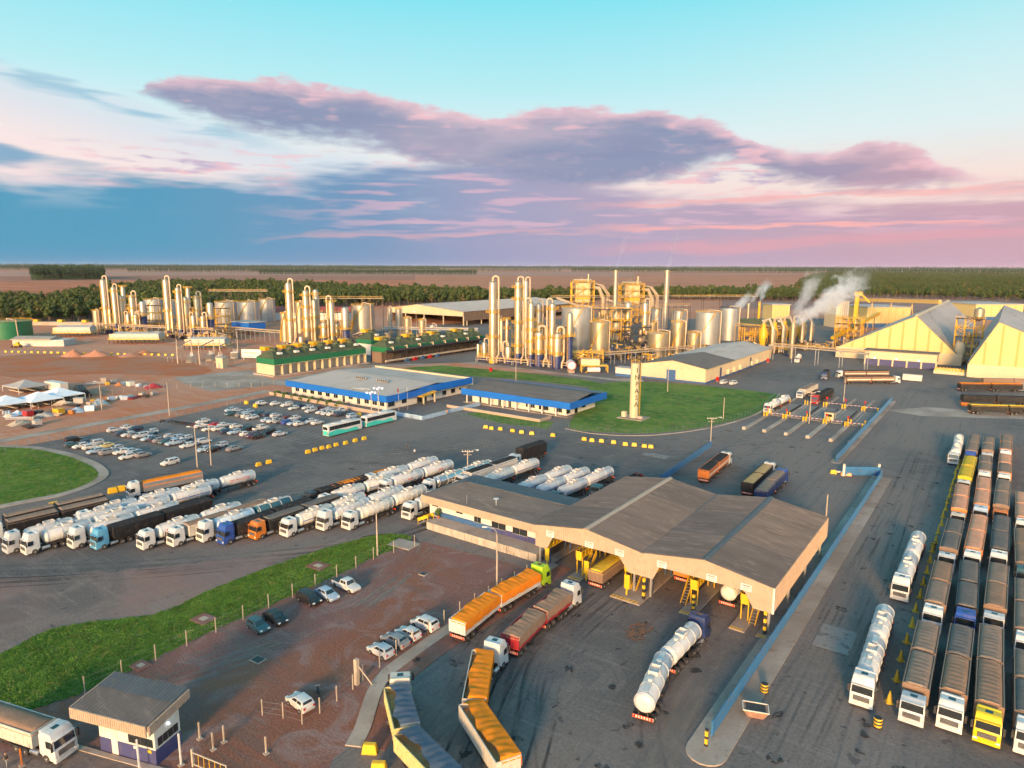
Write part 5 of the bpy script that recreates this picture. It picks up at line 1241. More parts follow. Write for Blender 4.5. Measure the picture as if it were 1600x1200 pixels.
# triangular storage sheds
def tri_shed(label, pts, y0, y1, ribs, roofs):
    s = thing('storage_shed', label, 'storage shed', (0, y0, 0))
    part('front_wall', MB().exy(pts, 0, .5), M_yclad, s)
    r = MB()
    hi = pts
    def top(x):
        z = 0
        for (xa, za), (xb, zb) in zip(pts, pts[1:] + pts[:1]):
            if min(xa, xb) <= x <= max(xa, xb) and abs(xa - xb) > .1: z = max(z, za + (zb - za) * (x - xa) / (xb - xa))
        return z
    for x in ribs:
        t = min(top(x - .5), top(x + .5)) - .3
        if t > 7: part('ochre_rib', MB().box(x - .5, x + .5, -.1, -.002, 6.2, t), M_yrib, s)
    xs = [p[0] for p in pts]; x = min(xs) + .6; thin = MB()
    while x < max(xs) - .6:
        t = min(top(x - .1), top(x + .1)) - .2
        if t > 6.5: thin.box(x - .07, x + .07, -.06, -.001, 6.2, t)
        x += 1.15
    part('cladding_ribs', thin, M_yclad, s, smooth=False)
    part('concrete_base', MB().box(min(xs) - .1, max(xs) + .1, -.35, .45, 0, 6.1), M_cream, s)
    for (xa, za), (xb, zb), m in roofs: part('roof_sheets', corr_sheet((xa, -.6, za), (xa, y1 - y0, za), (xb, y1 - y0, zb), (xb, -.6, zb), 50, .12), m, s, smooth=False)
    return s
M_shedroof = mat('worn_shed_roof', (.40, .34, .31), .55, .2, .3, .05, (.18, .13, .1), .6, stretch=(1, .2, 1))
s1 = tri_shed('tall pointed storage shed with ochre ribs and long grey roof', [(-78, 0), (-18, 0), (-20.5, 6), (-40, 25), (-78, 5.5)], 422, 640, [-70 + 6.1 * i for i in range(9)], [((-78.5, 5.3), (-40, 25.2), M_shedroof), ((-19.8, 5.5), (-40, 25.2), M_shedroof)])
part('ridge_vent', MB().exy([(-41, 25.0), (-40, 25.9), (-39, 25.0)], -.6, 218), M_cream, s1)
s2 = tri_shed('second pointed storage shed cut by the right picture edge', [(-13.2, 0), (44, 0), (44, 6), (-3.6, 26), (-13.4, 6)], 381, 560, [-7.5, -1.5, 4.5, 10.5, 16.5], [((-13.8, 6), (-3.6, 26.2), M_shedroof), ((44, 6), (-3.6, 26.2), M_shedroof)])
an_ = thing('loading_annex', 'low cream loading building with navy bays before the pointed shed', 'building', (-59.5, 397, 0))
part('wall', MB().box(0, 32.5, 0, 9, 3.4, 7.6), M_cream, an_)
part('roof', MB().box(-.6, 33, -.7, 9.6, 7.6, 8.0), M_roofg, an_)
for k in range(6): part('pier', MB().box(k * 6.4, k * 6.4 + .7, 0, .8, 0, 3.4), M_cream, an_)
for k in range(5): part('bay_door', MB().box(k * 6.4 + .7, k * 6.4 + 6.4, .5, .7, 0, 3.4), M_navyp, an_)
part('gutter_line', MB().box(0, 32.5, -.06, 0, 5.6, 5.72), M_tan, an_)
for k in range(3):
    part('flood_lamp', MB().box(4.5 + k * 10, 5.1 + k * 10, -.5, -.1, 3.9, 4.2), M_lampon, an_)
rmp = thing('yellow_ramp_wall', 'long ramp wall with yellow and black chevrons beside the second shed', 'wall', (-27, 384, 0))
part('wall', MB().box(0, 14, 0, .6, 0, 1.6), M_cream, rmp)
for y in (-.02, 5.0):
    for k in range(10): part('chevron', MB().hexa([(k * 1.4, y - .04, 1.62 if y else 1.0), (k * 1.4 + .7, y - .04, 1.62 if y else 1.0), (k * 1.4 + .7, y + .5, 1.62 if y else 1.0), (k * 1.4, y + .5, 1.62 if y else 1.0)], [(k * 1.4 + .5, y - .04, 2.6 if y else 1.98), (k * 1.4 + 1.2, y - .04, 2.6 if y else 1.98), (k * 1.4 + 1.2, y + .5, 2.6 if y else 1.98), (k * 1.4 + .5, y + .5, 2.6 if y else 1.98)]), M_yel, rmp)
part('back_wall', MB().box(0, 14, 5.0, 5.6, 0, 2.2), M_cream, rmp)
cb_ = thing('site_container', 'pale site container before the yellow chevron ramp', 'container', (-36.40, 351.15)); part('body', MB().box(0, 7.5, 0, 2.5, .2, 2.7), M_white, cb_); part('roof', MB().box(-.1, 7.6, -.1, 2.6, 2.7, 2.85), M_steel, cb_)
# flat yellow sheds and far tanks behind
def far_shed(label, a, b, z0, z1, depth, m=M_yclad):
    dx_, dy_ = b[0] - a[0], b[1] - a[1]; L = hypot(dx_, dy_)
    s = thing('far_warehouse', label, 'warehouse', (a[0], a[1], 0), atan2(dy_, dx_), group='pale warehouses at the back of the plant')
    part('wall', MB().box(0, L, 0, depth, z0, z1), m, s); part('roof', MB().box(-.8, L + .8, -.8, depth + .8, z1, z1 + .8), M_roofl, s)
    for i in range(1, 6): part('seam', MB().box(L * i / 6 - .2, L * i / 6 + .2, -.12, 0, z0, z1), M_yrib, s)
    part('base_band', MB().box(-.1, L + .1, -.15, depth, 0, z0 + (z1 - z0) * .22), M_bluep if m is M_yclad else M_cream, s)
far_shed('pale yellow warehouse behind the elevated conveyor', (-98.08, 647.52), (-68.72, 670.69), 0, 17, 40)
far_shed('pale yellow warehouse behind the second pointed shed', (-27.54, 812.91), (10.21, 843.06), 0, 15, 50)
far_shed('small white plant building behind the steam', (-119.02, 631.00), (-110.74, 637.53), 8, 22, 20, M_white)
far_shed('yellow plant building left of the large steam plume', (-162.42, 596.76), (-150.73, 605.98), 3, 19, 20, M_yclad)
# open sided dark warehouse behind the cooling towers
dw = thing('open_warehouse', 'huge open fronted warehouse with pale roof behind the cooling towers', 'warehouse', (-470, 449, 0))
W, Lw = 92, 190
part('gable_fascia', MB().exy([(0, 8), (W, 8), (W, 12), (38, 16.5), (0, 12)], 0, .5), M_cream, dw)
sw = MB().box(W - .6, W, .5, Lw, 4, 12); ribbed_wall(sw, (W, 1), (W, Lw), 4, 12, 60, .25)
part('side_wall', sw, M_brownw, dw, smooth=False); part('back_wall', MB().box(0, W, Lw - .5, Lw, 0, 12), M_brownw, dw)
part('side_wall', MB().box(0, .6, .5, Lw, 0, 12), M_brownw, dw)
for i in range(5): part('front_column', MB().box(i * W / 4 - .4, i * W / 4 + .4, 0, .8, 0, 8.2), M_cream, dw)
for i in range(10): part('side_column', MB().box(W - .7, W - .1, 5 + i * 20, 5.8 + i * 20, 0, 4), M_cream, dw)
part('roof_sheets', corr_sheet((-1, -1, 12), (-1, Lw, 12), (38, Lw, 16.6), (38, -1, 16.6), 60, .2), M_roofl, dw, smooth=False)
part('roof_sheets', corr_sheet((W + 1, -1, 12), (W + 1, Lw, 12), (38, Lw, 16.6), (38, -1, 16.6), 60, .2), M_roofl, dw, smooth=False)
part('stock_heap', MB().lathe([(38, 0), (30, 4), (16, 8), (3, 10), (.1, 10)], 20, (42, 70, 0)), mat('brown_heap', (.14, .06, .03), .95, 0, .3, .2), dw)
# ------------------------------------------------------------------ cooling towers
def cool_cell(parent, x0, x1, y0, y1, z0, zb, zt, hatch=True):
    cx, cy = (x0 + x1) / 2, (y0 + y1) / 2; r = 2.0
    p = part('fan_hood', MB().hexa([(x0, y0, zb), (x1, y0, zb), (x1, y1, zb), (x0, y1, zb)], [(cx - r, cy - r, zt), (cx + r, cy - r, zt), (cx + r, cy + r, zt), (cx - r, cy + r, zt)]), M_greenr, parent, smooth=False)
    rb = MB()
    for k in range(9):
        t = k / 8
        for (ax, ay), (bx, by), (cx0, cy0), (dx0, dy0) in (((x0, y0), (x1, y0), (cx - r, cy - r), (cx + r, cy - r)), ((x1, y0), (x1, y1), (cx + r, cy - r), (cx + r, cy + r)), ((x0, y1), (x0, y0), (cx - r, cy + r), (cx - r, cy - r))):
            rb.bar((ax + (bx - ax) * t, ay + (by - ay) * t, zb + .05), (cx0 + (dx0 - cx0) * t, cy0 + (dy0 - cy0) * t, zt + .05), .16, .14)
    part('hood_rib', rb, M_greenr, p, smooth=False)
    part('fan_ring', MB().lathe([(r * .95, 0), (r * .85, .9), (r * .98, 1.5), (r * .8, 1.5), (r * .6, .3)], 16, (cx, cy, zt)), M_greenr, p)
    if hatch:
        part('access_box', MB().box(x1 - 2.8, x1 - 1.0, cy - 1.0, cy + 1.0, (zb + zt) / 2 + .3, (zb + zt) / 2 + 1.2), M_sign, p); part('motor_deck', MB().box(x0 - .5, x0 + 3.5, cy - 2.2, cy + 2.2, zt, zt + 1.7), M_yelst, p)
c1 = thing('cooling_tower', 'long concrete cooling tower with green hoods left of the offices', 'cooling tower', (-283, 186, 0), group='cooling towers')
CW_, n1, cl_ = 13.5, 6, 9.2
for i in range(n1):
    cool_cell(c1, 0, CW_, i * cl_, (i + 1) * cl_, 5.3, 8.0, 11.0)
    part('green_band', MB().box(-.1, CW_ + .1, i * cl_ + .02, (i + 1) * cl_ - .02, 5.3, 8.0), M_greenc, c1)
    gb = MB()
    for k in range(9): gb.box(CW_ + .1, CW_ + .22, i * cl_ + .3 + k * 1.02, i * cl_ + .5 + k * 1.02, 5.3, 8.0)
    part('band_ribs', gb, M_greenc, c1, smooth=False)
for i in range(n1 * 2 + 1): part('pier', MB().box(CW_ - 2.0, CW_ + .1, i * cl_ / 2 - .22, i * cl_ / 2 + .22, 0, 5.28), M_cream, c1)
part('inner_wall', MB().box(.5, CW_ - 2.0, .3, n1 * cl_ - .3, 0, 5.28), M_concw, c1)
part('end_wall', MB().box(-.05, CW_, -.25, .0, 0, 5.28), M_cream, c1)
part('walk_edge', MB().box(CW_, CW_ + .5, -.2, n1 * cl_ + .2, 5.15, 5.35), M_cream, c1)
part('basin', MB().box(-1, CW_ + 1.5, -1.5, n1 * cl_ + 1, 0, .6), M_conc, c1)
c2 = thing('cooling_tower', 'single green hooded cooling cell on a white base behind the long towers', 'cooling tower', (-305, 266, 0), group='cooling towers')
part('base', MB().box(0, 12.5, 0, 12.5, 0, 6.2), M_white, c2); part('green_band', MB().box(-.1, 12.6, -.1, 12.6, 6.2, 8.6), M_greenc, c2); cool_cell(c2, 0, 12.5, 0, 12.5, 0, 8.6, 12.2)
c3 = thing('cooling_tower', 'long elevated cooling tower with green hoods and dark steel frame', 'cooling tower', (-272, 247, 0), group='cooling towers')
n3, cl3 = 8, 10.2
for i in range(n3):
    cool_cell(c3, 0, 12, i * cl3, (i + 1) * cl3, 6.5, 8.4, 11.4, hatch=(i % 2 == 0))
    part('green_band', MB().box(-.1, 12.1, i * cl3 + .02, (i + 1) * cl3 - .02, 5.8, 8.4), M_greenc, c3)
    part('motor_duct', MB().tube([(12, i * cl3 + 3, 8.2), (13.6, i * cl3 + 3, 8.6), (13.9, i * cl3 + 3, 7.2)], .35, 8), M_pipe, c3)
for i in range(n3 * 2 + 1):
    for x in (.2, 11.8): part('leg', MB().box(x - .2, x + .2, i * cl3 / 2 - .2, i * cl3 / 2 + .2, 0, 5.8), M_navysteel if x < 5 else M_frame, c3)
for i in range(n3): part('brace', MB().bar((11.9, i * cl3, .3), (11.9, (i + 1) * cl3, 5.5), .2).bar((11.9, (i + 1) * cl3, .3), (11.9, i * cl3, 5.5), .2), M_frame, c3)
part('inner_wall', MB().box(.5, 8, 0, n3 * cl3, 0, 5.7), M_brownw, c3)
part('header_pipe', MB().cyl((13.4, -2, 6.6), (13.4, n3 * cl3 + 4, 6.6), .8, n=14), M_frame, c3); part('header_pipe', MB().cyl((13.2, -2, 1.6), (13.2, n3 * cl3, 1.6), .6, n=12), M_pipe, c3)
for i in range(5): part('pump', MB().cyl((13.5, 12 + i * 6, 1.0), (13.5, 14 + i * 6, 1.0), .8, n=10).box(12.8, 14.2, 11.5 + i * 6, 14.4 + i * 6, 0, .4), M_lamp_red if i % 2 else M_bluep, c3)

# ------------------------------------------------------------------ process plant
def column(label, c, skirt=.14, plats=(.3, .55, .8), goose=1, grp='distillation columns', skirt_m=None, shell_m=None, ladder=True, legs=False):
    x, y, h, r = c
    o = thing('distillation_column', label, 'column', (x, y, 0), YAW, grp)
    sk = h * skirt; n = 20
    part('skirt', MB().lathe([(r * 1.04, 0), (r * 1.04, sk), (r, sk + .2)], n), skirt_m or M_navysteel, o)
    part('shell', MB().lathe([(r, sk + .05), (r, h - r * .7), (r * .86, h - r * .3), (r * .5, h - r * .06), (.02, h)], n), shell_m or M_ss, o)
    k = int((h - sk) / 4.0)
    for i in range(1, k + 1): part('band', MB().lathe([(r * 1.0, -.12), (r * 1.05, -.12), (r * 1.05, .12), (r, .12)], n, (0, 0, sk + (h - sk - r) * i / (k + 1))), shell_m or M_ss, o)
    for f in plats:
        z = h * f; w = 1.0 + r * .25
        p = part('ring_platform', MB().lathe([(r, z), (r + w, z), (r + w, z + .18), (r, z + .18)], n), M_yelst, o)
        rm = MB(); m_ = 12
        for i in range(m_): a = 2 * pi * i / m_; rm.bar(((r + w) * cos(a), (r + w) * sin(a), z), ((r + w) * cos(a), (r + w) * sin(a), z + 1.3), .1)
        for zz in (.7, 1.3): rm.tube([((r + w) * cos(2 * pi * i / m_), (r + w) * sin(2 * pi * i / m_), z + zz) for i in range(m_ + 1)], .08, 4)
        part('railing', rm, M_yelst, p, smooth=False)
    if goose:
        s = goose; R = max(.32, r * .26); q = r + R + .4
        pts = [(0, 0, h - .2), (0, 0, h + R * 2)] + [(s * (q / 2) * (1 - cos(pi * i / 8)), 0, h + R * 2 + q * .45 * sin(pi * i / 8)) for i in range(1, 8)] + [(s * q, 0, h + R * 2), (s * q, 0, h * .55), (s * q, 0, 4.5), (s * (q - 1.0), -1.2, 2.8), (s * (q - 1.0), -1.2, .4)]
        part('vapour_pipe', MB().tube(pts, R, 10), M_pipe, o)
    if ladder:
        lm = MB(); a = -2.2; px_, py_ = (r + .35) * cos(a), (r + .35) * sin(a)
        for s in (-.3, .3): lm.bar((px_ + s * .7, py_ - s * .4, 1), (px_ + s * .7, py_ - s * .4, h - r), .1)
        for i in range(int(h / 1.2)): lm.bar((px_ - .21, py_ + .12, 1.2 + i * 1.2), (px_ + .21, py_ - .12, 1.2 + i * 1.2), .07)
        part('ladder', lm, M_yelst, o, smooth=False)
    return o
def tank(label, c, roof=.12, bands=6, rail=True, stair=True, m=None, grp='storage tanks', elev=0.0, railm=None, pipe=1, n=36):
    x, y, h, r = c; m = m or M_silo
    o = thing('storage_tank', label, 'tank', (x, y, 0), YAW, grp); rh = r * roof
    z0 = elev
    if elev:
        part('cone', MB().lathe([(.8, elev * .35), (r, elev), (r * .98, elev)], n), m, o)
        for i in range(8): a = 2 * pi * i / 8; part('leg', MB().cyl((r * .94 * cos(a), r * .94 * sin(a), 0), (r * .94 * cos(a), r * .94 * sin(a), elev + .4), .3, n=8), M_steel, o)
    part('shell', MB().lathe([(r, z0), (r, h - rh)], n), m, o)
    part('roof', MB().lathe([(r * 1.01, h - rh), (r * 1.01, h - rh + .12), (.4, h), (.02, h)], n), m, o)
    for i in range(1, bands): part('seam', MB().lathe([(r * .995, -.08), (r + .07, -.08), (r + .07, .08), (r * .995, .08)], n, (0, 0, z0 + (h - rh - z0) * i / bands)), m, o)
    if rail:
        rm = MB(); k = max(12, int(r * 2.4)); z = h - rh
        for i in range(k): a = 2 * pi * i / k; rm.bar((r * 1.03 * cos(a), r * 1.03 * sin(a), z), (r * 1.03 * cos(a), r * 1.03 * sin(a), z + 1.2), .1)
        for zz in (.6, 1.2): rm.tube([(r * 1.03 * cos(2 * pi * i / 24), r * 1.03 * sin(2 * pi * i / 24), z + zz) for i in range(25)], .09, 4)
        part('railing', rm, railm or M_yelst, o, smooth=False)
    if stair:
        sm = MB(); N = 14; a0, a1 = -2.9, -1.3
        for i in range(N):
            t0, t1 = i / N, (i + 1) / N; b0, b1 = a0 + (a1 - a0) * t0, a0 + (a1 - a0) * t1; q = r + .5
            sm.bar((q * cos(b0), q * sin(b0), z0 + (h - rh - z0) * t0 + .3), (q * cos(b1), q * sin(b1), z0 + (h - rh - z0) * t1 + .3), .8, .2)
            sm.bar((q * 1.03 * cos(b0), q * 1.03 * sin(b0), z0 + (h - rh - z0) * t0 + 1.4), (q * 1.03 * cos(b1), q * 1.03 * sin(b1), z0 + (h - rh - z0) * t1 + 1.4), .1, .1)
        part('spiral_stair', sm, railm or M_yelst, o, smooth=False)
    if pipe:
        q = r + .7; part('riser_pipe', MB().tube([(q * .8 * pipe, -q * .5, .4), (q * .8 * pipe, -q * .55, h + .6), (q * .3 * pipe, -q * .3, h + 1.3), (0, 0, h + 1.3), (0, 0, h - .2)], .35, 8), M_pipe, o)
    return o
def frame(label, x, y, wx, wy, h, levels, nx=3, ny=2, m=None, rot=0.0, grp='steel process frames', stuff=0, seed=0):
    m = m or M_yelst
    o = thing('process_tower', label, 'process tower', (x, y, 0), rot, grp); r = random.Random(seed)
    for i in range(nx + 1):
        for j in range(ny + 1): part('post', MB().box(wx * i / nx - .2, wx * i / nx + .2, wy * j / ny - .2, wy * j / ny + .2, 0, h), m, o)
    for k in range(1, levels + 1):
        z = h * k / levels
        d = part('deck', MB().box(-.4, wx + .4, -.4, wy + .4, z - .25, z), M_frame if k % 2 else m, o)
        rl = MB()
        for zz in (.6, 1.2):
            rl.bar((-.4, -.4, z + zz), (wx + .4, -.4, z + zz), .1); rl.bar((wx + .4, -.4, z + zz), (wx + .4, wy + .4, z + zz), .1); rl.bar((-.4, -.4, z + zz), (-.4, wy + .4, z + zz), .1)
        for i in range(int(wx / 2) + 1): rl.bar((i * 2 - .3, -.4, z), (i * 2 - .3, -.4, z + 1.2), .1)
        for i in range(int(wy / 2) + 1): rl.bar((wx + .4, i * 2, z), (wx + .4, i * 2, z + 1.2), .1)
        part('railing', rl, m, d, smooth=False)
    for i in range(nx):
        for k in range(levels):
            if (i + k) % 2: part('brace', MB().bar((wx * i / nx, -.05, h * k / levels), (wx * (i + 1) / nx, -.05, h * (k + 1) / levels), .22), m, o)
    st_ = MB()
    for k in range(levels):
        a, b = (0, wx * .6) if k % 2 == 0 else (wx * .6, 0)
        st_.bar((a, -1.0, h * k / levels), (b, -1.0, h * (k + 1) / levels), 1.0, .2); st_.bar((a, -1.5, h * k / levels + 1.2), (b, -1.5, h * (k + 1) / levels + 1.2), .1)
    part('stairway', st_, m, o, smooth=False)
    for k in range(stuff):
        z = h * r.randint(0, levels - 1) / levels; px_, py_ = r.uniform(.15, .85) * wx, r.uniform(.1, .6) * wy; q = r.uniform(.5, 1.3); hh = r.uniform(1.5, h / levels * .85)
        if r.random() < .6: part('vessel', MB().lathe([(q * .5, z), (q, z + .3), (q, z + hh - .4), (q * .4, z + hh)], 12, (px_, py_, 0)), r.choice((M_ss, M_ss2, M_pipe)), o)
        else: part('duct', MB().tube([(px_, py_ - 1, z + .5), (px_, py_, z + hh), (px_ + r.uniform(-4, 4), py_, z + hh + .6), (px_ + r.uniform(-3, 3), py_, z + hh + 3)], q * .5, 8), r.choice((M_pipe, M_ss, M_yelst)), o)
    return o
def rack(label, a, b, h, pipes=5, w=3.0, step=9.0, m=None, grp='pipe racks', pm=None):
    L = hypot(b[0] - a[0], b[1] - a[1]); o = thing('pipe_rack', label, 'pipe rack', (a[0], a[1], 0), atan2(b[1] - a[1], b[0] - a[0]), grp)
    n = max(1, int(L / step)); mm = m or (M_frame if h > 12 else M_steel); pt = .1 if h > 12 else .15
    for i in range(n + 1): part('trestle', MB().box(L * i / n - pt, L * i / n + pt, -w / 2 - pt, -w / 2 + pt, 0, h + .8).box(L * i / n - pt, L * i / n + pt, w / 2 - pt, w / 2 + pt, 0, h + .8).box(L * i / n - .15, L * i / n + .15, -w / 2, w / 2, h - .3, h), mm, o)
    r = random.Random(int(L * 7))
    for k in range(pipes):
        q = r.uniform(.10, .24) if h > 12 else r.uniform(.12, .3); yy = -w / 2 + w * (k + .5) / pipes; zz = h + q + .01 + (1.1 if k % 3 == 2 else 0)
        part('pipe', MB().cyl((-.5, yy, zz), (L + .5, yy, zz), q, n=8), (pm or [M_pipe, M_ss, M_pipe, M_ss2])[k % 4], o)
    part('walk_rail', MB().bar((0, -w / 2 - .2, h + 1.9), (L, -w / 2 - .2, h + 1.9), .1).bar((0, -w / 2 - .2, h + 1.3), (L, -w / 2 - .2, h + 1.3), .1), M_yelst, o)
    return o
# --- main distillation unit
GM = 'columns of the main distillation unit'
column('tallest left column with arched pipe in the main unit', (-218.2, 283.1, 42.8, 2.10), .05, (.32, .62), 1, GM, skirt_m=M_yelst)
column('slim short column with navy skirt right of the tallest column', (-216.2, 287.7, 23.4, 1.09), .24, (.95,), -1, GM)
column('slim steel column behind the short navy skirted one', (-236.5, 320.3, 20.6, 1.05), .1, (.7, .95), 0, GM)
column('tall column with yellow platforms in the middle of the main unit', (-205.0, 287.2, 42.9, 1.87), .13, (.22, .5, .78, .92), 1, GM)
column('tall pale column just behind the middle one', (-221.2, 317.4, 42.6, 1.53), .1, (.6,), 1, GM, shell_m=M_ss2)
column('medium column with three yellow rings and navy skirt', (-195.7, 285.5, 32.5, 1.70), .18, (.38, .56, .72), -1, GM)
column('medium grey column behind the ringed one', (-215.4, 321.8, 30.1, 1.61), .1, (.6, .85), 1, GM, shell_m=M_ss2)
column('stout vessel with navy skirt and yellow ring left of centre', (-191.1, 286.2, 18.2, 2.28), .34, (.42, .8), 1, GM)
column('medium plain column left of the stout right vessel', (-184.7, 288.2, 32.5, 1.75), .2, (.3, .9), -1, GM)
column('stout vessel with navy skirt at the right front', (-180.2, 286.1, 18.2, 2.30), .34, (.4, .85), 1, GM)
column('thin steel column between vessel and navy half column', (-178.6, 290.1, 18.7, 0.84), .28, (), 0, GM)
column('column whose lower half is navy blue', (-175.4, 289.8, 28.0, 1.53), .57, (.58,), 0, GM)
column('small round vessel at the foot of the tall columns', (-210.4, 286.1, 9.4, 1.88), .3, (), -1, GM, ladder=False)
column('small pear shaped vessel at the left corner of the unit', (-226.4, 286.3, 10.4, 1.59), .2, (.3,), 1, GM, ladder=False)
column('thin vessel leftmost of the main unit', (-230.7, 286.2, 9.0, 0.90), .25, (), 0, GM, ladder=False)
column('thin vessel right of the pear shaped one', (-222.6, 285.9, 8.2, 0.82), .2, (), 0, GM, ladder=False)
# --- left units
def left_unit(tag, dx_px, rows, grp):
    for lab, c, sk, pl, go, mm in rows: column(f'{lab} in {tag}', c, sk, pl, go, grp, shell_m=mm)
left_unit('the left plant nearest the green trees', 0, [
    ('tallest column with arched pipe', (-548.4, 236.2, 40.0, 2.03), .06, (.45,), 1, None), ('tall slim column', (-542.9, 240.6, 34.4, 1.79), .16, (.9,), 1, None), ('column with yellow collar', (-544.4, 245.9, 28.0, 2.05), .14, (.85, .5), 0, None), ('rear slim column', (-582.4, 265.4, 34.1, 1.57), .1, (.97,), 0, M_ss2),
    ('pale broad column', (-565.4, 263.9, 27.4, 2.36), .1, (.6, .93), 1, None), ('short navy skirted vessel', (-535.8, 246.1, 14.4, 1.54), .45, (.5,), -1, None), ('short round topped vessel', (-531.3, 249.6, 13.9, 1.88), .44, (.8,), 1, None), ('half navy column', (-532.0, 255.6, 23.7, 2.34), .5, (.55,), 0, M_ss2), ('thin column at the tall one\'s foot', (-546.2, 237.9, 18.7, 0.96), .12, (.7,), 0, None)], 'columns of the leftmost unit')
left_unit('the second plant from the left', 0, [
    ('tallest column with arched pipe', (-479.9, 247.6, 40.8, 1.90), .06, (.45,), 1, None), ('tall slim column', (-469.3, 250.2, 35.2, 1.66), .16, (.9,), 1, None), ('column with yellow collar', (-469.7, 255.5, 28.8, 1.91), .14, (.85, .5), 0, None), ('rear slim column', (-509.7, 279.7, 34.2, 1.48), .1, (.97,), 0, M_ss2),
    ('pale broad column', (-490.3, 275.4, 28.6, 2.21), .1, (.6, .93), 1, None), ('short navy skirted vessel', (-462.0, 255.9, 16.1, 1.53), .42, (.5,), -1, None), ('short round topped vessel', (-456.7, 260.0, 15.7, 1.85), .42, (.8,), 1, None), ('half navy column', (-456.6, 265.7, 24.8, 2.18), .5, (.55,), 0, M_ss2), ('thin column at the tall one\'s foot', (-477.8, 249.2, 19.9, 1.00), .12, (.7,), 0, None)], 'columns of the second unit')
left_unit('the third plant from the left', 0, [
    ('tallest column with arched pipe', (-360.1, 261.4, 40.2, 1.91), .05, (.42, .85), 1, None), ('column with many yellow platforms', (-352.0, 267.7, 35.6, 1.92), .12, (.3, .5, .7, .9), 1, None), ('front column with grey bands', (-359.4, 279.9, 29.5, 1.90), .08, (.35, .6), 1, None), ('rear round topped column', (-384.0, 300.4, 34.5, 1.94), .08, (.9,), 0, M_ss2),
    ('thin navy footed column', (-366.1, 270.1, 19.1, 0.86), .25, (), 0, None), ('vessel on tall navy skirt', (-343.8, 274.0, 15.9, 1.84), .36, (.4, .8), 1, None), ('plain medium column', (-342.5, 279.4, 29.6, 1.89), .08, (.25, .95), -1, None), ('short yellow ringed vessel', (-360.6, 298.1, 12.8, 1.71), .25, (.4, .75), 1, None), ('bulky column on navy base', (-338.6, 286.9, 25.0, 2.44), .42, (.44,), 0, M_ss2), ('squat vessel', (-349.5, 261.1, 7.9, 1.65), .2, (), 0, None)], 'columns of the third unit')
GS = 'storage tanks'
tank('pale tank on legs left of the third unit columns', (-368.5, 263.8, 20.6, 2.67), .1, 4, elev=3.0, m=M_ss)
tank('tall pale tank left of the leftmost unit', (-576.1, 241.2, 15.4, 2.71), .1, 4, m=M_ss, stair=False)
tank('second small pale tank beside the leftmost unit', (-565.8, 242.4, 14.3, 1.59), .1, 3, m=M_ss, stair=False)
tank('broad galvanised tank behind the leftmost unit', (-622.1, 309.3, 20.6, 8.08), .08, 7)
tank('broad tank between the two left units', (-631.0, 331.1, 17.8, 7.18), .08, 7)
tank('broad tank behind the second unit, left of a pair', (-529.2, 322.9, 20.8, 9.12), .08, 8, railm=M_yelst)
tank('broad tank behind the second unit, right of a pair', (-504.3, 326.9, 21.4, 8.42), .08, 8, railm=M_yelst)
tank('broad tank rearmost right of the pair', (-550.2, 376.0, 20.4, 7.05), .08, 7)
tank('pale tank behind the tall third unit column', (-435.0, 325.1, 23.2, 3.41), .1, 5, m=M_ss)
tank('large cone bottomed tank right of the third unit', (-343.9, 306.1, 25.3, 7.20), .08, 7, elev=7.5, m=M_ss2)
tank('tall slender silo right of the cone bottomed tank', (-360.5, 346.5, 20.7, 1.39), .3, 6, m=M_ss2, stair=False, rail=False)
tank('tall round silo before the open warehouse', (-355.4, 350.4, 20.3, 2.50), .2, 6, m=M_ss2, stair=False)
tank('short cream tank before the open warehouse', (-347.5, 350.9, 13.7, 3.03), .1, 3, m=M_ss, stair=False)
tank('short cream tank with yellow rail before the open warehouse', (-336.1, 354.1, 12.7, 2.91), .1, 3, m=M_ss, stair=False)
tank('small white drum tank rightmost before the open warehouse', (-333.4, 361.8, 8.7, 3.22), .08, 3, m=M_silo, stair=False, rail=False)
gt = tank('large dark green tank at the left edge of the view', (-562.5, 177.6, 12.4, 14.27), .05, 6, m=M_greenc)
tank('huge pale grey fermenter behind the main unit', (-210.4, 356.1, 26.3, 9.32), .06, 9, m=M_silo, railm=M_yelst)
tank('bright steel tank with stair in front of the pale fermenter', (-187.7, 343.0, 19.4, 5.86), .06, 7, m=M_ss)
tank('pale tank right of the bright steel tank', (-223.0, 431.1, 21.5, 5.41), .08, 6)
tank('pale tank in the back row behind the slim columns', (-216.2, 483.7, 19.4, 4.38), .08, 6)
tank('pale tank in the back row beside the second chimney', (-202.7, 494.3, 17.9, 5.85), .08, 6)
tank('squat cone roofed steel tank before the cream warehouse', (-160.9, 363.7, 13.9, 6.24), .16, 5, m=M_ss)
tank('bright steel tank with yellow foot ring', (-155.6, 378.8, 18.7, 4.13), .08, 6, m=M_ss)
tank('small bright steel tank nearest the cream warehouse', (-144.8, 376.1, 13.2, 3.53), .08, 4, m=M_ss)
tank('small bright tank behind the squat cone roofed one', (-192.4, 423.8, 14.1, 3.43), .08, 4, m=M_ss)
tank('huge pale tank with yellow diagonal stair', (-161.2, 443.0, 21.2, 8.10), .06, 8, m=M_silo)
tank('huge pale tank rightmost of the tank farm', (-158.2, 476.1, 22.4, 6.52), .06, 8, m=M_silo, stair=False, railm=M_frame)
column('slim tall column with yellow rings between the tanks', (-216.6, 436.1, 26.0, 2.53), .06, (.4, .8), 0, 'slim columns in the tank farm', shell_m=M_ss2)
column('slim column with yellow lower pipes between the tanks', (-188.3, 403.2, 28.2, 1.98), .06, (.3, .75), 1, 'slim columns in the tank farm')
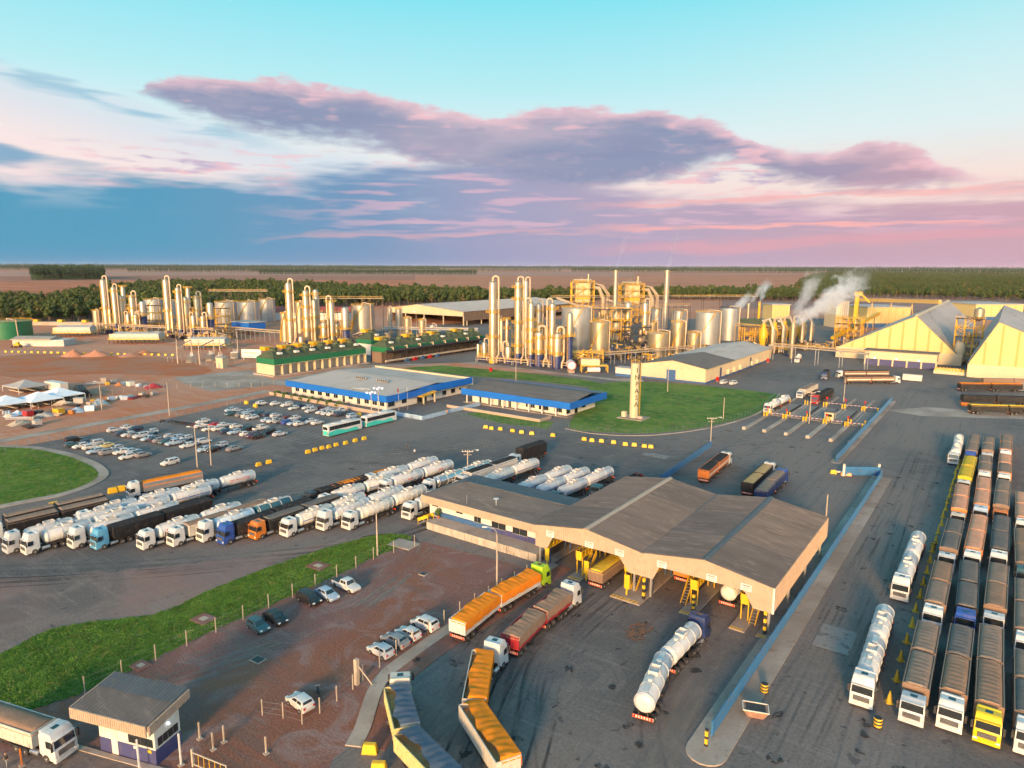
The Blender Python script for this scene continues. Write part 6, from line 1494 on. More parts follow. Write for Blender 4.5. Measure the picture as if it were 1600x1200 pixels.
# chimneys and boilers
for lab, c in (('left steel chimney behind the first boiler', (-267.4, 513.9, 47.7, 1.93)), ('right steel chimney behind the second boiler', (-231.2, 534.7, 47.8, 2.24))):
    o = thing('chimney', lab, 'chimney', (c[0], c[1], 0), YAW, 'chimneys'); h, r = c[2], c[3]
    part('shaft', MB().lathe([(r * 1.15, 0), (r, h * .5), (r * .95, h - .2), (r * .8, h), (r * .7, h - .4)], 20), M_ss2, o)
    hx = MB()
    for k in range(3): hx.tube([(r * 1.02 * cos(t * .35 + k * 2.1), r * 1.02 * sin(t * .35 + k * 2.1), h * .35 + t * .62 / 1.0) for t in range(int(h))], .16, 5)
    part('helical_strake', hx, M_ss, o)
    for f in (.62, .97): part('ring_platform', MB().lathe([(r, h * f), (r + 1.4, h * f), (r + 1.4, h * f + .2), (r, h * f + .2)], 20), M_yelst, o)
def boiler(label, a, h, w, d, seed):
    o = frame(label, a[0], a[1], w, d, h, 6, 4, 3, M_yelst, YAW, 'boilers', 10, seed); o.name = 'boiler_house'; o['category'] = 'boiler'
    part('casing', MB().box(w * .18, w * .82, d * .1, d * .9, h * .5, h * .97), M_cream, o); part('casing_band', MB().box(w * .16, w * .84, d * .08, d * .92, h * .58, h * .66), M_yelst, o)
    part('steam_drum', MB().cyl((w * .1, d * .5, h + 1.5), (w * .9, d * .5, h + 1.5), 1.1, n=14), M_ss, o)
    part('vent_stack', MB().cyl((w * .75, d * .3, h), (w * .75, d * .3, h + 7), .8, n=12), M_ss, o)
    for k in range(5): part('vent_pipe', MB().cyl((w * (.2 + .12 * k), d * .2, h), (w * (.2 + .12 * k), d * .2, h + 2.5 + (k % 3)), .2, n=6), M_pipe, o)
    part('flue_duct', MB().tube([(w, d * .5, h * .85), (w + 5, d * .5, h * .85), (w + 9, d * .5, h * .6), (w + 9, d * .5, h * .2)], 1.8, 8), M_pipe, o)
    for k in range(4): part('rear_pipe', MB().tube([(w * .9, d * .3 + k * 1.5, h * .98), (w + 6 + k, d * .3 + k * 1.5, h * .92), (w + 12 + k, d * .3 + k * 1.5, h * .7), (w + 12 + k, d * .3 + k * 1.5, h * .35)], .35, 6), M_pipe, o)
    part('feed_conveyor', MB().bar((-14, -6, h * .62), (w * .3, -1, h * .42), 3.0, 2.0), M_pipe, o)
boiler('yellow framed boiler house beside the left chimney', (-319.76, 531.34), 37, 20, 16, 1)
boiler('yellow framed boiler house between the two chimneys', (-285.07, 558.90), 35, 21, 16, 2)
# process steelwork around the columns
frame('yellow and navy steel frame behind the main columns', *(-227.24, 312.67), 34, 10, 16, 3, 5, 2, M_yelst, YAW, stuff=14, seed=3)
frame('low yellow pump deck right of the navy half column', *(-179.01, 298.22), 16, 8, 7, 2, 3, 1, M_yelst, YAW, stuff=10, seed=4)
frame('steel frame over the pale fermenter', *(-227.96, 406.15), 26, 10, 22, 3, 4, 1, M_yelst, YAW, stuff=12, seed=5)
frame('steel frame between the slim columns of the tank farm', *(-187.51, 373.79), 16, 9, 14, 3, 3, 1, M_frame, YAW, stuff=12, seed=6)
frame('dark steel frame before the squat cone roofed tank', *(-173.02, 333.67), 20, 6, 5, 1, 4, 1, M_frame, YAW, stuff=8, seed=7)
frame('yellow steel frame behind the third unit columns', *(-400.82, 303.63), 34, 9, 18, 3, 5, 2, M_yelst, YAW, stuff=14, seed=8)
frame('dark steel frame under the cone bottomed tank', *(-325.74, 279.46), 16, 8, 8, 2, 3, 1, M_frame, YAW, stuff=8, seed=9)
frame('yellow steel frame of the leftmost unit', *(-589.20, 259.97), 36, 9, 18, 3, 5, 2, M_yelst, YAW, stuff=12, seed=10)
frame('yellow steel frame of the second unit', *(-511.58, 271.60), 36, 9, 18, 3, 5, 2, M_yelst, YAW, stuff=12, seed=11)
frame('dark steel deck between the leftmost and second units', *(-514.70, 249.98), 22, 8, 9, 2, 4, 1, M_frame, YAW, stuff=10, seed=12)
frame('dark steel deck right of the second unit', *(-439.29, 257.35), 14, 7, 8, 2, 3, 1, M_frame, YAW, stuff=8, seed=13)
rack('pipe rack along the back of the tank farm', (-309.66, 480.56), (-181.17, 614.78), 25, 6, 4, 16)
rack('high pipe bridge over the tank farm', (-245.17, 413.88), (-193.05, 489.31), 22, 5, 3, 6)
rack('pipe rack before the white warehouse and dryers', (-103.30, 383.85), (-55.24, 376.03), 8, 5, 4, 12)
rack('pipe rack before the main tanks', (-168.97, 311.74), (-141.22, 378.81), 5, 6, 3, 7)
rack('pipe rack linking the left units', (-555.13, 230.93), (-439.72, 262.34), 6, 6, 4, 10)
rack('pipe rack between second and third unit', (-447.62, 267.12), (-376.67, 271.14), 7, 6, 4, 10)
rack('pipe rack above the third unit tanks', (-403.99, 318.40), (-367.55, 346.88), 27, 5, 3, 6)
rack('pipe rack across the front of the main unit', (-226.49, 279.85), (-174.00, 288.09), 1.6, 3, 1.6, 9)
rack('white pipe bundle before the open warehouse', (-360.81, 340.49), (-300.17, 371.03), 6, 7, 5, 12, pm=[M_silo, M_sign, M_silo, M_sign])
rack('pipe rack above the broad left tanks', (-570.41, 332.26), (-531.08, 363.50), 28, 5, 3, 6)
bs = thing('blue_shed', 'flat deep blue shed before the paired tanks', 'shed', (-475, 293, 0), 0); part('wall', MB().box(0, 22, 0, 14, 3, 8.5), M_blue, bs); part('roof', MB().box(-.5, 22.5, -.5, 14.5, 8.5, 8.9), M_roofl, bs)
for i in range(4): part('leg', MB().box(i * 7, i * 7 + .4, 0, .4, 0, 3), M_frame, bs)
hv = thing('horizontal_vessel', 'white horizontal gas vessel with red band beside the main unit', 'vessel', (-166.78, 277.97), YAW); part('shell', MB().lathe([(.05, -5), (1.6, -4.6), (2.2, -3.6), (2.2, 3.6), (1.6, 4.6), (.05, 5)], 20, (0, 3, 3.6), axis='y'), M_sign, hv); part('red_band', MB().lathe([(2.15, -.4), (2.24, -.4), (2.24, .4), (2.15, .4)], 20, (0, -.4, 3.6), axis='y'), M_lamp_red, hv)
for y in (0, 6): part('saddle', MB().box(-1.5, 1.5, y - .3, y + .3, 0, 2.2), M_conc, hv)
sk_ = thing('yellow_skid', 'yellow platform skid with cream housing beside the gas vessel', 'skid', (-164.14, 282.51), YAW); part('deck', MB().box(0, 13, 0, 6, 3.0, 3.4), M_yelst, sk_); part('housing', MB().box(0, 9, 1, 5, 3.4, 6.2), M_cream, sk_); part('stair', MB().bar((2, -1, 0), (5, -1, 3.3), 1.2, .25).bar((0, -1, 1.4), (3, -1, 4.5), .12), M_yelst, sk_)
for x in (0.2, 6.5, 12.8):
    for y in (.2, 5.8): part('leg', MB().box(x - .2, x + .2, y - .2, y + .2, 0, 3), M_yelst, sk_)
part('drum', MB().cyl((3, -.5, 1.4), (9, -.5, 1.4), 1.2, n=14), M_sign, sk_)
# dryers and evaporators on the right
for i in range(5):
    a = (-118 + i * 2.0, 418 + i * 15.0)
    o = thing('dryer_unit', f'{ORD[i]} yellow dryer unit from the front in the slanted row', 'dryer', (a[0], a[1], 0), 0, 'dryers under the steam plume')
    part('body', MB().lathe([(1.6, 3), (2.6, 8), (2.6, 12), (1.4, 15), (1.4, 17), (.1, 17.6)], 18), M_yelst, o)
    part('duct', MB().tube([(0, 0, 17), (0, 0, 19), (3, 0, 20), (6, -2, 15), (6, -2, 2)], .9, 10), M_pipe, o)
    part('cyclone', MB().lathe([(.5, 2), (1.7, 8), (1.7, 13), (.4, 14)], 14, (5, 4, 0)), M_ss, o)
    part('base', MB().box(-3, 7, -3, 5, 0, 2.8), M_frame, o)
    for s in (-1, 1): part('leg', MB().box(s * 2.4 - .25, s * 2.4 + .25, -2.4, -1.9, 2.8, 9), M_frame, o)
frame('yellow dryer frame at the end of the dryer row', *(-95.15, 504.25), 16, 10, 17, 4, 4, 2, M_yelst, 0, stuff=10, seed=15)
ef = frame('yellow elevator frame between the two pointed sheds', *(-22.48, 429.88), 12, 9, 24, 5, 3, 2, M_yelst, 0, stuff=16, seed=16)
part('hopper', MB().lathe([(1.5, 0), (2.6, 2), (2.6, 10), (1.6, 12)], 16, (3, -1.5, 0)), M_cream, ef); part('top_silo', MB().lathe([(1.0, 23), (2.4, 25), (2.4, 29), (.1, 30.2)], 16, (9.5, 4, 0)), M_ss, ef)
for lab, c in (('steam stack at the front of the dryers', (-96.7, 399.0, 19.7, 1.29)), ('slim white stack with steam left of the green roofs', (-164.3, 537.4, 22.8, 1.10)), ('slim yellow stack with steam above the green roofs', (-160.8, 553.7, 23.3, 1.02))):
    o = thing('steam_stack', lab, 'stack', (c[0], c[1], 0), 0, 'steam stacks'); h, r = c[2], c[3]
    part('shaft', MB().lathe([(r, 0), (r, h), (r * .85, h), (r * .85, h - .5)], 18), M_ss if 'yellow' not in lab else M_yelst, o); part('collar', MB().lathe([(r, h * .9), (r * 1.2, h * .9), (r * 1.2, h * .92), (r, h * .92)], 18), M_pipe, o)
rack('upper pipe rack of the evaporators', (-142.15, 443.56), (-108.01, 435.13), 13, 5, 4, 9, m=M_yelst)
frame('yellow evaporator frame behind the cream warehouse', *(-131.42, 425.35), 26, 9, 14, 3, 4, 2, M_yelst, YAW, stuff=16, seed=18)
gr_ = thing('green_roof_plant', 'green roofed plant hall with white fans behind the evaporators', 'building', (-159.02, 497.96), YAW); part('wall', MB().box(0, 48, 0, 14, 0, 8), M_brownw, gr_); part('roof', MB().exx([(-1, 8), (15, 8), (10, 13), (4, 13)], -1, 49), M_greenr, gr_)
for k in range(3): part('fan', MB().lathe([(1.6, 0), (2.0, 1.6), (1.5, 1.6)], 14, (20 + k * 11, 2.0, 11)), M_sign, gr_)
# bucket elevator and elevated conveyor
be = thing('bucket_elevator', 'tall yellow bucket elevator beside the elevated conveyor', 'elevator', (-97.2, 590.0, 28.4, 1.50)[:2], 0)
part('shaft', MB().box(-1.4, 1.4, -1.4, 1.4, 0, 29), M_yelst, be); part('head', MB().box(-2, 3.5, -1.8, 1.8, 29, 32), M_yelst, be); part('chute', MB().bar((3, 0, 30), (9, 0, 24), 1.2, 1.2), M_yelst, be)
cv = thing('elevated_conveyor', 'long elevated ochre conveyor gallery leading to the pointed shed', 'conveyor', (0, 0, 0))
_ca, _cb = Vector((*(-101.63, 621.76), 24.5)), Vector((-40, 560, 27.0))
part('gallery', MB().bar(_ca, _cb, 2.4, 2.4), M_yrib, cv); part('gallery_roof', MB().bar(_ca + Vector((0, 0, 1.4)), _cb + Vector((0, 0, 1.4)), 2.8, .3), M_pipe, cv)
for t in (.2, .45, .7):
    q = _ca.lerp(_cb, t); part('trestle', MB().bar((q.x - 2.5, q.y, 0), (q.x, q.y, q.z - 1), .4).bar((q.x + 2.5, q.y, 0), (q.x, q.y, q.z - 1), .4).bar((q.x - 1.6, q.y, 9), (q.x + 1.6, q.y, 9), .3), M_yrib, cv)
cv2 = thing('inclined_conveyor', 'inclined yellow conveyor rising from the dryers to the left', 'conveyor', (0, 0, 0))
part('gallery', MB().bar((*(-92.02, 482.39), 5), (*(-78.89, 572.43), 17), 2.2, 1.8), M_yelst, cv2)
for t in (.3, .6, .9):
    a, b = Vector((*(-92.02, 482.39), 5)), Vector((*(-78.89, 572.43), 17)); q = a.lerp(b, t); part('trestle', MB().bar((q.x, q.y, 0), (q.x, q.y, q.z - .8), .5), M_frame, cv2)

# ------------------------------------------------------------------ woods and fields
def leaf_mat(name, c1, c2, c3):
    m = bpy.data.materials.new(name); m.use_nodes = True; t = m.node_tree; b = t.nodes['Principled BSDF']
    b.inputs['Roughness'].default_value = .8; b.inputs['Specular IOR Level'].default_value = .2
    oi = t.nodes.new('ShaderNodeObjectInfo'); r = V(t, oi.outputs['Random'])
    geo = t.nodes.new('ShaderNodeNewGeometry'); w = V(t, geo.outputs['Position'])
    c = ramp(t, r, [(0, c1), (.45, c2), (.85, c2), (1, c3)])
    c = cmix(t, 1.0, c, f_to_col(t, (vnoise(t, w, .35, 3, .6) - .5) * 1.5 + 1.0), 'MULTIPLY')
    t.links.new(c.s, b.inputs['Base Color']); return m
M_wood = leaf_mat('forest_leaf', (.030, .054, .014), (.056, .078, .022), (.13, .095, .038))
M_wood2 = leaf_mat('dark_plantation_leaf', (.024, .048, .022), (.034, .062, .028), (.045, .07, .03))
M_bark = mat('bark', (.16, .11, .08), .9, 0, .3, 2)
def tree_mesh(seed, tall=1.0, wide=1.0, lm=None, leaves=170):
    r = random.Random(seed); mb = MB(); H_ = 13.0 * tall
    mb.cyl((0, 0, 0), (r.uniform(-.3, .3), r.uniform(-.3, .3), H_ * .55), .32, .16, 6, 1)
    cl = [(Vector((r.uniform(-1.9, 1.9) * wide, r.uniform(-1.9, 1.9) * wide, H_ * r.uniform(.45, .86))), r.uniform(1.3, 2.5) * wide) for _ in range(7)]
    cl[0] = (Vector((0, 0, H_ * .9)), 1.8 * wide)
    for c, q in cl:
        mb.cyl((0, 0, H_ * .35), tuple(c), .1, .05, 4, 1, caps=False)
        bm = bmesh.new(); bmesh.ops.create_icosphere(bm, subdivisions=1, radius=q * .74)
        vs = [tuple(v.co * r.uniform(.65, 1.15) + c) for v in bm.verts]; fs = [tuple(v.index for v in f.verts) for f in bm.faces]; bm.free(); mb.add(vs, fs, 0)
    for i in range(leaves):
        c, q = cl[i % len(cl)]; d = Vector((r.gauss(0, 1), r.gauss(0, 1), r.gauss(0, 1))).normalized()
        p = c + d * q * r.uniform(.7, 1.15); a = Vector((r.uniform(-1, 1), r.uniform(-1, 1), r.uniform(-1, 1))).normalized(); b = a.cross(d).normalized() if abs(a.dot(d)) < .95 else Vector((1, 0, 0)); s = r.uniform(.3, .62)
        mb.quad(tuple(p - a * s), tuple(p + b * s * .8), tuple(p + a * s), tuple(p - b * s * .8))
    return mb.mesh('tree', [lm or M_wood, M_bark if lm is None else M_wood2], smooth=False)
def forest(name, label, pts, protos, z=-.4):
    """pts: (x, y, scale); one object, crowns instanced on its points"""
    me = bpy.data.meshes.new(name); me.from_pydata([(x, y, z) for x, y, s in pts], [], [])
    for nm, vals in (('sc', [s for _, _, s in pts]), ('rz', [rnd.uniform(0, 6.28) for _ in pts])):
        a = me.attributes.new(nm, 'FLOAT', 'POINT'); a.data.foreach_set('value', vals)
    col_ = bpy.data.collections.new(name + '_kinds')
    for p in protos: o_ = bpy.data.objects.new(name + '_kind', p); col_.objects.link(o_)
    ng = bpy.data.node_groups.new(name, 'GeometryNodeTree')
    ng.interface.new_socket('Geometry', in_out='INPUT', socket_type='NodeSocketGeometry'); ng.interface.new_socket('Geometry', in_out='OUTPUT', socket_type='NodeSocketGeometry')
    N = ng.nodes; gi, go = N.new('NodeGroupInput'), N.new('NodeGroupOutput'); ip = N.new('GeometryNodeInstanceOnPoints'); ci = N.new('GeometryNodeCollectionInfo'); ri = N.new('FunctionNodeRandomValue'); ri.data_type = 'INT'
    ci.inputs['Collection'].default_value = col_; ci.inputs['Separate Children'].default_value = True; ci.inputs['Reset Children'].default_value = True
    ri.inputs[4].default_value = 0; ri.inputs[5].default_value = len(protos) - 1
    na = N.new('GeometryNodeInputNamedAttribute'); na.data_type = 'FLOAT'; na.inputs[0].default_value = 'sc'
    nr = N.new('GeometryNodeInputNamedAttribute'); nr.data_type = 'FLOAT'; nr.inputs[0].default_value = 'rz'
    cx = N.new('ShaderNodeCombineXYZ')
    ln = ng.links.new
    ln(gi.outputs[0], ip.inputs['Points']); ln(ci.outputs[0], ip.inputs['Instance']); ip.inputs['Pick Instance'].default_value = True
    ln(ri.outputs[2], ip.inputs['Instance Index']); ln(na.outputs[0], ip.inputs['Scale']); ln(nr.outputs[0], cx.inputs[2]); ln(cx.outputs[0], ip.inputs['Rotation']); ln(ip.outputs[0], go.inputs[0])
    o = struct(name, me, kind='stuff', label=label); md = o.modifiers.new('crowns', 'NODES'); md.node_group = ng
    return o
def polar(az0, az1, near, far_, dens, scale=(.8, 1.2), grow=0.0):
    """scatter trees between two distance curves given at bearings (deg, 0 = view axis)"""
    out = []
    def ip(curve, a):
        for (a0, d0), (a1, d1) in zip(curve, curve[1:]):
            if a0 <= a <= a1: return d0 + (d1 - d0) * (a - a0) / (a1 - a0)
        return curve[-1][1] if a > curve[-1][0] else curve[0][1]
    d = min(v for _, v in near)
    while d < max(v for _, v in far_):
        sp_ = dens * (1 + grow * max(0, d - 900) / 1000); a = az0
        st_ = math.degrees(sp_ / d)
        while a < az1:
            aa, dd = a + rnd.uniform(-.45, .45) * st_, d + rnd.uniform(-.45, .45) * sp_
            if ip(near, aa) < dd < ip(far_, aa):
                x, y = far(dd, aa); out.append((x, y, rnd.uniform(*scale) * (1.25 if rnd.random() < .06 else 1)))
            a += st_
        d += sp_
    return out
PR = [tree_mesh(s, 1.0 + .08 * (s % 3), 1.0 + .12 * (s % 4)) for s in range(6)]
pf = polar(-46, 6, [(-46, 700), (-36, 700), (-26, 745), (-12, 880), (0, 935), (6, 980)], [(-46, 1250), (-37, 1120), (-34, 1010), (-31, 1350), (-27, 1900), (-20, 1850), (-12, 1330), (0, 1090), (6, 1060)], 7.6, (.7, 1.35), grow=.35)
forest('forest', 'dense green wood behind the left and middle of the plant', pf, PR)
pm_ = polar(4, 24, [(4, 1010), (8, 1090), (24, 1130)], [(4, 1120), (12, 1260), (24, 1330)], 7.6, (.75, 1.35))
forest('forest', 'narrow green tree belt between the chimneys and the steam', pm_, PR)
pr_ = polar(22.5, 46, [(22.5, 1700), (24, 1380), (30, 1340), (46, 1250)], [(22.5, 2000), (25, 9000), (46, 9000)], 9.0, grow=.55)
forest('forest', 'wide wood stretching to the horizon on the right', pr_, PR)
PD = [tree_mesh(20 + s, 1.5, .7, M_wood2, 90) for s in range(3)]
pe_ = polar(-34.8, -30.6, [(-35, 2900), (-30, 2900)], [(-35, 3500), (-30, 3500)], 11, (2.0, 2.4))
forest('tree_plantation', 'dark block of plantation trees on the far left field', pe_, PD)
pb_ = []
for az0, az1, d0, d1, sc_ in ((-46, -6, 9000, 9500, 2.6), (-46, 46, 13000, 13600, 3.4), (5, 46, 7200, 7700, 2.2), (-20, -3, 4400, 4900, 1.5), (-29, -13, 6000, 6250, 1.6), (-9, 4, 6900, 7100, 1.6)):
    pb_ += polar(az0, az1, [(-50, d0), (50, d0)], [(-50, d1), (50, d1)], 34 if d0 > 6500 else 22, (sc_ * .8, sc_ * 1.15))
forest('far_woods', 'dark lines of distant woods along the horizon', pb_, PD)
# trees one can tell apart at the edge of the wood
def tree(label, p, s, seed, grp='single trees at the forest edge'):
    o = thing('tree', label, 'tree', (p[0], p[1], -.1), rnd.uniform(0, 6), grp)
    r = random.Random(seed); H_ = 14 * s
    tm = MB().cyl((0, 0, 0), (.2, .1, H_ * .5), .4 * s, .2 * s, 8)
    cl = [(Vector((r.uniform(-3, 3) * s, r.uniform(-3, 3) * s, H_ * r.uniform(.5, .95))), r.uniform(1.6, 2.8) * s) for _ in range(8)]
    for c, q in cl: tm.cyl((0, 0, H_ * .4), tuple(c), .14 * s, .05, 5, caps=False)
    part('trunk', tm, M_bark, o); mb = MB()
    for c, q in cl:
        bm = bmesh.new(); bmesh.ops.create_icosphere(bm, subdivisions=1, radius=q * .7)
        vs = [tuple(v.co * r.uniform(.6, 1.15) + c) for v in bm.verts]; fs = [tuple(v.index for v in f.verts) for f in bm.faces]; bm.free(); mb.add(vs, fs)
        for i in range(45):
            d = Vector((r.gauss(0, 1), r.gauss(0, 1), r.gauss(0, 1))).normalized(); p_ = c + d * q * r.uniform(.7, 1.2); a = Vector((r.uniform(-1, 1), r.uniform(-1, 1), r.uniform(-1, 1))).normalized(); b = Vector((r.uniform(-1, 1), r.uniform(-1, 1), r.uniform(-1, 1))).normalized(); k = r.uniform(.25, .5)
            mb.quad(tuple(p_ - a * k), tuple(p_ + b * k), tuple(p_ + a * k), tuple(p_ - b * k))
    part('crown', mb, M_wood, o, smooth=False)
for i, p in enumerate([(-815.73, 258.74), (-783.07, 262.07), (-779.50, 276.27), (-748.01, 279.15), (-754.41, 296.45), (-763.63, 312.69), (-730.79, 339.18), (-737.23, 372.11), (-690.25, 481.93), (-727.53, 517.26)]): tree(f'{ORD[i]} single tree from the left along the front of the wood', p, rnd.uniform(.95, 1.3), 40 + i)
for i, p in enumerate([(-349.36, 1223.31), (-331.40, 1273.15), (-304.25, 1332.67)]): tree(['tall round tree left of the steam', 'tall tree between the steam plumes', 'tall tree behind the big steam plume'][i], p, 1.55, 60 + i)
# tilled strips of different colour on the far plain
DIM[0] = '2D'
def field(name, d0, d1, a0, a1, col_, z):
    m = ground_mat('tilled_' + name, lambda t, w: (cmix(t, 1.0, cmix(t, vnoise(t, vmap(t, w, (.002, .02, 1), rot=(0, 0, .6)), 1.0, 3).ss(.4, .6), col_, tuple(v * .8 for v in col_)), f_to_col(t, (vnoise(t, w, .004, 3) - .5) * .4 + 1.0), 'MULTIPLY'), None, 0))
    n = 10; pts = [far(d0, a0 + (a1 - a0) * i / n) for i in range(n + 1)] + [far(d1, a1 - (a1 - a0) * i / n) for i in range(n + 1)]
    sheet('field', pts, m, z)
field('rust', 1000, 2700, -48, -8, (.50, .165, .075), -.45)
field('pink', 1000, 4300, -8, 24, (.50, .195, .10), -.42)
field('umber', 2700, 4000, -48, -8, (.36, .15, .095), -.40)
field('pale', 4000, 6800, -48, 10, (.42, .22, .16), -.38)
field('mauve', 900, 1330, 17, 48, (.30, .175, .145), -.04)
DIM[0] = '3D'
# ------------------------------------------------------------------ steam
def plume(label, base, tip, r0, r1, dens, seed, cat='steam', thr=(.18, .75), scl=.16):
    a, b = Vector(base), Vector(tip); L = (b - a).length
    m = bpy.data.materials.new('steam_volume'); m.use_nodes = True; t = m.node_tree; t.nodes.clear()
    out = t.nodes.new('ShaderNodeOutputMaterial'); pv = t.nodes.new('ShaderNodeVolumePrincipled'); t.links.new(pv.outputs[0], out.inputs['Volume'])
    pv.inputs['Color'].default_value = (.98, .97, .98, 1); pv.inputs['Anisotropy'].default_value = .25
    tc_ = t.nodes.new('ShaderNodeTexCoord'); ov_ = V(t, tc_.outputs['Object']); sp_ = t.nodes.new('ShaderNodeSeparateXYZ'); t.links.new(ov_.s, sp_.inputs[0])
    x, y, z = (V(t, o) for o in sp_.outputs)
    n1 = vnoise(t, vmap(t, ov_, (1, 1, .8), loc=(seed * 3.1, seed, 0)), scl, 3, .62, .6)
    tt_ = z / L; R = tt_ * (r1 - r0) + r0
    rr = (x * x + y * y).pw(.5) / R
    d = (1.0 - rr + (n1 - .5) * 2.2).ss(*thr) * tt_.ss(1.0, .45) * tt_.ss(-.02, .05)
    t.links.new((d * dens).s, pv.inputs['Density'])
    me = MB().lathe([(r0 * 1.05, 0), (r0 * 1.3 + (r1 - r0) * .25, L * .25), (r1 * 1.1, L * .85), (r1 * .9, L)], 20).mesh('steam', m)
    o = ob('steam_plume', me, None, a); o.rotation_euler = (b - a).to_track_quat('Z', 'Y').to_euler(); o['kind'] = 'stuff'; o['label'] = label
S1 = (-96.7, 399.0, 19.7, 1.29); S2 = (-164.3, 537.4, 22.8, 1.10); S3 = (-160.8, 553.7, 23.3, 1.02); K1 = (-267.4, 513.9, 47.7, 1.93); K2 = (-231.2, 534.7, 47.8, 2.24); T9 = (-155.7, 478.1, 22.4, 1.80)
def off(c, r, u, f=0): return (c[0] + r * cos(YAW) - f * sin(YAW), c[1] + r * sin(YAW) + f * cos(YAW), c[2] + u)
plume('thick white steam plume drifting right over the dryers', (S1[0], S1[1], S1[2] - .5), off(S1, 50, 27, 20), 4.0, 13, .40, 1, thr=(.32, .85), scl=.2)
plume('second white steam cloud rising behind the dryers', off(S1, 2, 4, 6), off(S1, 26, 30, 30), 5, 10, .12, 6, thr=(.35, .9), scl=.2)
plume('small white steam plume from the slim white stack', (S2[0], S2[1], S2[2] - .5), off(S2, 16, 19), 1.6, 7, .30, 2)
plume('small white steam plume from the slim yellow stack', (S3[0], S3[1], S3[2] - .5), off(S3, 6, 16), 1.4, 5.5, .26, 3)
plume('low puff of steam on the rightmost huge tank', (T9[0], T9[1], T9[2] - 1), off(T9, 12, 11), 3, 5.5, .35, 4)
plume('faint smoke above the left chimney', (K1[0], K1[1], K1[2] - .5), off(K1, 9, 34), 1.6, 4.5, .030, 5, thr=(.0, .9))
plume('faint smoke above the right chimney', (K2[0], K2[1], K2[2] - .5), off(K2, 9, 38), 1.8, 4.8, .034, 7, thr=(.0, .9))

# ------------------------------------------------------------------ buses, weighbridge, street furniture
M_agua = mat('aqua_panel', (.05, .50, .42), .35, 0, .08, .8)
def bus(label, pos, ang):
    o = thing('coach', label, 'bus', (pos[0], pos[1], 0), radians(ang), 'coaches beside the car park'); L = 13.2
    part('body', MB().exx([(.15, .35), (0, .9), (.05, 2.2), (.35, 3.5), (.7, 3.62), (L - .2, 3.62), (L, 3.3), (L, .5), (L - .15, .35)], -1.28, 1.28), paint['white'], o, bevel=.1)
    part('windscreen', slab([(-1.15, .03, 1.4), (1.15, .03, 1.4), (1.1, .34, 3.35), (-1.1, .34, 3.35)], .03, 0), M_glass, o)
    for s in (-1, 1):
        part('window_band', MB().box(s * 1.29 - .02, s * 1.29 + .02, .8, L - .6, 2.05, 3.2), M_glass, o)
        part('aqua_side', MB().exx([(1.2, .4), (L - .05, .4), (L - .05, 1.5), (L * .7, 1.95), (L * .45, 1.2), (L * .2, 1.6)], s * 1.285 - .012, s * 1.285 + .012), M_agua, o)
        for k in range(6): part('window_post', MB().box(s * 1.31 - .015, s * 1.31 + .015, 2.4 + k * 1.7, 2.5 + k * 1.7, 2.05, 3.2), M_blk, o)
        for y in (2.6, 9.0, 10.3): ob('wheel', m_wheel(.5, .33), o, (s * 1.12, y, .5))
        part('tail_light', MB().box(s * 1.0 - .14, s * 1.0 + .14, L, L + .03, .9, 1.5), M_lamp_red, o)
    part('rear_panel', MB().box(-1.15, 1.15, L, L + .02, .6, 1.9), M_agua, o); part('rear_window', MB().box(-1.0, 1.0, L, L + .02, 2.2, 3.1), M_glass, o)
    part('roof_unit', MB().box(-.9, .9, 3.5, 6.5, 3.6, 3.85).box(-.8, .8, 8.5, 10.5, 3.6, 3.8), paint['white'], o, bevel=.05)
bus('aqua and white coach with its rear to the near parking row', (-160.4, 140.0), 180)
bus('aqua and white coach in front, next to the lamp masts', (-160.6, 155.0), 180)
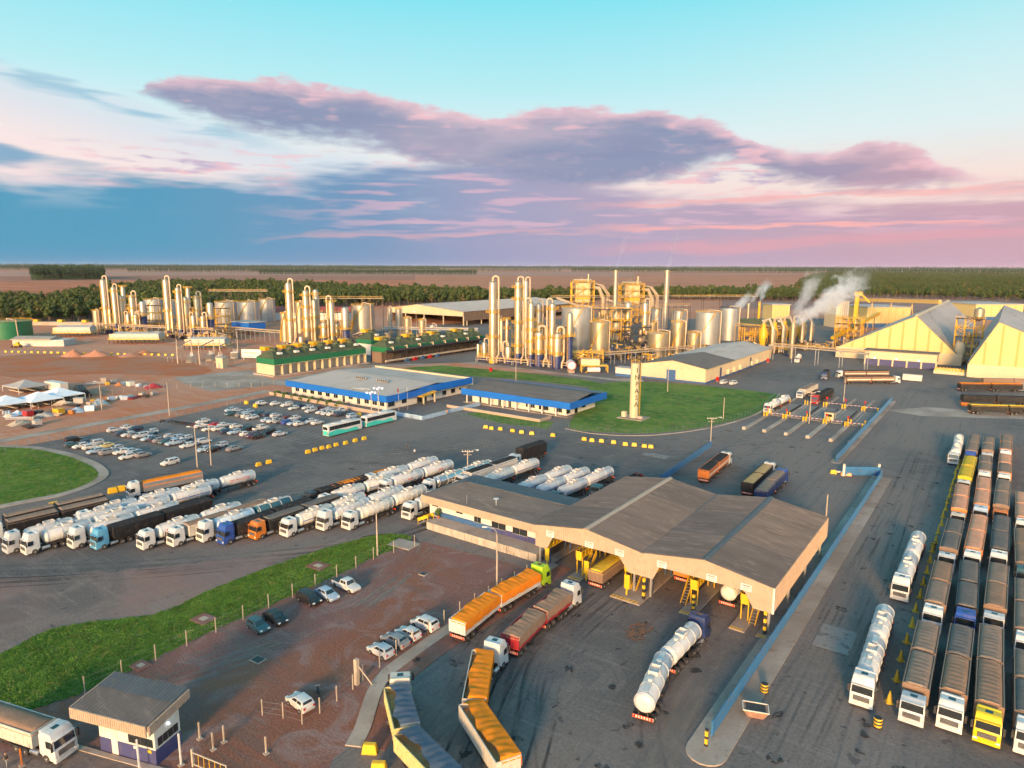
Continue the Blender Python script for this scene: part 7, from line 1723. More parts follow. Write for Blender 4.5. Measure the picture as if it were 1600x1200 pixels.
# weighbridge
WG = 'islands of the weighbridge lanes'
def boom(parent, x, y, L, z=1.1):
    b = part('barrier_arm', MB().bar((x, y, z), (x + L, y, z + .15), .14), M_sign, parent)
    for k in range(3): part('red_band', MB().bar((x + L * (.15 + .3 * k), y, z + .02 + .045 * k), (x + L * (.27 + .3 * k), y, z + .04 + .045 * k), .16), M_lamp_red, b)
IX = [-63.8, -57.6, -51.2, -45.0, -38.6, -33.6]
for i, x in enumerate(IX):
    w = thing('lane_island', f'{ORD[i]} long concrete island from left between weighbridge lanes', 'traffic island', (x, 212, 0), group=WG)
    part('kerb', MB().box(-.7, .7, 0, 26, 0, .3).box(-.5, .5, 26.2, 76, 0, .25), M_conc, w, bevel=.04)
    part('end_block', MB().box(-.5, .5, -.6, .6, 0, .9), M_concw, w)
    for y in (22, 27, 52):
        part('bollard', MB().cyl((-.3, y, 0), (-.3, y, 1.9), .22, n=10), M_yel, w); part('bollard', MB().cyl((.45, y + .6, 0), (.45, y + .6, 1.7), .2, n=10), M_yel, w)
    if i < 5:
        bx = part('barrier_box', MB().box(-.35, .35, 24, 24.8, .3, 1.4), M_yel, w); boom(w, .4, 24.4, 4.6)
        part('signal', MB().bar((0, 25.2, .3), (0, 25.2, 2.6), .1).box(-.25, .25, 25, 25.4, 2.5, 3.1), M_lamp_red, w)
    if i in (2, 3, 4): part('barrier_box', MB().box(-.35, .35, 55, 55.8, .25, 1.4), M_yel, w); boom(w, .4, 55.4, 4.6); part('signal', MB().bar((0, 56.2, .3), (0, 56.2, 2.6), .1).box(-.3, .3, 56, 56.4, 2.5, 3.1), M_lamp_red, w)
    if i < 5:
        sc_ = thing('weigh_platform', f'{ORD[i]} steel weighing platform from left between the islands', 'weighbridge', (x + 3.1, 238, 0), group='weighing platforms'); 
        part('deck', MB().box(-1.7, 1.7, 0, 24, .02, .28), mat('weigh_deck', (.20, .175, .16), .8, 0, .25, .4, (.3, .22, .17), .5), sc_)
        for k in range(6): part('joint', MB().box(-1.7, 1.7, k * 4 - .06, k * 4 + .06, .281, .295), M_frame, sc_)
        for s in (-1, 1): part('edge_beam', MB().box(s * 1.8 - .12, s * 1.8 + .12, 0, 24, .02, .5), M_frame if s > 0 else M_steel, sc_)
kb = thing('weighbridge_kiosk', 'small cream kiosk between the weighbridge lanes', 'kiosk', (-46.4, 240.5, .25)); part('wall', MB().box(0, 2.8, 0, 4, 0, 2.6), M_cream, kb); part('roof', MB().box(-.25, 3.05, -.25, 4.25, 2.6, 2.8), M_roofg, kb); part('window', MB().box(.5, 2.3, -.04, .02, 1.2, 2.1), M_win, kb); part('door', MB().box(2.78, 2.84, 1.2, 2.2, .1, 2.2), M_bluep, kb)
# poles and lamps
def pole(label, p, h, arm=None, lit=False, r=.16, grp='lamp posts and poles', m=None, z=0):
    o = thing('lamp_post' if arm else 'utility_pole', label, 'pole', (p[0], p[1], z), YAW, grp)
    part('shaft', MB().cyl((0, 0, 0), (0, 0, h), r, r * .6, 10), m or M_pole, o)
    L_ = M_lampon if lit else M_sign
    if arm == 'curve':
        part('arm', MB().tube([(0, 0, h - .1), (-.1, 0, h + .5), (-.5, 0, h + 1.0), (-1.6, 0, h + 1.3)], .07, 6), M_steel, o); part('lamp_head', MB().box(-2.3, -1.5, -.16, .16, h + 1.2, h + 1.36), L_, o, bevel=.03)
    elif arm == 'cluster':
        part('arm', MB().bar((-1.3, 0, h), (1.3, 0, h), .12).bar((0, -1.3, h), (0, 1.3, h), .12), M_steel, o)
        for a, b in ((1.3, 0), (-1.3, 0), (0, 1.3), (0, -1.3)): part('flood_lamp', MB().box(a - .22, a + .22, b - .2, b + .2, h - .25, h + .05), L_, o)
    elif arm == 'single':
        part('arm', MB().bar((0, 0, h), (-1.2, 0, h + .3), .08), M_steel, o); part('lamp_head', MB().box(-1.9, -1.1, -.15, .15, h + .2, h + .36), L_, o)
    elif arm == 'cross':
        part('arm', MB().bar((-1.4, 0, h - .4), (1.4, 0, h - .4), .14).bar((-1.0, 0, h - 1.2), (1.0, 0, h - 1.2), .1), M_pole, o)
        for a in (-1.2, -.5, .5, 1.2): part('insulator', MB().cyl((a, 0, h - .35), (a, 0, h - .05), .07, n=8), M_sign, o)
        part('lamp_arm', MB().tube([(0, 0, h - .8), (1.6, -.2, h + .1), (2.2, -.3, h + .1)], .05, 6), M_steel, o); part('lamp_head', MB().box(2.0, 2.7, -.45, -.15, h, h + .15), M_sign, o)
def PL(c): return (c[0], c[1]), c[2]
for lab, c, arm, lit in (('curved lamp post beside the lime green cab truck', (-60.3, 79.2, 9.4, 0.10), 'curve', False), ('thin lamp post at the end of the grass strip', (-85.4, 77.6, 7.8, 0.11), None, False), ('pole with crossarm behind the scale office', (-101.9, 122.2, 6.7, 0.15), 'cross', False),
        ('pole with crossarm at the trucks leaving the roof', (-65.0, 185.5, 8.4, 0.18), 'cross', False), ('left one of two tall car park poles', (-161.6, 87.7, 10.2, 0.16), 'single', False), ('right one of two tall car park poles', (-160.4, 90.7, 10.5, 0.16), 'single', False),
        ('left mast with lit floodlights beside the coaches', (-161.5, 146.1, 10.6, 0.20), 'cluster', True), ('right mast with lit floodlights beside the coaches', (-161.0, 148.7, 11.7, 0.21), 'cluster', True), ('lamp post at the right back corner of the roof', (-26.2, 145.6, 4.6, 0.13), None, False),
        ('pole by the car park fence', (-225.9, 114.3, 11.4, 0.22), None, False), ('pole at the left work yard', (-255.1, 105.5, 9.8, 0.23), 'single', False), ('lamp post between the weighbridge lanes', (-49.3, 232.5, 10.6, 0.21), 'cross', False), ('lamp post on the lawn corner by the weighbridge', (-74.0, 222.2, 7.2, 0.21), None, False), ('tall thin lamp post in front of the main unit', (-166.3, 231.7, 12.0, 0.27), None, False), ('thin lamp post right of the totem tower', (-109.8, 259.2, 11.1, 0.26), None, False), ('lamp mast right of the weighbridge', (-47.6, 279.3, 9.3, 0.24), None, False), ('mast with lit lamp before the open warehouse', (-339.4, 351.6, 18.6, 0.45), 'single', True)):
    pole(lab, *PL(c), arm, lit)
# fences of thin posts and wire
M_wire = mat('fence_wire', (.28, .26, .25), .6, .3)
def post_fence(label, line, step, h, m, wires=3, grp='wire fences', r=.05, mesh_m=None):
    o = thing('wire_fence', label, 'fence', (line[0][0], line[0][1], 0), 0, grp); ox, oy = line[0]
    pos = [line[0]]; acc = 0
    for a, b in zip(line, line[1:]):
        L = hypot(b[0] - a[0], b[1] - a[1]); t = step - acc
        while t <= L: pos.append((a[0] + (b[0] - a[0]) * t / L, a[1] + (b[1] - a[1]) * t / L)); t += step
        acc = (acc + L) % step
    pm2 = cached(('fpost', h, r, m.name), lambda: MB().box(-r, r, -r, r, 0, h).mesh('post', m))
    for p in pos: ob('post', pm2, o, (p[0] - ox, p[1] - oy, 0))
    wm = MB()
    for k in range(wires):
        z = h * (k + .6) / wires
        for a, b in zip(pos, pos[1:]): wm.bar((a[0] - ox, a[1] - oy, z), (b[0] - ox, b[1] - oy, z), .016)
    part('wire', wm, M_wire, o, smooth=False)
    return o
post_fence('thin post fence between grass strip and gravel lot', smooth_line([(-82.71, 84.10), (-84.62, 76.88), (-84.18, 69.40), (-84.34, 60.67), (-84.33, 50.78), (-84.24, 43.11), (-84.02, 36.28), (-83.90, 32.05), (-84.05, 28.25)], 4), 4.2, 2.3, M_pole)
post_fence('thin post fence on the bank of the curved kerb', smooth_line([(-59.22, 89.33), (-59.69, 82.35), (-60.02, 73.10), (-60.41, 66.43), (-60.31, 59.95), (-59.99, 55.01), (-59.37, 50.41)], 4), 3.2, 2.2, M_pole)
post_fence('small post fence at the gravel lot corner', [(-63.60, 39.84), (-62.13, 40.65), (-60.36, 41.13), (-58.41, 41.62), (-58.69, 44.29), (-59.10, 49.97)], 2.6, 2.0, M_pole)
post_fence('mesh fence between car park and concrete drain', _dr_f, 2.6, 2.0, M_rail, 5) if False else post_fence('mesh fence between car park and concrete drain', smooth_line([(-215.42, 37.06), (-218.06, 63.62), (-220.03, 83.43), (-222.39, 107.23), (-223.48, 127.88), (-226.99, 153.50)], 4), 2.8, 2.1, M_rail, 5)
post_fence('post fence round the left work yard', [(-272.66, 92.22), (-283.67, 127.72), (-271.77, 147.84), (-251.78, 162.98), (-250.34, 175.94)], 5.0, 2.2, M_pole, 3)
post_fence('fence along the kerb of the totem lawn', smooth_line([(-72.76, 280.15), (-69.91, 259.41), (-69.11, 237.33), (-72.10, 215.40), (-78.36, 198.62), (-87.04, 185.95), (-99.14, 179.93), (-109.60, 180.55)], 4), 2.6, 1.8, mat('green_fence', (.03, .12, .09), .6), 5)
post_fence('low fence before the smaller office', [(-153.38, 175.27), (-141.63, 171.46), (-111.95, 174.49), (-111.16, 182.69)], 2.4, 1.8, MATS['green_fence'], 4)
post_fence('fence round the substation', [(-357.69, 182.45), (-326.76, 185.27), (-327.64, 215.06), (-386.69, 232.37), (-357.69, 182.45)], 4.0, 2.6, M_pole, 3)
gp = thing('fence_post', 'stout wooden post at the bend of the kerb fence', 'post', (-59.42, 50.05), 0); part('shaft', MB().box(-.25, .25, -.25, .25, 0, 3.4), M_pole, gp, bevel=.03); part('brace', MB().bar((.1, .1, 2.6), (1.6, 1.0, .1), .14), M_pole, gp)
# yellow concrete blocks
blk = MB().hexa([(-.75, -.4, 0), (.75, -.4, 0), (.75, .4, 0), (-.75, .4, 0)], [(-.6, -.25, .95), (.6, -.25, .95), (.6, .25, .95), (-.6, .25, .95)]).mesh('yellow_block', M_yel, bevel=.04)
def blocks(pts, where, grp, ang=0, s=1.0):
    for i, p in enumerate(pts):
        o = thing('barrier_block', f'yellow concrete block, {ORD[i]} from left {where}', 'barrier block', (p[0], p[1], 0.01), radians(ang) + rnd.uniform(-.15, .15), grp, blk); o.scale = (s, s, s)
blocks([(-150.27, 97.54), (-150.18, 100.46), (-150.23, 112.64), (-150.30, 115.03), (-150.38, 117.47), (-149.91, 119.52), (-149.98, 122.05), (-149.46, 125.08), (-149.50, 128.66), (-149.12, 131.73)], 'in the row below the coaches', 'yellow blocks along the yard edge', 90)
blocks([(-129.62, 164.45), (-127.12, 164.18), (-124.38, 165.18), (-119.88, 165.42), (-116.73, 165.74), (-113.32, 166.28), (-106.91, 168.11), (-97.07, 169.74), (-94.52, 169.78), (-91.93, 170.81), (-88.42, 171.62), (-84.77, 171.66), (-82.41, 172.55), (-79.47, 173.00), (-77.73, 173.45)], 'in the curve before the smaller office', 'yellow blocks before the office', 20)
blocks([(-157.81, 54.10), (-157.88, 65.82), (-157.66, 67.63)], 'beside the entrance lawn', 'yellow blocks by the lawn', 80, 1.3)
blocks([(-223.82, 141.87), (-216.07, 140.42), (-176.22, 150.39), (-174.93, 152.62)], 'around the far car park row', 'yellow blocks in the car park', 0, 1.2)
blocks([(-49.33, 42.91), (-46.60, 41.61)], 'at the foot of the curved kerb', 'yellow blocks at the near kerb', 30, 1.1)
blocks([(-470 + i * 2.75 * 1.32, 146 + i * 2.75 * 1.02 * .72) for i in range(26)], 'in the far line across the red soil', 'yellow blocks on the red soil', 30, 1.05)
# cones and drums
cone_me = MB().box(-.3, .3, -.3, .3, 0, .08).lathe([(.26, .08), (.06, 1.1), (.02, 1.1)], 12).mesh('cone', [mat('cone_yellow', (.62, .40, .03), .6, 0, .25, 3, DUST, .5)])
band_me = MB().lathe([(.175, .45), (.125, .68)], 12).mesh('cone_band', M_blk)
for i in range(24):
    y = 84.5 + i * 5.3
    o = thing('traffic_cone', f'yellow traffic cone, {ORD[i]} from the front in the cone line', 'cone', (-6.75 + rnd.uniform(-.15, .15), y, 0), rnd.uniform(0, 1), 'cones along the right hand truck row', cone_me); o.scale = (1.35, 1.35, 1.35); ob('band', band_me, o)
def drum(label, p):
    o = thing('striped_drum', label, 'drum', (p[0], p[1], .02), 0, 'yellow and black drums')
    for k in range(6): part('hoop', MB().lathe([(.42, k * .2), (.46, k * .2 + .1), (.42, k * .2 + .199)], 16), M_yel if k % 2 else M_blk, o)
    part('lid', MB().lathe([(.42, 1.2), (.02, 1.22)], 16), M_blk, o)
drum('yellow and black drum at the front end of the cone line', (-7.17, 78.73)); drum('yellow and black drum beside the long fence kerb', (-19.10, 77.67)); drum('yellow and black drum farther along the cone line', (-6.9, 139.6))
sk = thing('rubble_skip', 'tapered steel skip with rubble beside the fence kerb', 'skip', (-18.70, 72.84), radians(20)); sk.scale = (.72, .72, .72)
part('tub', MB().hexa([(-1.1, -.9, .1), (1.1, -.9, .1), (1.1, .9, .1), (-1.1, .9, .1)], [(-1.9, -1.2, 1.4), (1.9, -1.2, 1.4), (1.9, 1.2, 1.4), (-1.9, 1.2, 1.4)]), mat('skip_paint', (.30, .16, .11), .7, .1, .3, 1, (.45, .40, .34), .6), sk)
part('load', MB().hexa([(-1.6, -1.0, 1.2), (1.6, -1.0, 1.2), (1.6, 1.0, 1.2), (-1.6, 1.0, 1.2)], [(-1.5, -.9, 1.42), (1.5, -.9, 1.41), (1.4, .9, 1.43), (-1.5, .9, 1.45)]), M_frame, sk); rr_ = MB()
for a, b in (((-1.9, -1.2), (1.9, -1.2)), ((1.9, -1.2), (1.9, 1.2)), ((1.9, 1.2), (-1.9, 1.2)), ((-1.9, 1.2), (-1.9, -1.2))): rr_.bar((*a, 1.43), (*b, 1.43), .14)
part('rim', rr_, M_stripe, sk)
br = thing('broken_barrier', 'orange water barrier lying among debris at the fence gap', 'barrier', (-28.39, 178.18), .3); part('block', MB().hexa([(-1.3, -.5, 0), (1.3, -.5, 0), (1.3, .5, 0), (-1.3, .5, 0)], [(-1.1, -.3, .8), (1.1, -.3, .8), (1.1, .3, .8), (-1.1, .3, .8)]), paint['orange'], br, bevel=.08); part('plank', MB().bar((-2, 1.4, .4), (2.5, 1.0, .5), .6, .3), M_white, br)
yc = thing('barrier_block', 'lone yellow block at the fence gap', 'barrier block', (*(-31.25, 178.01), 0), .4, None, blk)
ob_ = thing('orange_bin', 'orange bin alone on the far loading yard', 'bin', (-10.35, 298.31), .4); part('tub', MB().hexa([(-1.0, -.7, 0), (1.0, -.7, 0), (1.0, .7, 0), (-1.0, .7, 0)], [(-1.3, -.9, 1.4), (1.3, -.9, 1.4), (1.3, .9, 1.4), (-1.3, .9, 1.4)]), paint['orange'], ob_); part('rim', MB().box(-1.35, 1.35, -.95, .95, 1.4, 1.5), M_frame, ob_)
# slabs and drain covers
for i, (p, w, d, lab) in enumerate((((-90.20, 68.59), 3.4, 2.6, 'brown concrete pad in the grass strip near the cars'), ((-89.06, 47.52), 3.0, 2.4, 'brown concrete pad in the middle of the grass strip'), ((-84.45, 36.48), 2.2, 1.8, 'pale concrete pad at the lower edge of the grass strip'), ((-85.12, 83.76), 5.0, 3.4, 'pale square slab at the upper end of the grass strip'), ((-73.66, 46.01), 1.8, 1.4, 'square drain cover in the gravel lot'), ((-73.76, 76.80), 1.3, 1.0, 'dark drain cover near the raised walkway'))):
    o = thing('concrete_pad', lab, 'slab', (p[0], p[1], .0), .1, 'pads and covers'); part('frame', MB().box(-w / 2, w / 2, -d / 2, d / 2, 0, .16), M_conc if i == 3 else (MG['gravel'] if i < 3 else M_conc), o, bevel=.03); part('cover', MB().box(-w / 5, w / 5, -d / 5, d / 5, .161, .18) if i < 3 else MB().box(-w * .38, w * .38, -d * .38, d * .38, .161, .18), M_conc if i == 3 else (M_frame if i > 3 else M_pole), o)
# painted bay lines of the car park
lm_ = MB()
for y0 in (104, 117, 124, 136, 143, 155):
    for k in range(28):
        x = -230 + k * 2.6
        if -232 < x < -158: lm_.box(x - .06, x + .06, y0, y0 + 4.6, .004, .008)
ln_ = struct('bay_lines', lm_.mesh('bay_lines', mat('worn_white_paint', (.42, .40, .38), .8, 0, .4, .4, (.14, .13, .13), .8), smooth=False))
# guard house forecourt
gg = thing('swing_gate', 'yellow framed swing gate beside the guard house', 'gate', (-62.20, 30.93), radians(12)); part('frame', MB().bar((0, 0, 1.6), (4.6, 0, 1.6), .1).bar((0, 0, .3), (4.6, 0, .3), .1).bar((0, 0, 0), (0, 0, 2.0), .2).bar((4.6, 0, 0), (4.6, 0, 1.7), .1), M_pole, gg)
for k in range(5): part('bar', MB().bar((.8 + k * .75, 0, .3), (.8 + k * .75, 0, 1.6), .05), M_yelst, gg)
for i, (px_, lab) in enumerate((((-63.37, 30.30), 'white boom post right of the guard house'), ((-65.85, 27.37), 'white boom post before the guard house'), ((-65.57, 33.53), 'short wooden post behind the swing gate'), ((-63.01, 34.79), 'braced wooden post behind the swing gate'), ((-62.85, 33.46), 'third wooden post near the swing gate'), ((-57.87, 36.40), 'lone short post in the gravel lot'), ((-76.26, 20.73), 'orange post at the guard lane')) ):
    o = thing('marker_post', lab, 'post', px_, 0, 'posts around the guard house'); h = 3.6 if i < 2 else 2.0; part('shaft', MB().box(-.07, .07, -.07, .07, 0, h), M_sign if i < 2 else (paint['rust'] if i == 6 else M_pole), o); part('foot', MB().box(-.25, .25, -.25, .25, 0, .12), M_conc, o)
# motorcycles
def motorcycle(label, p, ang, pc='black'):
    o = thing('motorcycle', label, 'motorcycle', (p[0], p[1], 0.02), radians(ang), 'parked motorcycles')
    for y in (-.65, .65): ob('wheel', m_wheel(.31, .12), o, (0, y, .31))
    part('frame', MB().bar((0, -.65, .35), (0, .1, .6), .12).bar((0, .65, .35), (0, .3, .95), .08).bar((0, .1, .6), (0, .4, .8), .12).box(-.14, .14, -.15, .25, .3, .58), M_frame, o); part('fuel_tank', MB().hexa([(-.14, -.05, .72), (.14, -.05, .72), (.12, .4, .72), (-.12, .4, .72)], [(-.1, 0, .92), (.1, 0, .92), (.1, .35, .95), (-.1, .35, .95)]), paint[pc], o, bevel=.03)
    part('seat', MB().box(-.12, .12, -.75, -.05, .74, .84), M_blk, o, bevel=.02); part('handlebar', MB().bar((-.35, .35, 1.02), (.35, .35, 1.02), .05), M_steel, o); part('mudguard', MB().box(-.07, .07, -.9, -.4, .62, .68), paint[pc], o)
motorcycle('black motorcycle beside the small white hatchback', (-61.59, 45.96), 60)
for i, p in enumerate([(-218.23, 108.03), (-216.09, 109.63), (-214.38, 109.78), (-212.51, 110.04), (-210.82, 110.18), (-210.00, 110.79), (-208.33, 110.92), (-206.67, 111.05), (-205.02, 111.19)]): motorcycle(f'{ORD[i]} motorcycle from left in the car park cluster', p, rnd.uniform(-20, 20), rnd.choice(('black', 'red', 'black', 'blue', 'yellow')))
# people
def person(label, p, ang, shirt, trousers, stride=.25, z=0.0):
    o = thing('person', label, 'person', (p[0], p[1], z), radians(ang), 'people on the site')
    vs = [(0, 0, .95), (0, 0, 1.2), (0, 0, 1.42), (0, -.02, 1.52), (0, -.03, 1.66), (0, -.02, 1.74), (-.1, stride * .2, .9), (-.11, stride * .5, .5), (-.11, stride, .09), (-.11, stride - .16, .04), (.1, -stride * .2, .9), (.11, -stride * .3, .5), (.11, -stride, .09), (.11, -stride - .16, .04), (-.2, 0, 1.4), (-.26, -stride * .2, 1.13), (-.27, -stride * .6, .88), (-.27, -stride * .7, .78), (.2, 0, 1.4), (.26, stride * .2, 1.13), (.27, stride * .4, .88), (.27, stride * .5, .78)]
    es = [(0, 1), (1, 2), (2, 3), (3, 4), (4, 5), (0, 6), (6, 7), (7, 8), (8, 9), (0, 10), (10, 11), (11, 12), (12, 13), (2, 14), (14, 15), (15, 16), (16, 17), (2, 18), (18, 19), (19, 20), (20, 21)]
    rad = [.155, .14, .15, .06, .1, .085, .1, .075, .05, .045, .1, .075, .05, .045, .075, .055, .04, .04, .075, .055, .04, .04]
    me = bpy.data.meshes.new('body'); me.from_pydata(vs, es, [])
    b = bpy.data.objects.new('body', me); COL.objects.link(b)
    b.modifiers.new('skin', 'SKIN'); b.modifiers.new('sub', 'SUBSURF').levels = 1
    for i, q in enumerate(rad): me.skin_vertices[0].data[i].radius = (q, q)
    me.skin_vertices[0].data[0].use_root = True
    dg = bpy.context.evaluated_depsgraph_get(); dg.update(); m2 = bpy.data.meshes.new_from_object(b.evaluated_get(dg)); bpy.data.objects.remove(b)
    m2.materials.clear()
    for m in (mat('skin', (.36, .20, .13), .6), paint[shirt], paint[trousers], M_blk): m2.materials.append(m)
    for f in m2.polygons:
        c = f.center; f.material_index = 3 if c.z < .1 or c.z > 1.71 else (0 if c.z > 1.47 or (abs(c.x) > .2 and c.z < 1.1) else (1 if c.z > .93 else 2)); f.use_smooth = True
    ob('body', m2, o)
person('person in dark clothes walking in the open yard', (-131.04, 131.08), 40, 'black', 'dark_blue'); person('person in white shirt walking in the open yard', (-125.69, 128.57), 60, 'white', 'black')
person('person in light clothes before the tan wall by the office', (-157.43, 159.59), 100, 'silver', 'grey'); person('person in orange walking to the smaller office', (-152.38, 172.11), 20, 'orange', 'dark_blue'); person('person in dark clothes at the guard lane', (-77.25, 19.78), 10, 'black', 'grey', .1)
person('person near the mast of the coaches', (-168.18, 157.69), 190, 'light_blue', 'black')

# ------------------------------------------------------------------ left work yard and odds
M_tent = mat('tent_canvas', (.72, .76, .80), .7, 0, .05, .5)
M_tent2 = mat('grey_canvas', (.36, .34, .32), .8, 0, .15, .5)
def tent(label, p, w, d, h, m, rz=0.0):
    o = thing('marquee_tent', label, 'tent', (p[0], p[1], 0), rz, 'peaked tents in the work yard')
    part('canopy', MB().add([(0, 0, 2.6), (w, 0, 2.6), (w, d, 2.6), (0, d, 2.6), (w * .5, d * .5, h), (w * .25, d * .25, 2.6 + (h - 2.6) * .38), (w * .75, d * .25, 2.6 + (h - 2.6) * .38), (w * .75, d * .75, 2.6 + (h - 2.6) * .38), (w * .25, d * .75, 2.6 + (h - 2.6) * .38)],
         [(0, 1, 6, 5), (1, 2, 7, 6), (2, 3, 8, 7), (3, 0, 5, 8), (5, 6, 4), (6, 7, 4), (7, 8, 4), (8, 5, 4)]), m, o, smooth=False)
    part('valance', MB().box(0, w, -.03, .0, 2.25, 2.6).box(w, w + .03, 0, d, 2.25, 2.6).box(-.03, 0, 0, d, 2.25, 2.6), m, o)
    for x in (0.05, w - .05):
        for y in (.05, d - .05): part('leg', MB().box(x - .08, x + .08, y - .08, y + .08, 0, 2.6), M_sign, o)
    for k in range(4): part('bench', MB().box(w * .1, w * .9, d * (.15 + .2 * k), d * (.15 + .2 * k) + .7, .4, .75), M_frame if k % 2 else M_pole, o)
tent('left white peaked tent in the work yard', (-288.63, 80.21), 12, 11, 4.9, M_tent, 0.1); tent('middle white peaked tent in the work yard', (-287.18, 89.71), 12, 11, 5.0, M_tent, 0.1); tent('right white peaked tent in the work yard', (-292.18, 97.92), 14, 11, 5.0, M_tent, 0.1)
tent('grey peaked tent behind the white ones', (-323.35, 97.71), 13, 11, 4.8, M_tent2, .1)
wc = thing('site_container', 'white site container behind the white tents', 'container', (-316.53, 110.16), radians(6)); part('body', MB().box(0, 12, 0, 3, .3, 3.2), M_white, wc); part('roof', MB().box(-.1, 12.1, -.1, 3.1, 3.2, 3.35), M_sign, wc); part('door', MB().box(2, 3.2, -.05, .02, .4, 2.5), M_steel, wc)
bk = thing('black_pipe_stack', 'long stack of black pipes lying in the work yard', 'pipes', (-300.91, 114.68), radians(-16))
for j in range(3):
    for i in range(5 - j): part('pipe', MB().cyl((0, i * 1.0 + j * .5, .5 + j * .85), (16, i * 1.0 + j * .5, .5 + j * .85), .48, n=10), M_blk, bk)
jm = [M_steel, M_pole, M_white, M_frame, paint['orange'], paint['red'], M_yelst, M_tent, M_tent2, paint['light_blue'], M_pole, M_steel]
jr = random.Random(9)
JK = ['crate', 'pallet_stack', 'pipe_bundle', 'drum_group', 'covered_pile']
def junk(p, kind, lab, m, s):
    o = thing(kind, lab, kind.replace('_', ' '), (p[0], p[1], 0), jr.uniform(0, 3), 'stored material in the work yard')
    if kind == 'crate':
        part('box', MB().box(-1.2 * s, 1.2 * s, -.9 * s, .9 * s, .15, 1.5 * s), m, o); part('lid', MB().box(-1.3 * s, 1.3 * s, -1.0 * s, 1.0 * s, 1.5 * s, 1.6 * s), m, o); part('skid', MB().box(-1.2 * s, 1.2 * s, -.8 * s, -.6 * s, 0, .15).box(-1.2 * s, 1.2 * s, .6 * s, .8 * s, 0, .15), M_pole, o)
    elif kind == 'pallet_stack':
        for k in range(4): part('pallet', MB().box(-1.1 * s, 1.1 * s, -.9 * s, .9 * s, k * .32, k * .32 + .2), m, o, rz=jr.uniform(-.2, .2))
    elif kind == 'pipe_bundle':
        for k in range(6): part('pipe', MB().cyl((-3 * s, -.9 + .36 * k, .2 + .3 * (k % 2)), (3 * s, -.9 + .36 * k, .2 + .3 * (k % 2)), .17, n=6), m, o)
    elif kind == 'drum_group':
        for k in range(6): part('drum', MB().cyl((k % 3 * .8, k // 3 * .8, 0), (k % 3 * .8, k // 3 * .8, 1.0), .34, n=10), m, o)
    else:
        mb = MB(); vs = []
        for j in range(7):
            for i in range(9): vs.append(((i - 4) * .7 * s, (j - 3) * .6 * s, max(0, (1.3 * s * (1 - ((i - 4) / 4.2) ** 2) * (1 - ((j - 3) / 3.2) ** 2)) * jr.uniform(.7, 1.2))))
        mb.add(vs, [(j * 9 + i, j * 9 + i + 1, (j + 1) * 9 + i + 1, (j + 1) * 9 + i) for j in range(6) for i in range(8)]); part('cover', mb, m, o, smooth=False); part('base', MB().box(-2.6 * s, 2.6 * s, -1.6 * s, 1.6 * s, 0, .12), M_pole, o)
JN = {}
def jset(pts, where):
    for i, p in enumerate(pts):
        k = JK[(i * 3 + len(where)) % 5]; JN[k, where] = JN.get((k, where), 0) + 1
        junk(p, k, f'{ORD[JN[k, where] - 1]} {k.replace("_", " ")} from left {where}', jm[(i * 5 + len(where)) % len(jm)], jr.uniform(.8, 1.5))
jset([(-273.78, 82.12), (-266.39, 81.39), (-268.16, 83.80), (-259.84, 82.67), (-263.59, 85.97), (-255.59, 84.67), (-264.30, 89.24), (-258.39, 88.64), (-258.58, 91.00), (-258.78, 93.39), (-259.16, 95.70), (-256.46, 96.43), (-258.49, 98.85), (-259.04, 101.12), (-256.12, 101.97)], 'in the front row of the work yard')
jset([(-275.52, 101.42), (-270.77, 102.08), (-273.66, 105.79), (-268.88, 106.42), (-271.03, 109.27), (-266.44, 109.74), (-272.48, 114.36), (-269.45, 115.07), (-271.49, 118.28), (-268.44, 118.99), (-270.48, 122.29), (-267.40, 122.98), (-269.45, 126.37), (-264.83, 126.55), (-268.59, 130.39)], 'in the middle row of the work yard')
jset([(-312.76, 128.59), (-315.80, 132.48), (-307.19, 130.79), (-310.56, 134.37), (-302.10, 132.65), (-303.70, 135.46), (-296.64, 134.81), (-292.51, 135.98), (-286.88, 136.39), (-284.36, 138.30)], 'in the back row of the work yard')
jset([(-251.80, 79.42), (-244.36, 79.51), (-246.27, 82.46)], 'below the work yard near the drain')
# white modules on yellow trestles
M_module = mat('dull_white_panel', (.46, .44, .41), .7, 0, .15, .3, (.3, .22, .16), .5)
def module(label, p, L, w, h, z, rz):
    o = thing('site_module', label, 'module', (p[0], p[1], 0), rz, 'white modules on yellow trestles')
    part('housing', MB().exx([(0, z + .6), (w, z + .6), (w, z + h * .8), (w * .5, z + h), (0, z + h * .8)], 3, L - 1), M_module, o); part('deck', MB().box(0, L, -1, w + 1, z + .2, z + .6), M_yelst, o)
    part('railing', MB().bar((0, -1, z + 1.7), (L, -1, z + 1.7), .12).bar((L, -1, z + 1.7), (L, w + 1, z + 1.7), .12).bar((0, -1, z + 1.2), (L, -1, z + 1.2), .1), M_yelst, o)
    part('end_box', MB().box(.3, 2.8, .5, w - .5, z + .6, z + h * .75), M_cream, o)
    for i in range(int(L / 3)): part('leg', MB().box(i * 3 + .2, i * 3 + .6, -.8, -.4, 0, z + .2), M_frame, o); part('leg', MB().box(i * 3 + .2, i * 3 + .6, w + .2, w + .6, 0, z + .2), M_frame, o)
module('white module on yellow trestles left of the leftmost unit', (-548.82, 199.45), 27, 9, 5.5, 2.2, radians(40)); module('white domed module on yellow trestles before the leftmost unit', (-470.79, 202.87), 33, 9, 5.0, 2.4, radians(38)); module('white module on yellow trestles before the second unit', (-402.50, 216.00), 26, 8, 5.0, 2.4, radians(34))
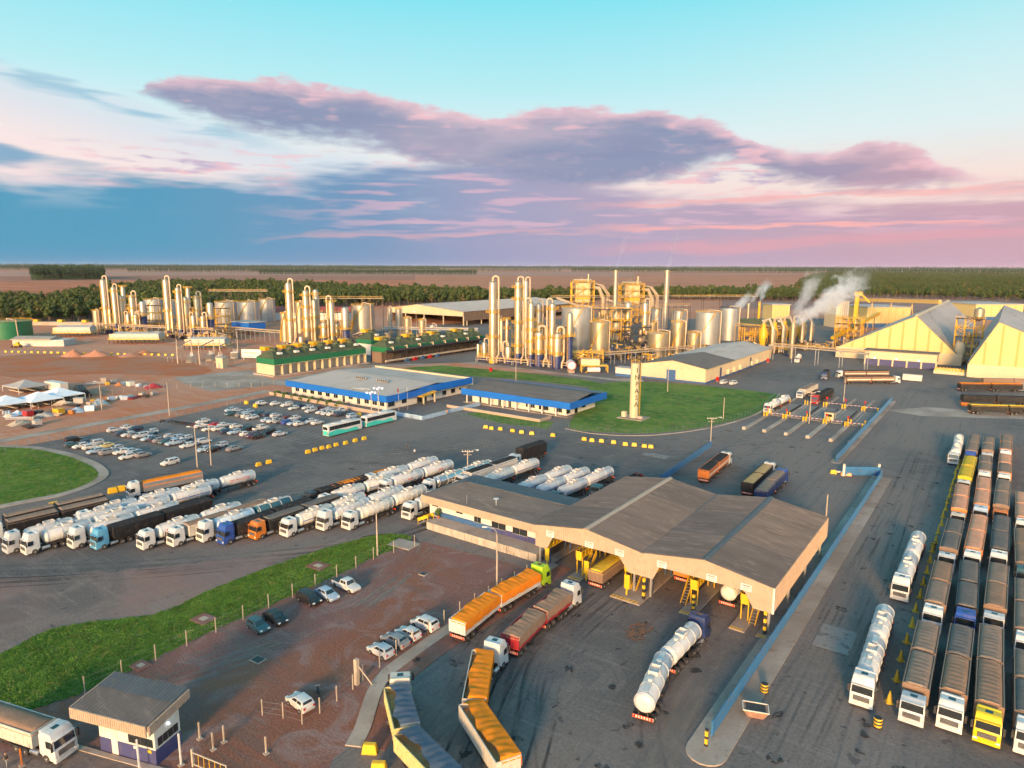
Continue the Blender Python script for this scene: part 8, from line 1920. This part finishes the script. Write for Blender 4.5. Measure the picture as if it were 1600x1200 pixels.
ws = thing('site_shed', 'long low white shed with brown roof at far left', 'shed', (-502.38, 160.09), radians(36)); part('wall', MB().box(0, 32, 0, 12, 0, 4), M_module, ws); part('roof', MB().exx([(-1, 4), (13, 4), (13, 4.3), (6, 6), (-1, 4.3)], -1, 24), M_tan, ws)
for k in range(4): part('door', MB().box(4 + k * 6, 6.5 + k * 6, -.06, .02, 0, 3), M_steel, ws)
for i, p in enumerate([(-422.14, 162.81), (-412.35, 170.34), (-396.91, 182.21), (-399.62, 190.96)]):
    hp = thing('soil_heap', f'{ORD[i]} heap of red soil from left beyond the work yard', 'heap', (p[0], p[1], -.1), i, 'heaps of soil'); r = random.Random(i); vs = []
    for j in range(9):
        for k in range(13): q = max(0, 1 - hypot((k - 6) / 6, (j - 4) / 4)); vs.append(((k - 6) * 1.3, (j - 4) * 1.4, (3.6 if i < 2 else 2.2) * q ** .8 * r.uniform(.8, 1.1)))
    part('mound', MB().add(vs, [(j * 13 + k, j * 13 + k + 1, (j + 1) * 13 + k + 1, (j + 1) * 13 + k) for j in range(8) for k in range(12)]), MG['soil'], hp)
# substation
for i, p in enumerate([(-345.26, 188.88), (-344.29, 199.05), (-333.36, 197.99), (-341.07, 211.35)]):
    tr = thing('transformer', f'{ORD[i]} grey transformer from left in the substation', 'transformer', (p[0], p[1], 0), .2 * i, 'transformers'); part('tank', MB().box(-2, 2, -1.3, 1.3, .4, 3.6), M_steel, tr)
    for k in range(7): part('radiator_fin', MB().box(-1.8 + k * .6, -1.65 + k * .6, -2.1, -1.3, .8, 3.3), M_steel, tr)
    for k in range(3): part('bushing', MB().cyl((-1 + k, 0, 3.6), (-1 + k, 0, 5.2), .2, .1, 8), M_sign, tr)
    part('base', MB().box(-2.4, 2.4, -2.2, 1.6, 0, .4), M_conc, tr)
for i, (pa, pb) in enumerate((((-346.41, 181.92), (-370.16, 202.78)), ((-333.11, 186.18), (-360.27, 210.38)), ((-331.13, 196.64), (-357.54, 223.35)))):
    L = hypot(pb[0] - pa[0], pb[1] - pa[1]); gt_ = thing('substation_gantry', f'{ORD[i]} line gantry from left in the substation', 'gantry', (pa[0], pa[1], 0), atan2(pb[1] - pa[1], pb[0] - pa[0]), 'line gantries')
    for x in (0, L): part('mast', MB().cyl((x, 0, 0), (x, 0, 13), .35, .2, 8), M_pole, gt_)
    part('beam', MB().bar((0, 0, 9), (L, 0, 9), .4), M_pole, gt_)
    for k in range(5): part('insulator', MB().cyl((L * (k + .5) / 5, 0, 9), (L * (k + .5) / 5, 0, 7.4), .14, n=6), M_steel, gt_)
bb = thing('billboard', 'pale billboard beside the substation', 'billboard', (-331.33, 208.99), radians(30)); part('board', MB().box(0, 11, -.1, .1, 1.5, 6.0), M_sign, bb); part('aqua_stripe', MB().box(.4, 10.6, -.14, -.1, 1.8, 2.8), mat('aqua_print', (.25, .5, .5), .5), bb)
part('print_line', MB().box(1.4, 8.5, -.14, -.1, 3.9, 4.3), M_signtxt, bb)
for x in (1, 10): part('post', MB().box(x - .15, x + .15, .1, .4, 0, 6), M_steel, bb)
sw_ = thing('switch_house', 'small cream switch house in the substation', 'building', (-316.02, 185.10), .3); part('wall', MB().box(0, 4, 0, 3.5, 0, 5), M_cream, sw_); part('roof', MB().box(-.3, 4.3, -.3, 3.8, 5, 5.25), M_roofl, sw_); part('door', MB().box(1.3, 2.5, -.05, .02, 0, 2.4), M_steel, sw_)
pd = thing('settling_pond_wall', 'long dark bank with small yellow pumps behind the green tank', 'wall', (-672.83, 225.40), radians(30)); part('bank', MB().box(0, 160, 0, 8, 0, 3.0), M_conc, pd)
for k in range(7): part('pump', MB().box(8 + k * 22, 12 + k * 22, -1, 3, 3.0, 5.0), M_yelst, pd)
rs = thing('far_warehouse', 'low red and white shed behind the third unit', 'warehouse', (-559.17, 388.41), YAW, 'pale warehouses at the back of the plant'); part('wall', MB().box(0, 70, 0, 25, 0, 7), M_sign, rs); part('roof', MB().exx([(-1, 7), (26, 7), (12.5, 12)], -1, 71), mat('red_shed_roof', (.30, .06, .04), .7), rs)
vm = thing('yellow_machine', 'yellow wheel loader parked by the far left shed', 'loader', (-492.05, 159.39), .6); part('body', MB().box(-2.2, 1.5, -1.1, 1.1, 1.0, 2.2).box(-.8, .8, -.9, .9, 2.2, 3.4), M_yelst, vm, bevel=.1); part('bucket', MB().exx([(-4.2, .2), (-2.9, .2), (-2.9, 1.3), (-3.6, .6)], -1.3, 1.3), M_frame, vm, rz=-pi / 2); part('arm', MB().bar((-2, 0, 1.6), (-3.4, 0, .8), .4), M_yelst, vm)
for x in (-1.5, 1.2):
    for s in (-1, 1): ob('wheel', m_wheel(.75, .5), vm, (x, s * 1.1, .75), pi / 2)
def fire(label, p):
    o = thing('fire_cabinet', label, 'cabinet', p, 0, 'red cabinets'); part('box', MB().box(-.6, .6, -.4, .4, .3, 2.0), M_lamp_red, o); part('leg', MB().box(-.5, .5, -.1, .1, 0, .3), M_steel, o)
fire('red cabinet by the left corner of the cream warehouse side', (-102.38, 296.65)); fire('red cabinet far along the cream warehouse side', (-102.47, 374.86)); fire('red hydrant box at the road before the main unit', (-199.92, 257.78))

# ------------------------------------------------------------------ wear on the paving, tufts, haze
def alpha_mat(name, col_, amount, scale, lo, hi):
    m = bpy.data.materials.new(name); m.use_nodes = True; t = m.node_tree; b = t.nodes['Principled BSDF']; out = t.nodes['Material Output']
    b.inputs['Base Color'].default_value = (*col_, 1); b.inputs['Roughness'].default_value = .75
    geo = t.nodes.new('ShaderNodeNewGeometry'); w = V(t, geo.outputs['Position'])
    f = vnoise(t, w, scale, 3, .65).ss(lo, hi) * amount
    t.links.new(f.s, b.inputs['Alpha']); return m
DIM[0] = '2D'
M_mark = alpha_mat('tyre_mark', (.045, .042, .044), .26, .09, .30, .70)
M_mark2 = alpha_mat('dust_track', (.30, .24, .20), .34, .08, .35, .7)
M_oil = alpha_mat('oil_stain', (.025, .022, .024), .8, 1.3, .38, .60)
M_spill = alpha_mat('earth_spill', (.24, .11, .06), .8, 1.1, .38, .58)
DIM[0] = '3D'
def marks(name, lines, m, z, w=.34, gap=1.9):
    mb = MB()
    for k, ln in enumerate(lines):
        L = smooth_line(ln, 8)
        for o_ in (-gap / 2, gap / 2):
            A_, B_ = ribbon(L, o_ - w / 2, o_ + w / 2); n = len(A_); zz = z + .0006 * k
            mb.add([(x, y, zz) for x, y in A_] + [(x, y, zz) for x, y in B_], [(i, i + 1, n + i + 1, n + i) for i in range(n - 1)])
    struct(name, mb.mesh(name, m, smooth=False))
mr = random.Random(4); tl = []
for k in range(14):      # sweeps from the queue towards the bays and out to the right
    x0 = -58 + mr.uniform(0, 30); tl.append([(x0 + 14 + mr.uniform(-3, 3), 40 + mr.uniform(-4, 6)), (x0 + 7, 55 + mr.uniform(-3, 3)), (x0 + 1, 70 + mr.uniform(-2, 2)), (x0, 88)])
for k in range(4):      # long lanes between the fence and the parked rows
    x0 = mr.uniform(-17.5, -11); tl.append([(x0, 60), (x0 + mr.uniform(-.8, .8), 110), (x0 + mr.uniform(-1, 1), 160), (x0 + mr.uniform(-3, 0), 215)])
for k in range(12):      # across the middle yard
    y0 = mr.uniform(118, 175); tl.append([(-165, y0 - 45), (-130, y0 - 12 + mr.uniform(-4, 4)), (-100, y0 + mr.uniform(-3, 3)), (-66, y0 + 22), (-45, y0 + 48)])
for k in range(8):       # in front of the slanted row
    dd = mr.uniform(-12, -3); tl.append([(-140 - dd * .3, 36 + dd), (-122, 49 + dd), (-104, 68 + dd), (-92, 84 + dd), (-86, 102)])
marks('tyre_marks', tl, M_mark, .022)
dl = []
for k in range(14):
    y0 = mr.uniform(100, 180); dl.append([(-150 + mr.uniform(0, 20), y0 - 50), (-110, y0 - 10), (-75, y0 + 14), (-50, y0 + 50)])
for k in range(8): x0 = mr.uniform(-54, -26); dl.append([(x0 + 6, 46), (x0 + 2, 64), (x0, 84)])
marks('dust_tracks', dl, M_mark2, .048, .8, 2.1)
ll = []
for k in range(9): x0 = mr.uniform(-80, -66); ll.append([(x0 - 10, 40 + mr.uniform(-4, 4)), (x0 - 6, 56), (x0 - 8, 72), (x0 - 14 + mr.uniform(-3, 3), 86)])
marks('gravel_tracks', ll, M_mark2, .062, .5, 1.7)
def blots(name, m, pts, z, r0, r1):
    mb = MB()
    for k, (x, y) in enumerate(pts):
        R_ = mr.uniform(r0, r1); n = 14; a0 = mr.uniform(0, 6); e = mr.uniform(.35, 1)
        q = [(R_ * cos(2 * pi * i / n) * mr.uniform(.7, 1.15), R_ * e * sin(2 * pi * i / n) * mr.uniform(.7, 1.15)) for i in range(n)]
        mb.add([(x + u * cos(a0) - v * sin(a0), y + u * sin(a0) + v * cos(a0), z + .0004 * k) for u, v in q], [tuple(range(n))])
    struct(name, mb.mesh(name, m, smooth=False))
blots('oil_stains', M_oil, [(mr.uniform(-60, -24), mr.uniform(48, 89)) for _ in range(34)] + [(mr.uniform(-18, -8), mr.uniform(64, 190)) for _ in range(26)] + [(mr.uniform(-130, -70), mr.uniform(95, 175)) for _ in range(34)] + [(mr.uniform(-62, -36), mr.uniform(126, 205)) for _ in range(24)] + [(-8 + 3.35 * mr.randint(0, 4) + mr.uniform(-1, 1), mr.uniform(72, 80)) for _ in range(10)], .08, .25, 1.0)
blots('earth_spills', M_spill, [(-37.14, 81.44), (-37.16, 82.49), (-37.27, 80.31), (-22.71, 113.92), (-75.66, 271.09), (-67.57, 277.21), (-67.87, 298.45)] + [(mr.uniform(-100, -60), mr.uniform(190, 260)) for _ in range(6)], .12, .8, 2.2)
patch = MB()
for q in ([(-76.70, 165.13), (-76.43, 168.56), (-69.54, 168.11), (-69.38, 164.40)], [(-58, 126), (-50, 126), (-50, 131), (-58, 131)], [(-17, 92), (-12.5, 92), (-12.5, 99), (-17, 99)], [(-100, 112), (-92, 113), (-93, 119), (-101, 118)]): patch.add([(x, y, .14) for x, y in q], [(0, 1, 2, 3)])
DIM[0] = '2D'; M_patch = alpha_mat('pale_patch', (.30, .27, .25), .75, .6, .2, .5); DIM[0] = '3D'
struct('asphalt_patches', patch.mesh('asphalt_patches', M_patch, smooth=False))
# grass tufts
def inside(x, y, P_):
    c = False; n = len(P_)
    for i in range(n):
        (x1, y1), (x2, y2) = P_[i], P_[(i + 1) % n]
        if (y1 > y) != (y2 > y) and x < (x2 - x1) * (y - y1) / (y2 - y1) + x1: c = not c
    return c
M_tuft = leaf_mat('grass_blade', (.055, .14, .015), (.10, .20, .028), (.24, .22, .07))
def tuft(seed, h=.06):
    r = random.Random(seed); mb = MB()
    for i in range(9):
        a = r.uniform(0, 6.28); x, y = r.uniform(-.22, .22), r.uniform(-.22, .22); d = (cos(a) * .08, sin(a) * .08); hh = h * r.uniform(.5, 1.3); lx, ly = r.uniform(-.1, .1), r.uniform(-.1, .1)
        mb.add([(x - d[0], y - d[1], 0), (x + d[0], y + d[1], 0), (x + lx, y + ly, hh)], [(0, 1, 2)])
    return mb.mesh('tuft', M_tuft, smooth=False)
TF = [tuft(i) for i in range(4)]
def tufts(name, label, poly, n, z, s=(.8, 1.7)):
    xs, ys = [p[0] for p in poly], [p[1] for p in poly]; out = []; k = 0
    while len(out) < n and k < n * 12:
        k += 1; x, y = mr.uniform(min(xs), max(xs)), mr.uniform(min(ys), max(ys))
        if inside(x, y, poly): out.append((x, y, mr.uniform(*s)))
    forest(name, label, out, TF, z)
tufts('grass_tufts', 'rough grass tufts of the long strip', _top[::4] + _bot[::4], 12000, .05)
tufts('grass_tufts', 'rough grass tufts of the entrance lawn', [p for p in _l[::3] if -260 < p[0]], 6000, .16)
hz_m = bpy.data.materials.new('haze_air'); hz_m.use_nodes = True; _t = hz_m.node_tree; _t.nodes.clear()
_o = _t.nodes.new('ShaderNodeOutputMaterial'); _v = _t.nodes.new('ShaderNodeVolumePrincipled'); _v.inputs['Color'].default_value = (.93, .93, .96, 1); _v.inputs['Density'].default_value = 1.2e-5
_t.links.new(_v.outputs[0], _o.inputs['Volume'])
hz = struct('haze', MB().box(-15500, 15500, -15500, 15500, -1.6, 100).mesh('haze', hz_m, smooth=False), kind='stuff', label='thin evening haze over the plain')

# ------------------------------------------------------------------ small process equipment at the feet of the units
def skid(label, p, seed, grp):
    r = random.Random(seed); o = thing('process_skid', label, 'skid', (p[0], p[1], 0), YAW + r.uniform(-.2, .2), grp)
    w, d = r.uniform(4, 7), r.uniform(3, 5); h = r.uniform(3, 7)
    part('base_frame', MB().box(0, w, 0, d, 0, .5), M_frame if r.random() < .6 else M_navysteel, o)
    for k in range(r.randint(1, 3)):
        q = r.uniform(.5, 1.0); x, y = r.uniform(1, w - 1), r.uniform(1, d - 1); hh = h * r.uniform(.6, 1.3)
        part('vessel', MB().lathe([(q, .5), (q, hh - q * .5), (q * .6, hh - .1), (.05, hh)], 12, (x, y, 0)), r.choice((M_ss, M_ss, M_ss2, M_navysteel)), o)
    if r.random() < .7: part('drum', MB().lathe([(.05, 0), (.6, .2), (.7, .5), (.7, w * .6), (.5, w * .7), (.05, w * .75)], 12, (w * .5, -.5, 1.5), axis='y'), r.choice((M_ss, M_sign, M_ss2)), o)
    dk_ = part('deck', MB().box(-.3, w + .3, -.3, d + .3, h * .55, h * .55 + .15), M_yelst if r.random() < .65 else M_frame, o); rl = MB()
    for a, b in (((-.3, -.3), (w + .3, -.3)), ((w + .3, -.3), (w + .3, d + .3)), ((-.3, -.3), (-.3, d + .3))):
        rl.bar((*a, h * .55 + 1.2), (*b, h * .55 + 1.2), .1); rl.bar((*a, h * .55 + .65), (*b, h * .55 + .65), .08)
    part('railing', rl, M_yelst, dk_, smooth=False)
    for x in (0, w):
        for y in (0, d): part('post', MB().box(x - .12, x + .12, y - .12, y + .12, 0, h * .55), M_frame, o)
    for k in range(r.randint(2, 4)):
        x = r.uniform(0, w); zt = r.uniform(2, h * 1.2); part('pipe', MB().tube([(x, -.8, .4), (x, -.8, zt), (x + r.uniform(-4, 4), -.8 + r.uniform(0, 2), zt + .3), (x + r.uniform(-4, 4), d, zt + r.uniform(-1, 2))], r.uniform(.12, .26), 6), r.choice((M_pipe, M_ss, M_yelst, M_pipe)), o)
def skids(pts, where, s0):
    for i, p in enumerate(pts): skid(f'{ORD[i]} small process skid from left {where}', p, s0 + i, 'process skids')
skids([(-238.20, 297.19), (-234.47, 307.11), (-219.17, 301.58), (-209.02, 296.37), (-202.17, 298.49), (-196.75, 299.54), (-188.45, 302.83), (-185.90, 310.95), (-234.68, 337.39), (-216.23, 335.92)], 'around the main distillation unit', 100)
skids([(-185.60, 324.02), (-176.39, 318.24), (-177.22, 330.45), (-178.67, 342.92), (-169.66, 336.24), (-172.16, 351.45), (-162.38, 341.83), (-154.04, 335.36), (-146.39, 341.22), (-141.14, 354.83), (-139.13, 373.30), (-187.29, 386.43), (-173.01, 397.47), (-167.06, 424.27), (-199.96, 376.64)], 'among the tanks of the tank farm', 130)
skids([(-542.86, 227.93), (-529.48, 232.27), (-530.08, 237.94), (-514.88, 237.67), (-509.48, 241.89), (-493.13, 242.94), (-478.73, 242.86)], 'at the foot of the leftmost unit', 160)
skids([(-463.79, 243.59), (-454.64, 245.40), (-446.31, 246.66), (-442.25, 249.82), (-433.41, 251.55), (-424.71, 253.26), (-445.17, 269.03)], 'at the foot of the second unit', 180)
skids([(-355.66, 252.18), (-350.16, 256.43), (-341.99, 258.64), (-343.66, 265.61), (-334.39, 264.51), (-333.01, 269.67), (-331.31, 275.16), (-318.21, 272.95), (-321.41, 282.81)], 'at the foot of the third unit', 200)
skids([(-128.94, 403.16), (-120.62, 394.65), (-123.69, 423.03), (-113.47, 411.26), (-109.19, 418.37), (-102.02, 408.96), (-101.73, 439.97), (-99.44, 454.30), (-92.30, 447.25), (-89.78, 461.77), (-81.27, 455.76)], 'between evaporators and dryers', 220)
skids([(-342.00, 322.63), (-333.46, 329.27), (-322.10, 333.00), (-314.63, 343.91), (-303.39, 347.54)], 'before the open warehouse', 240)
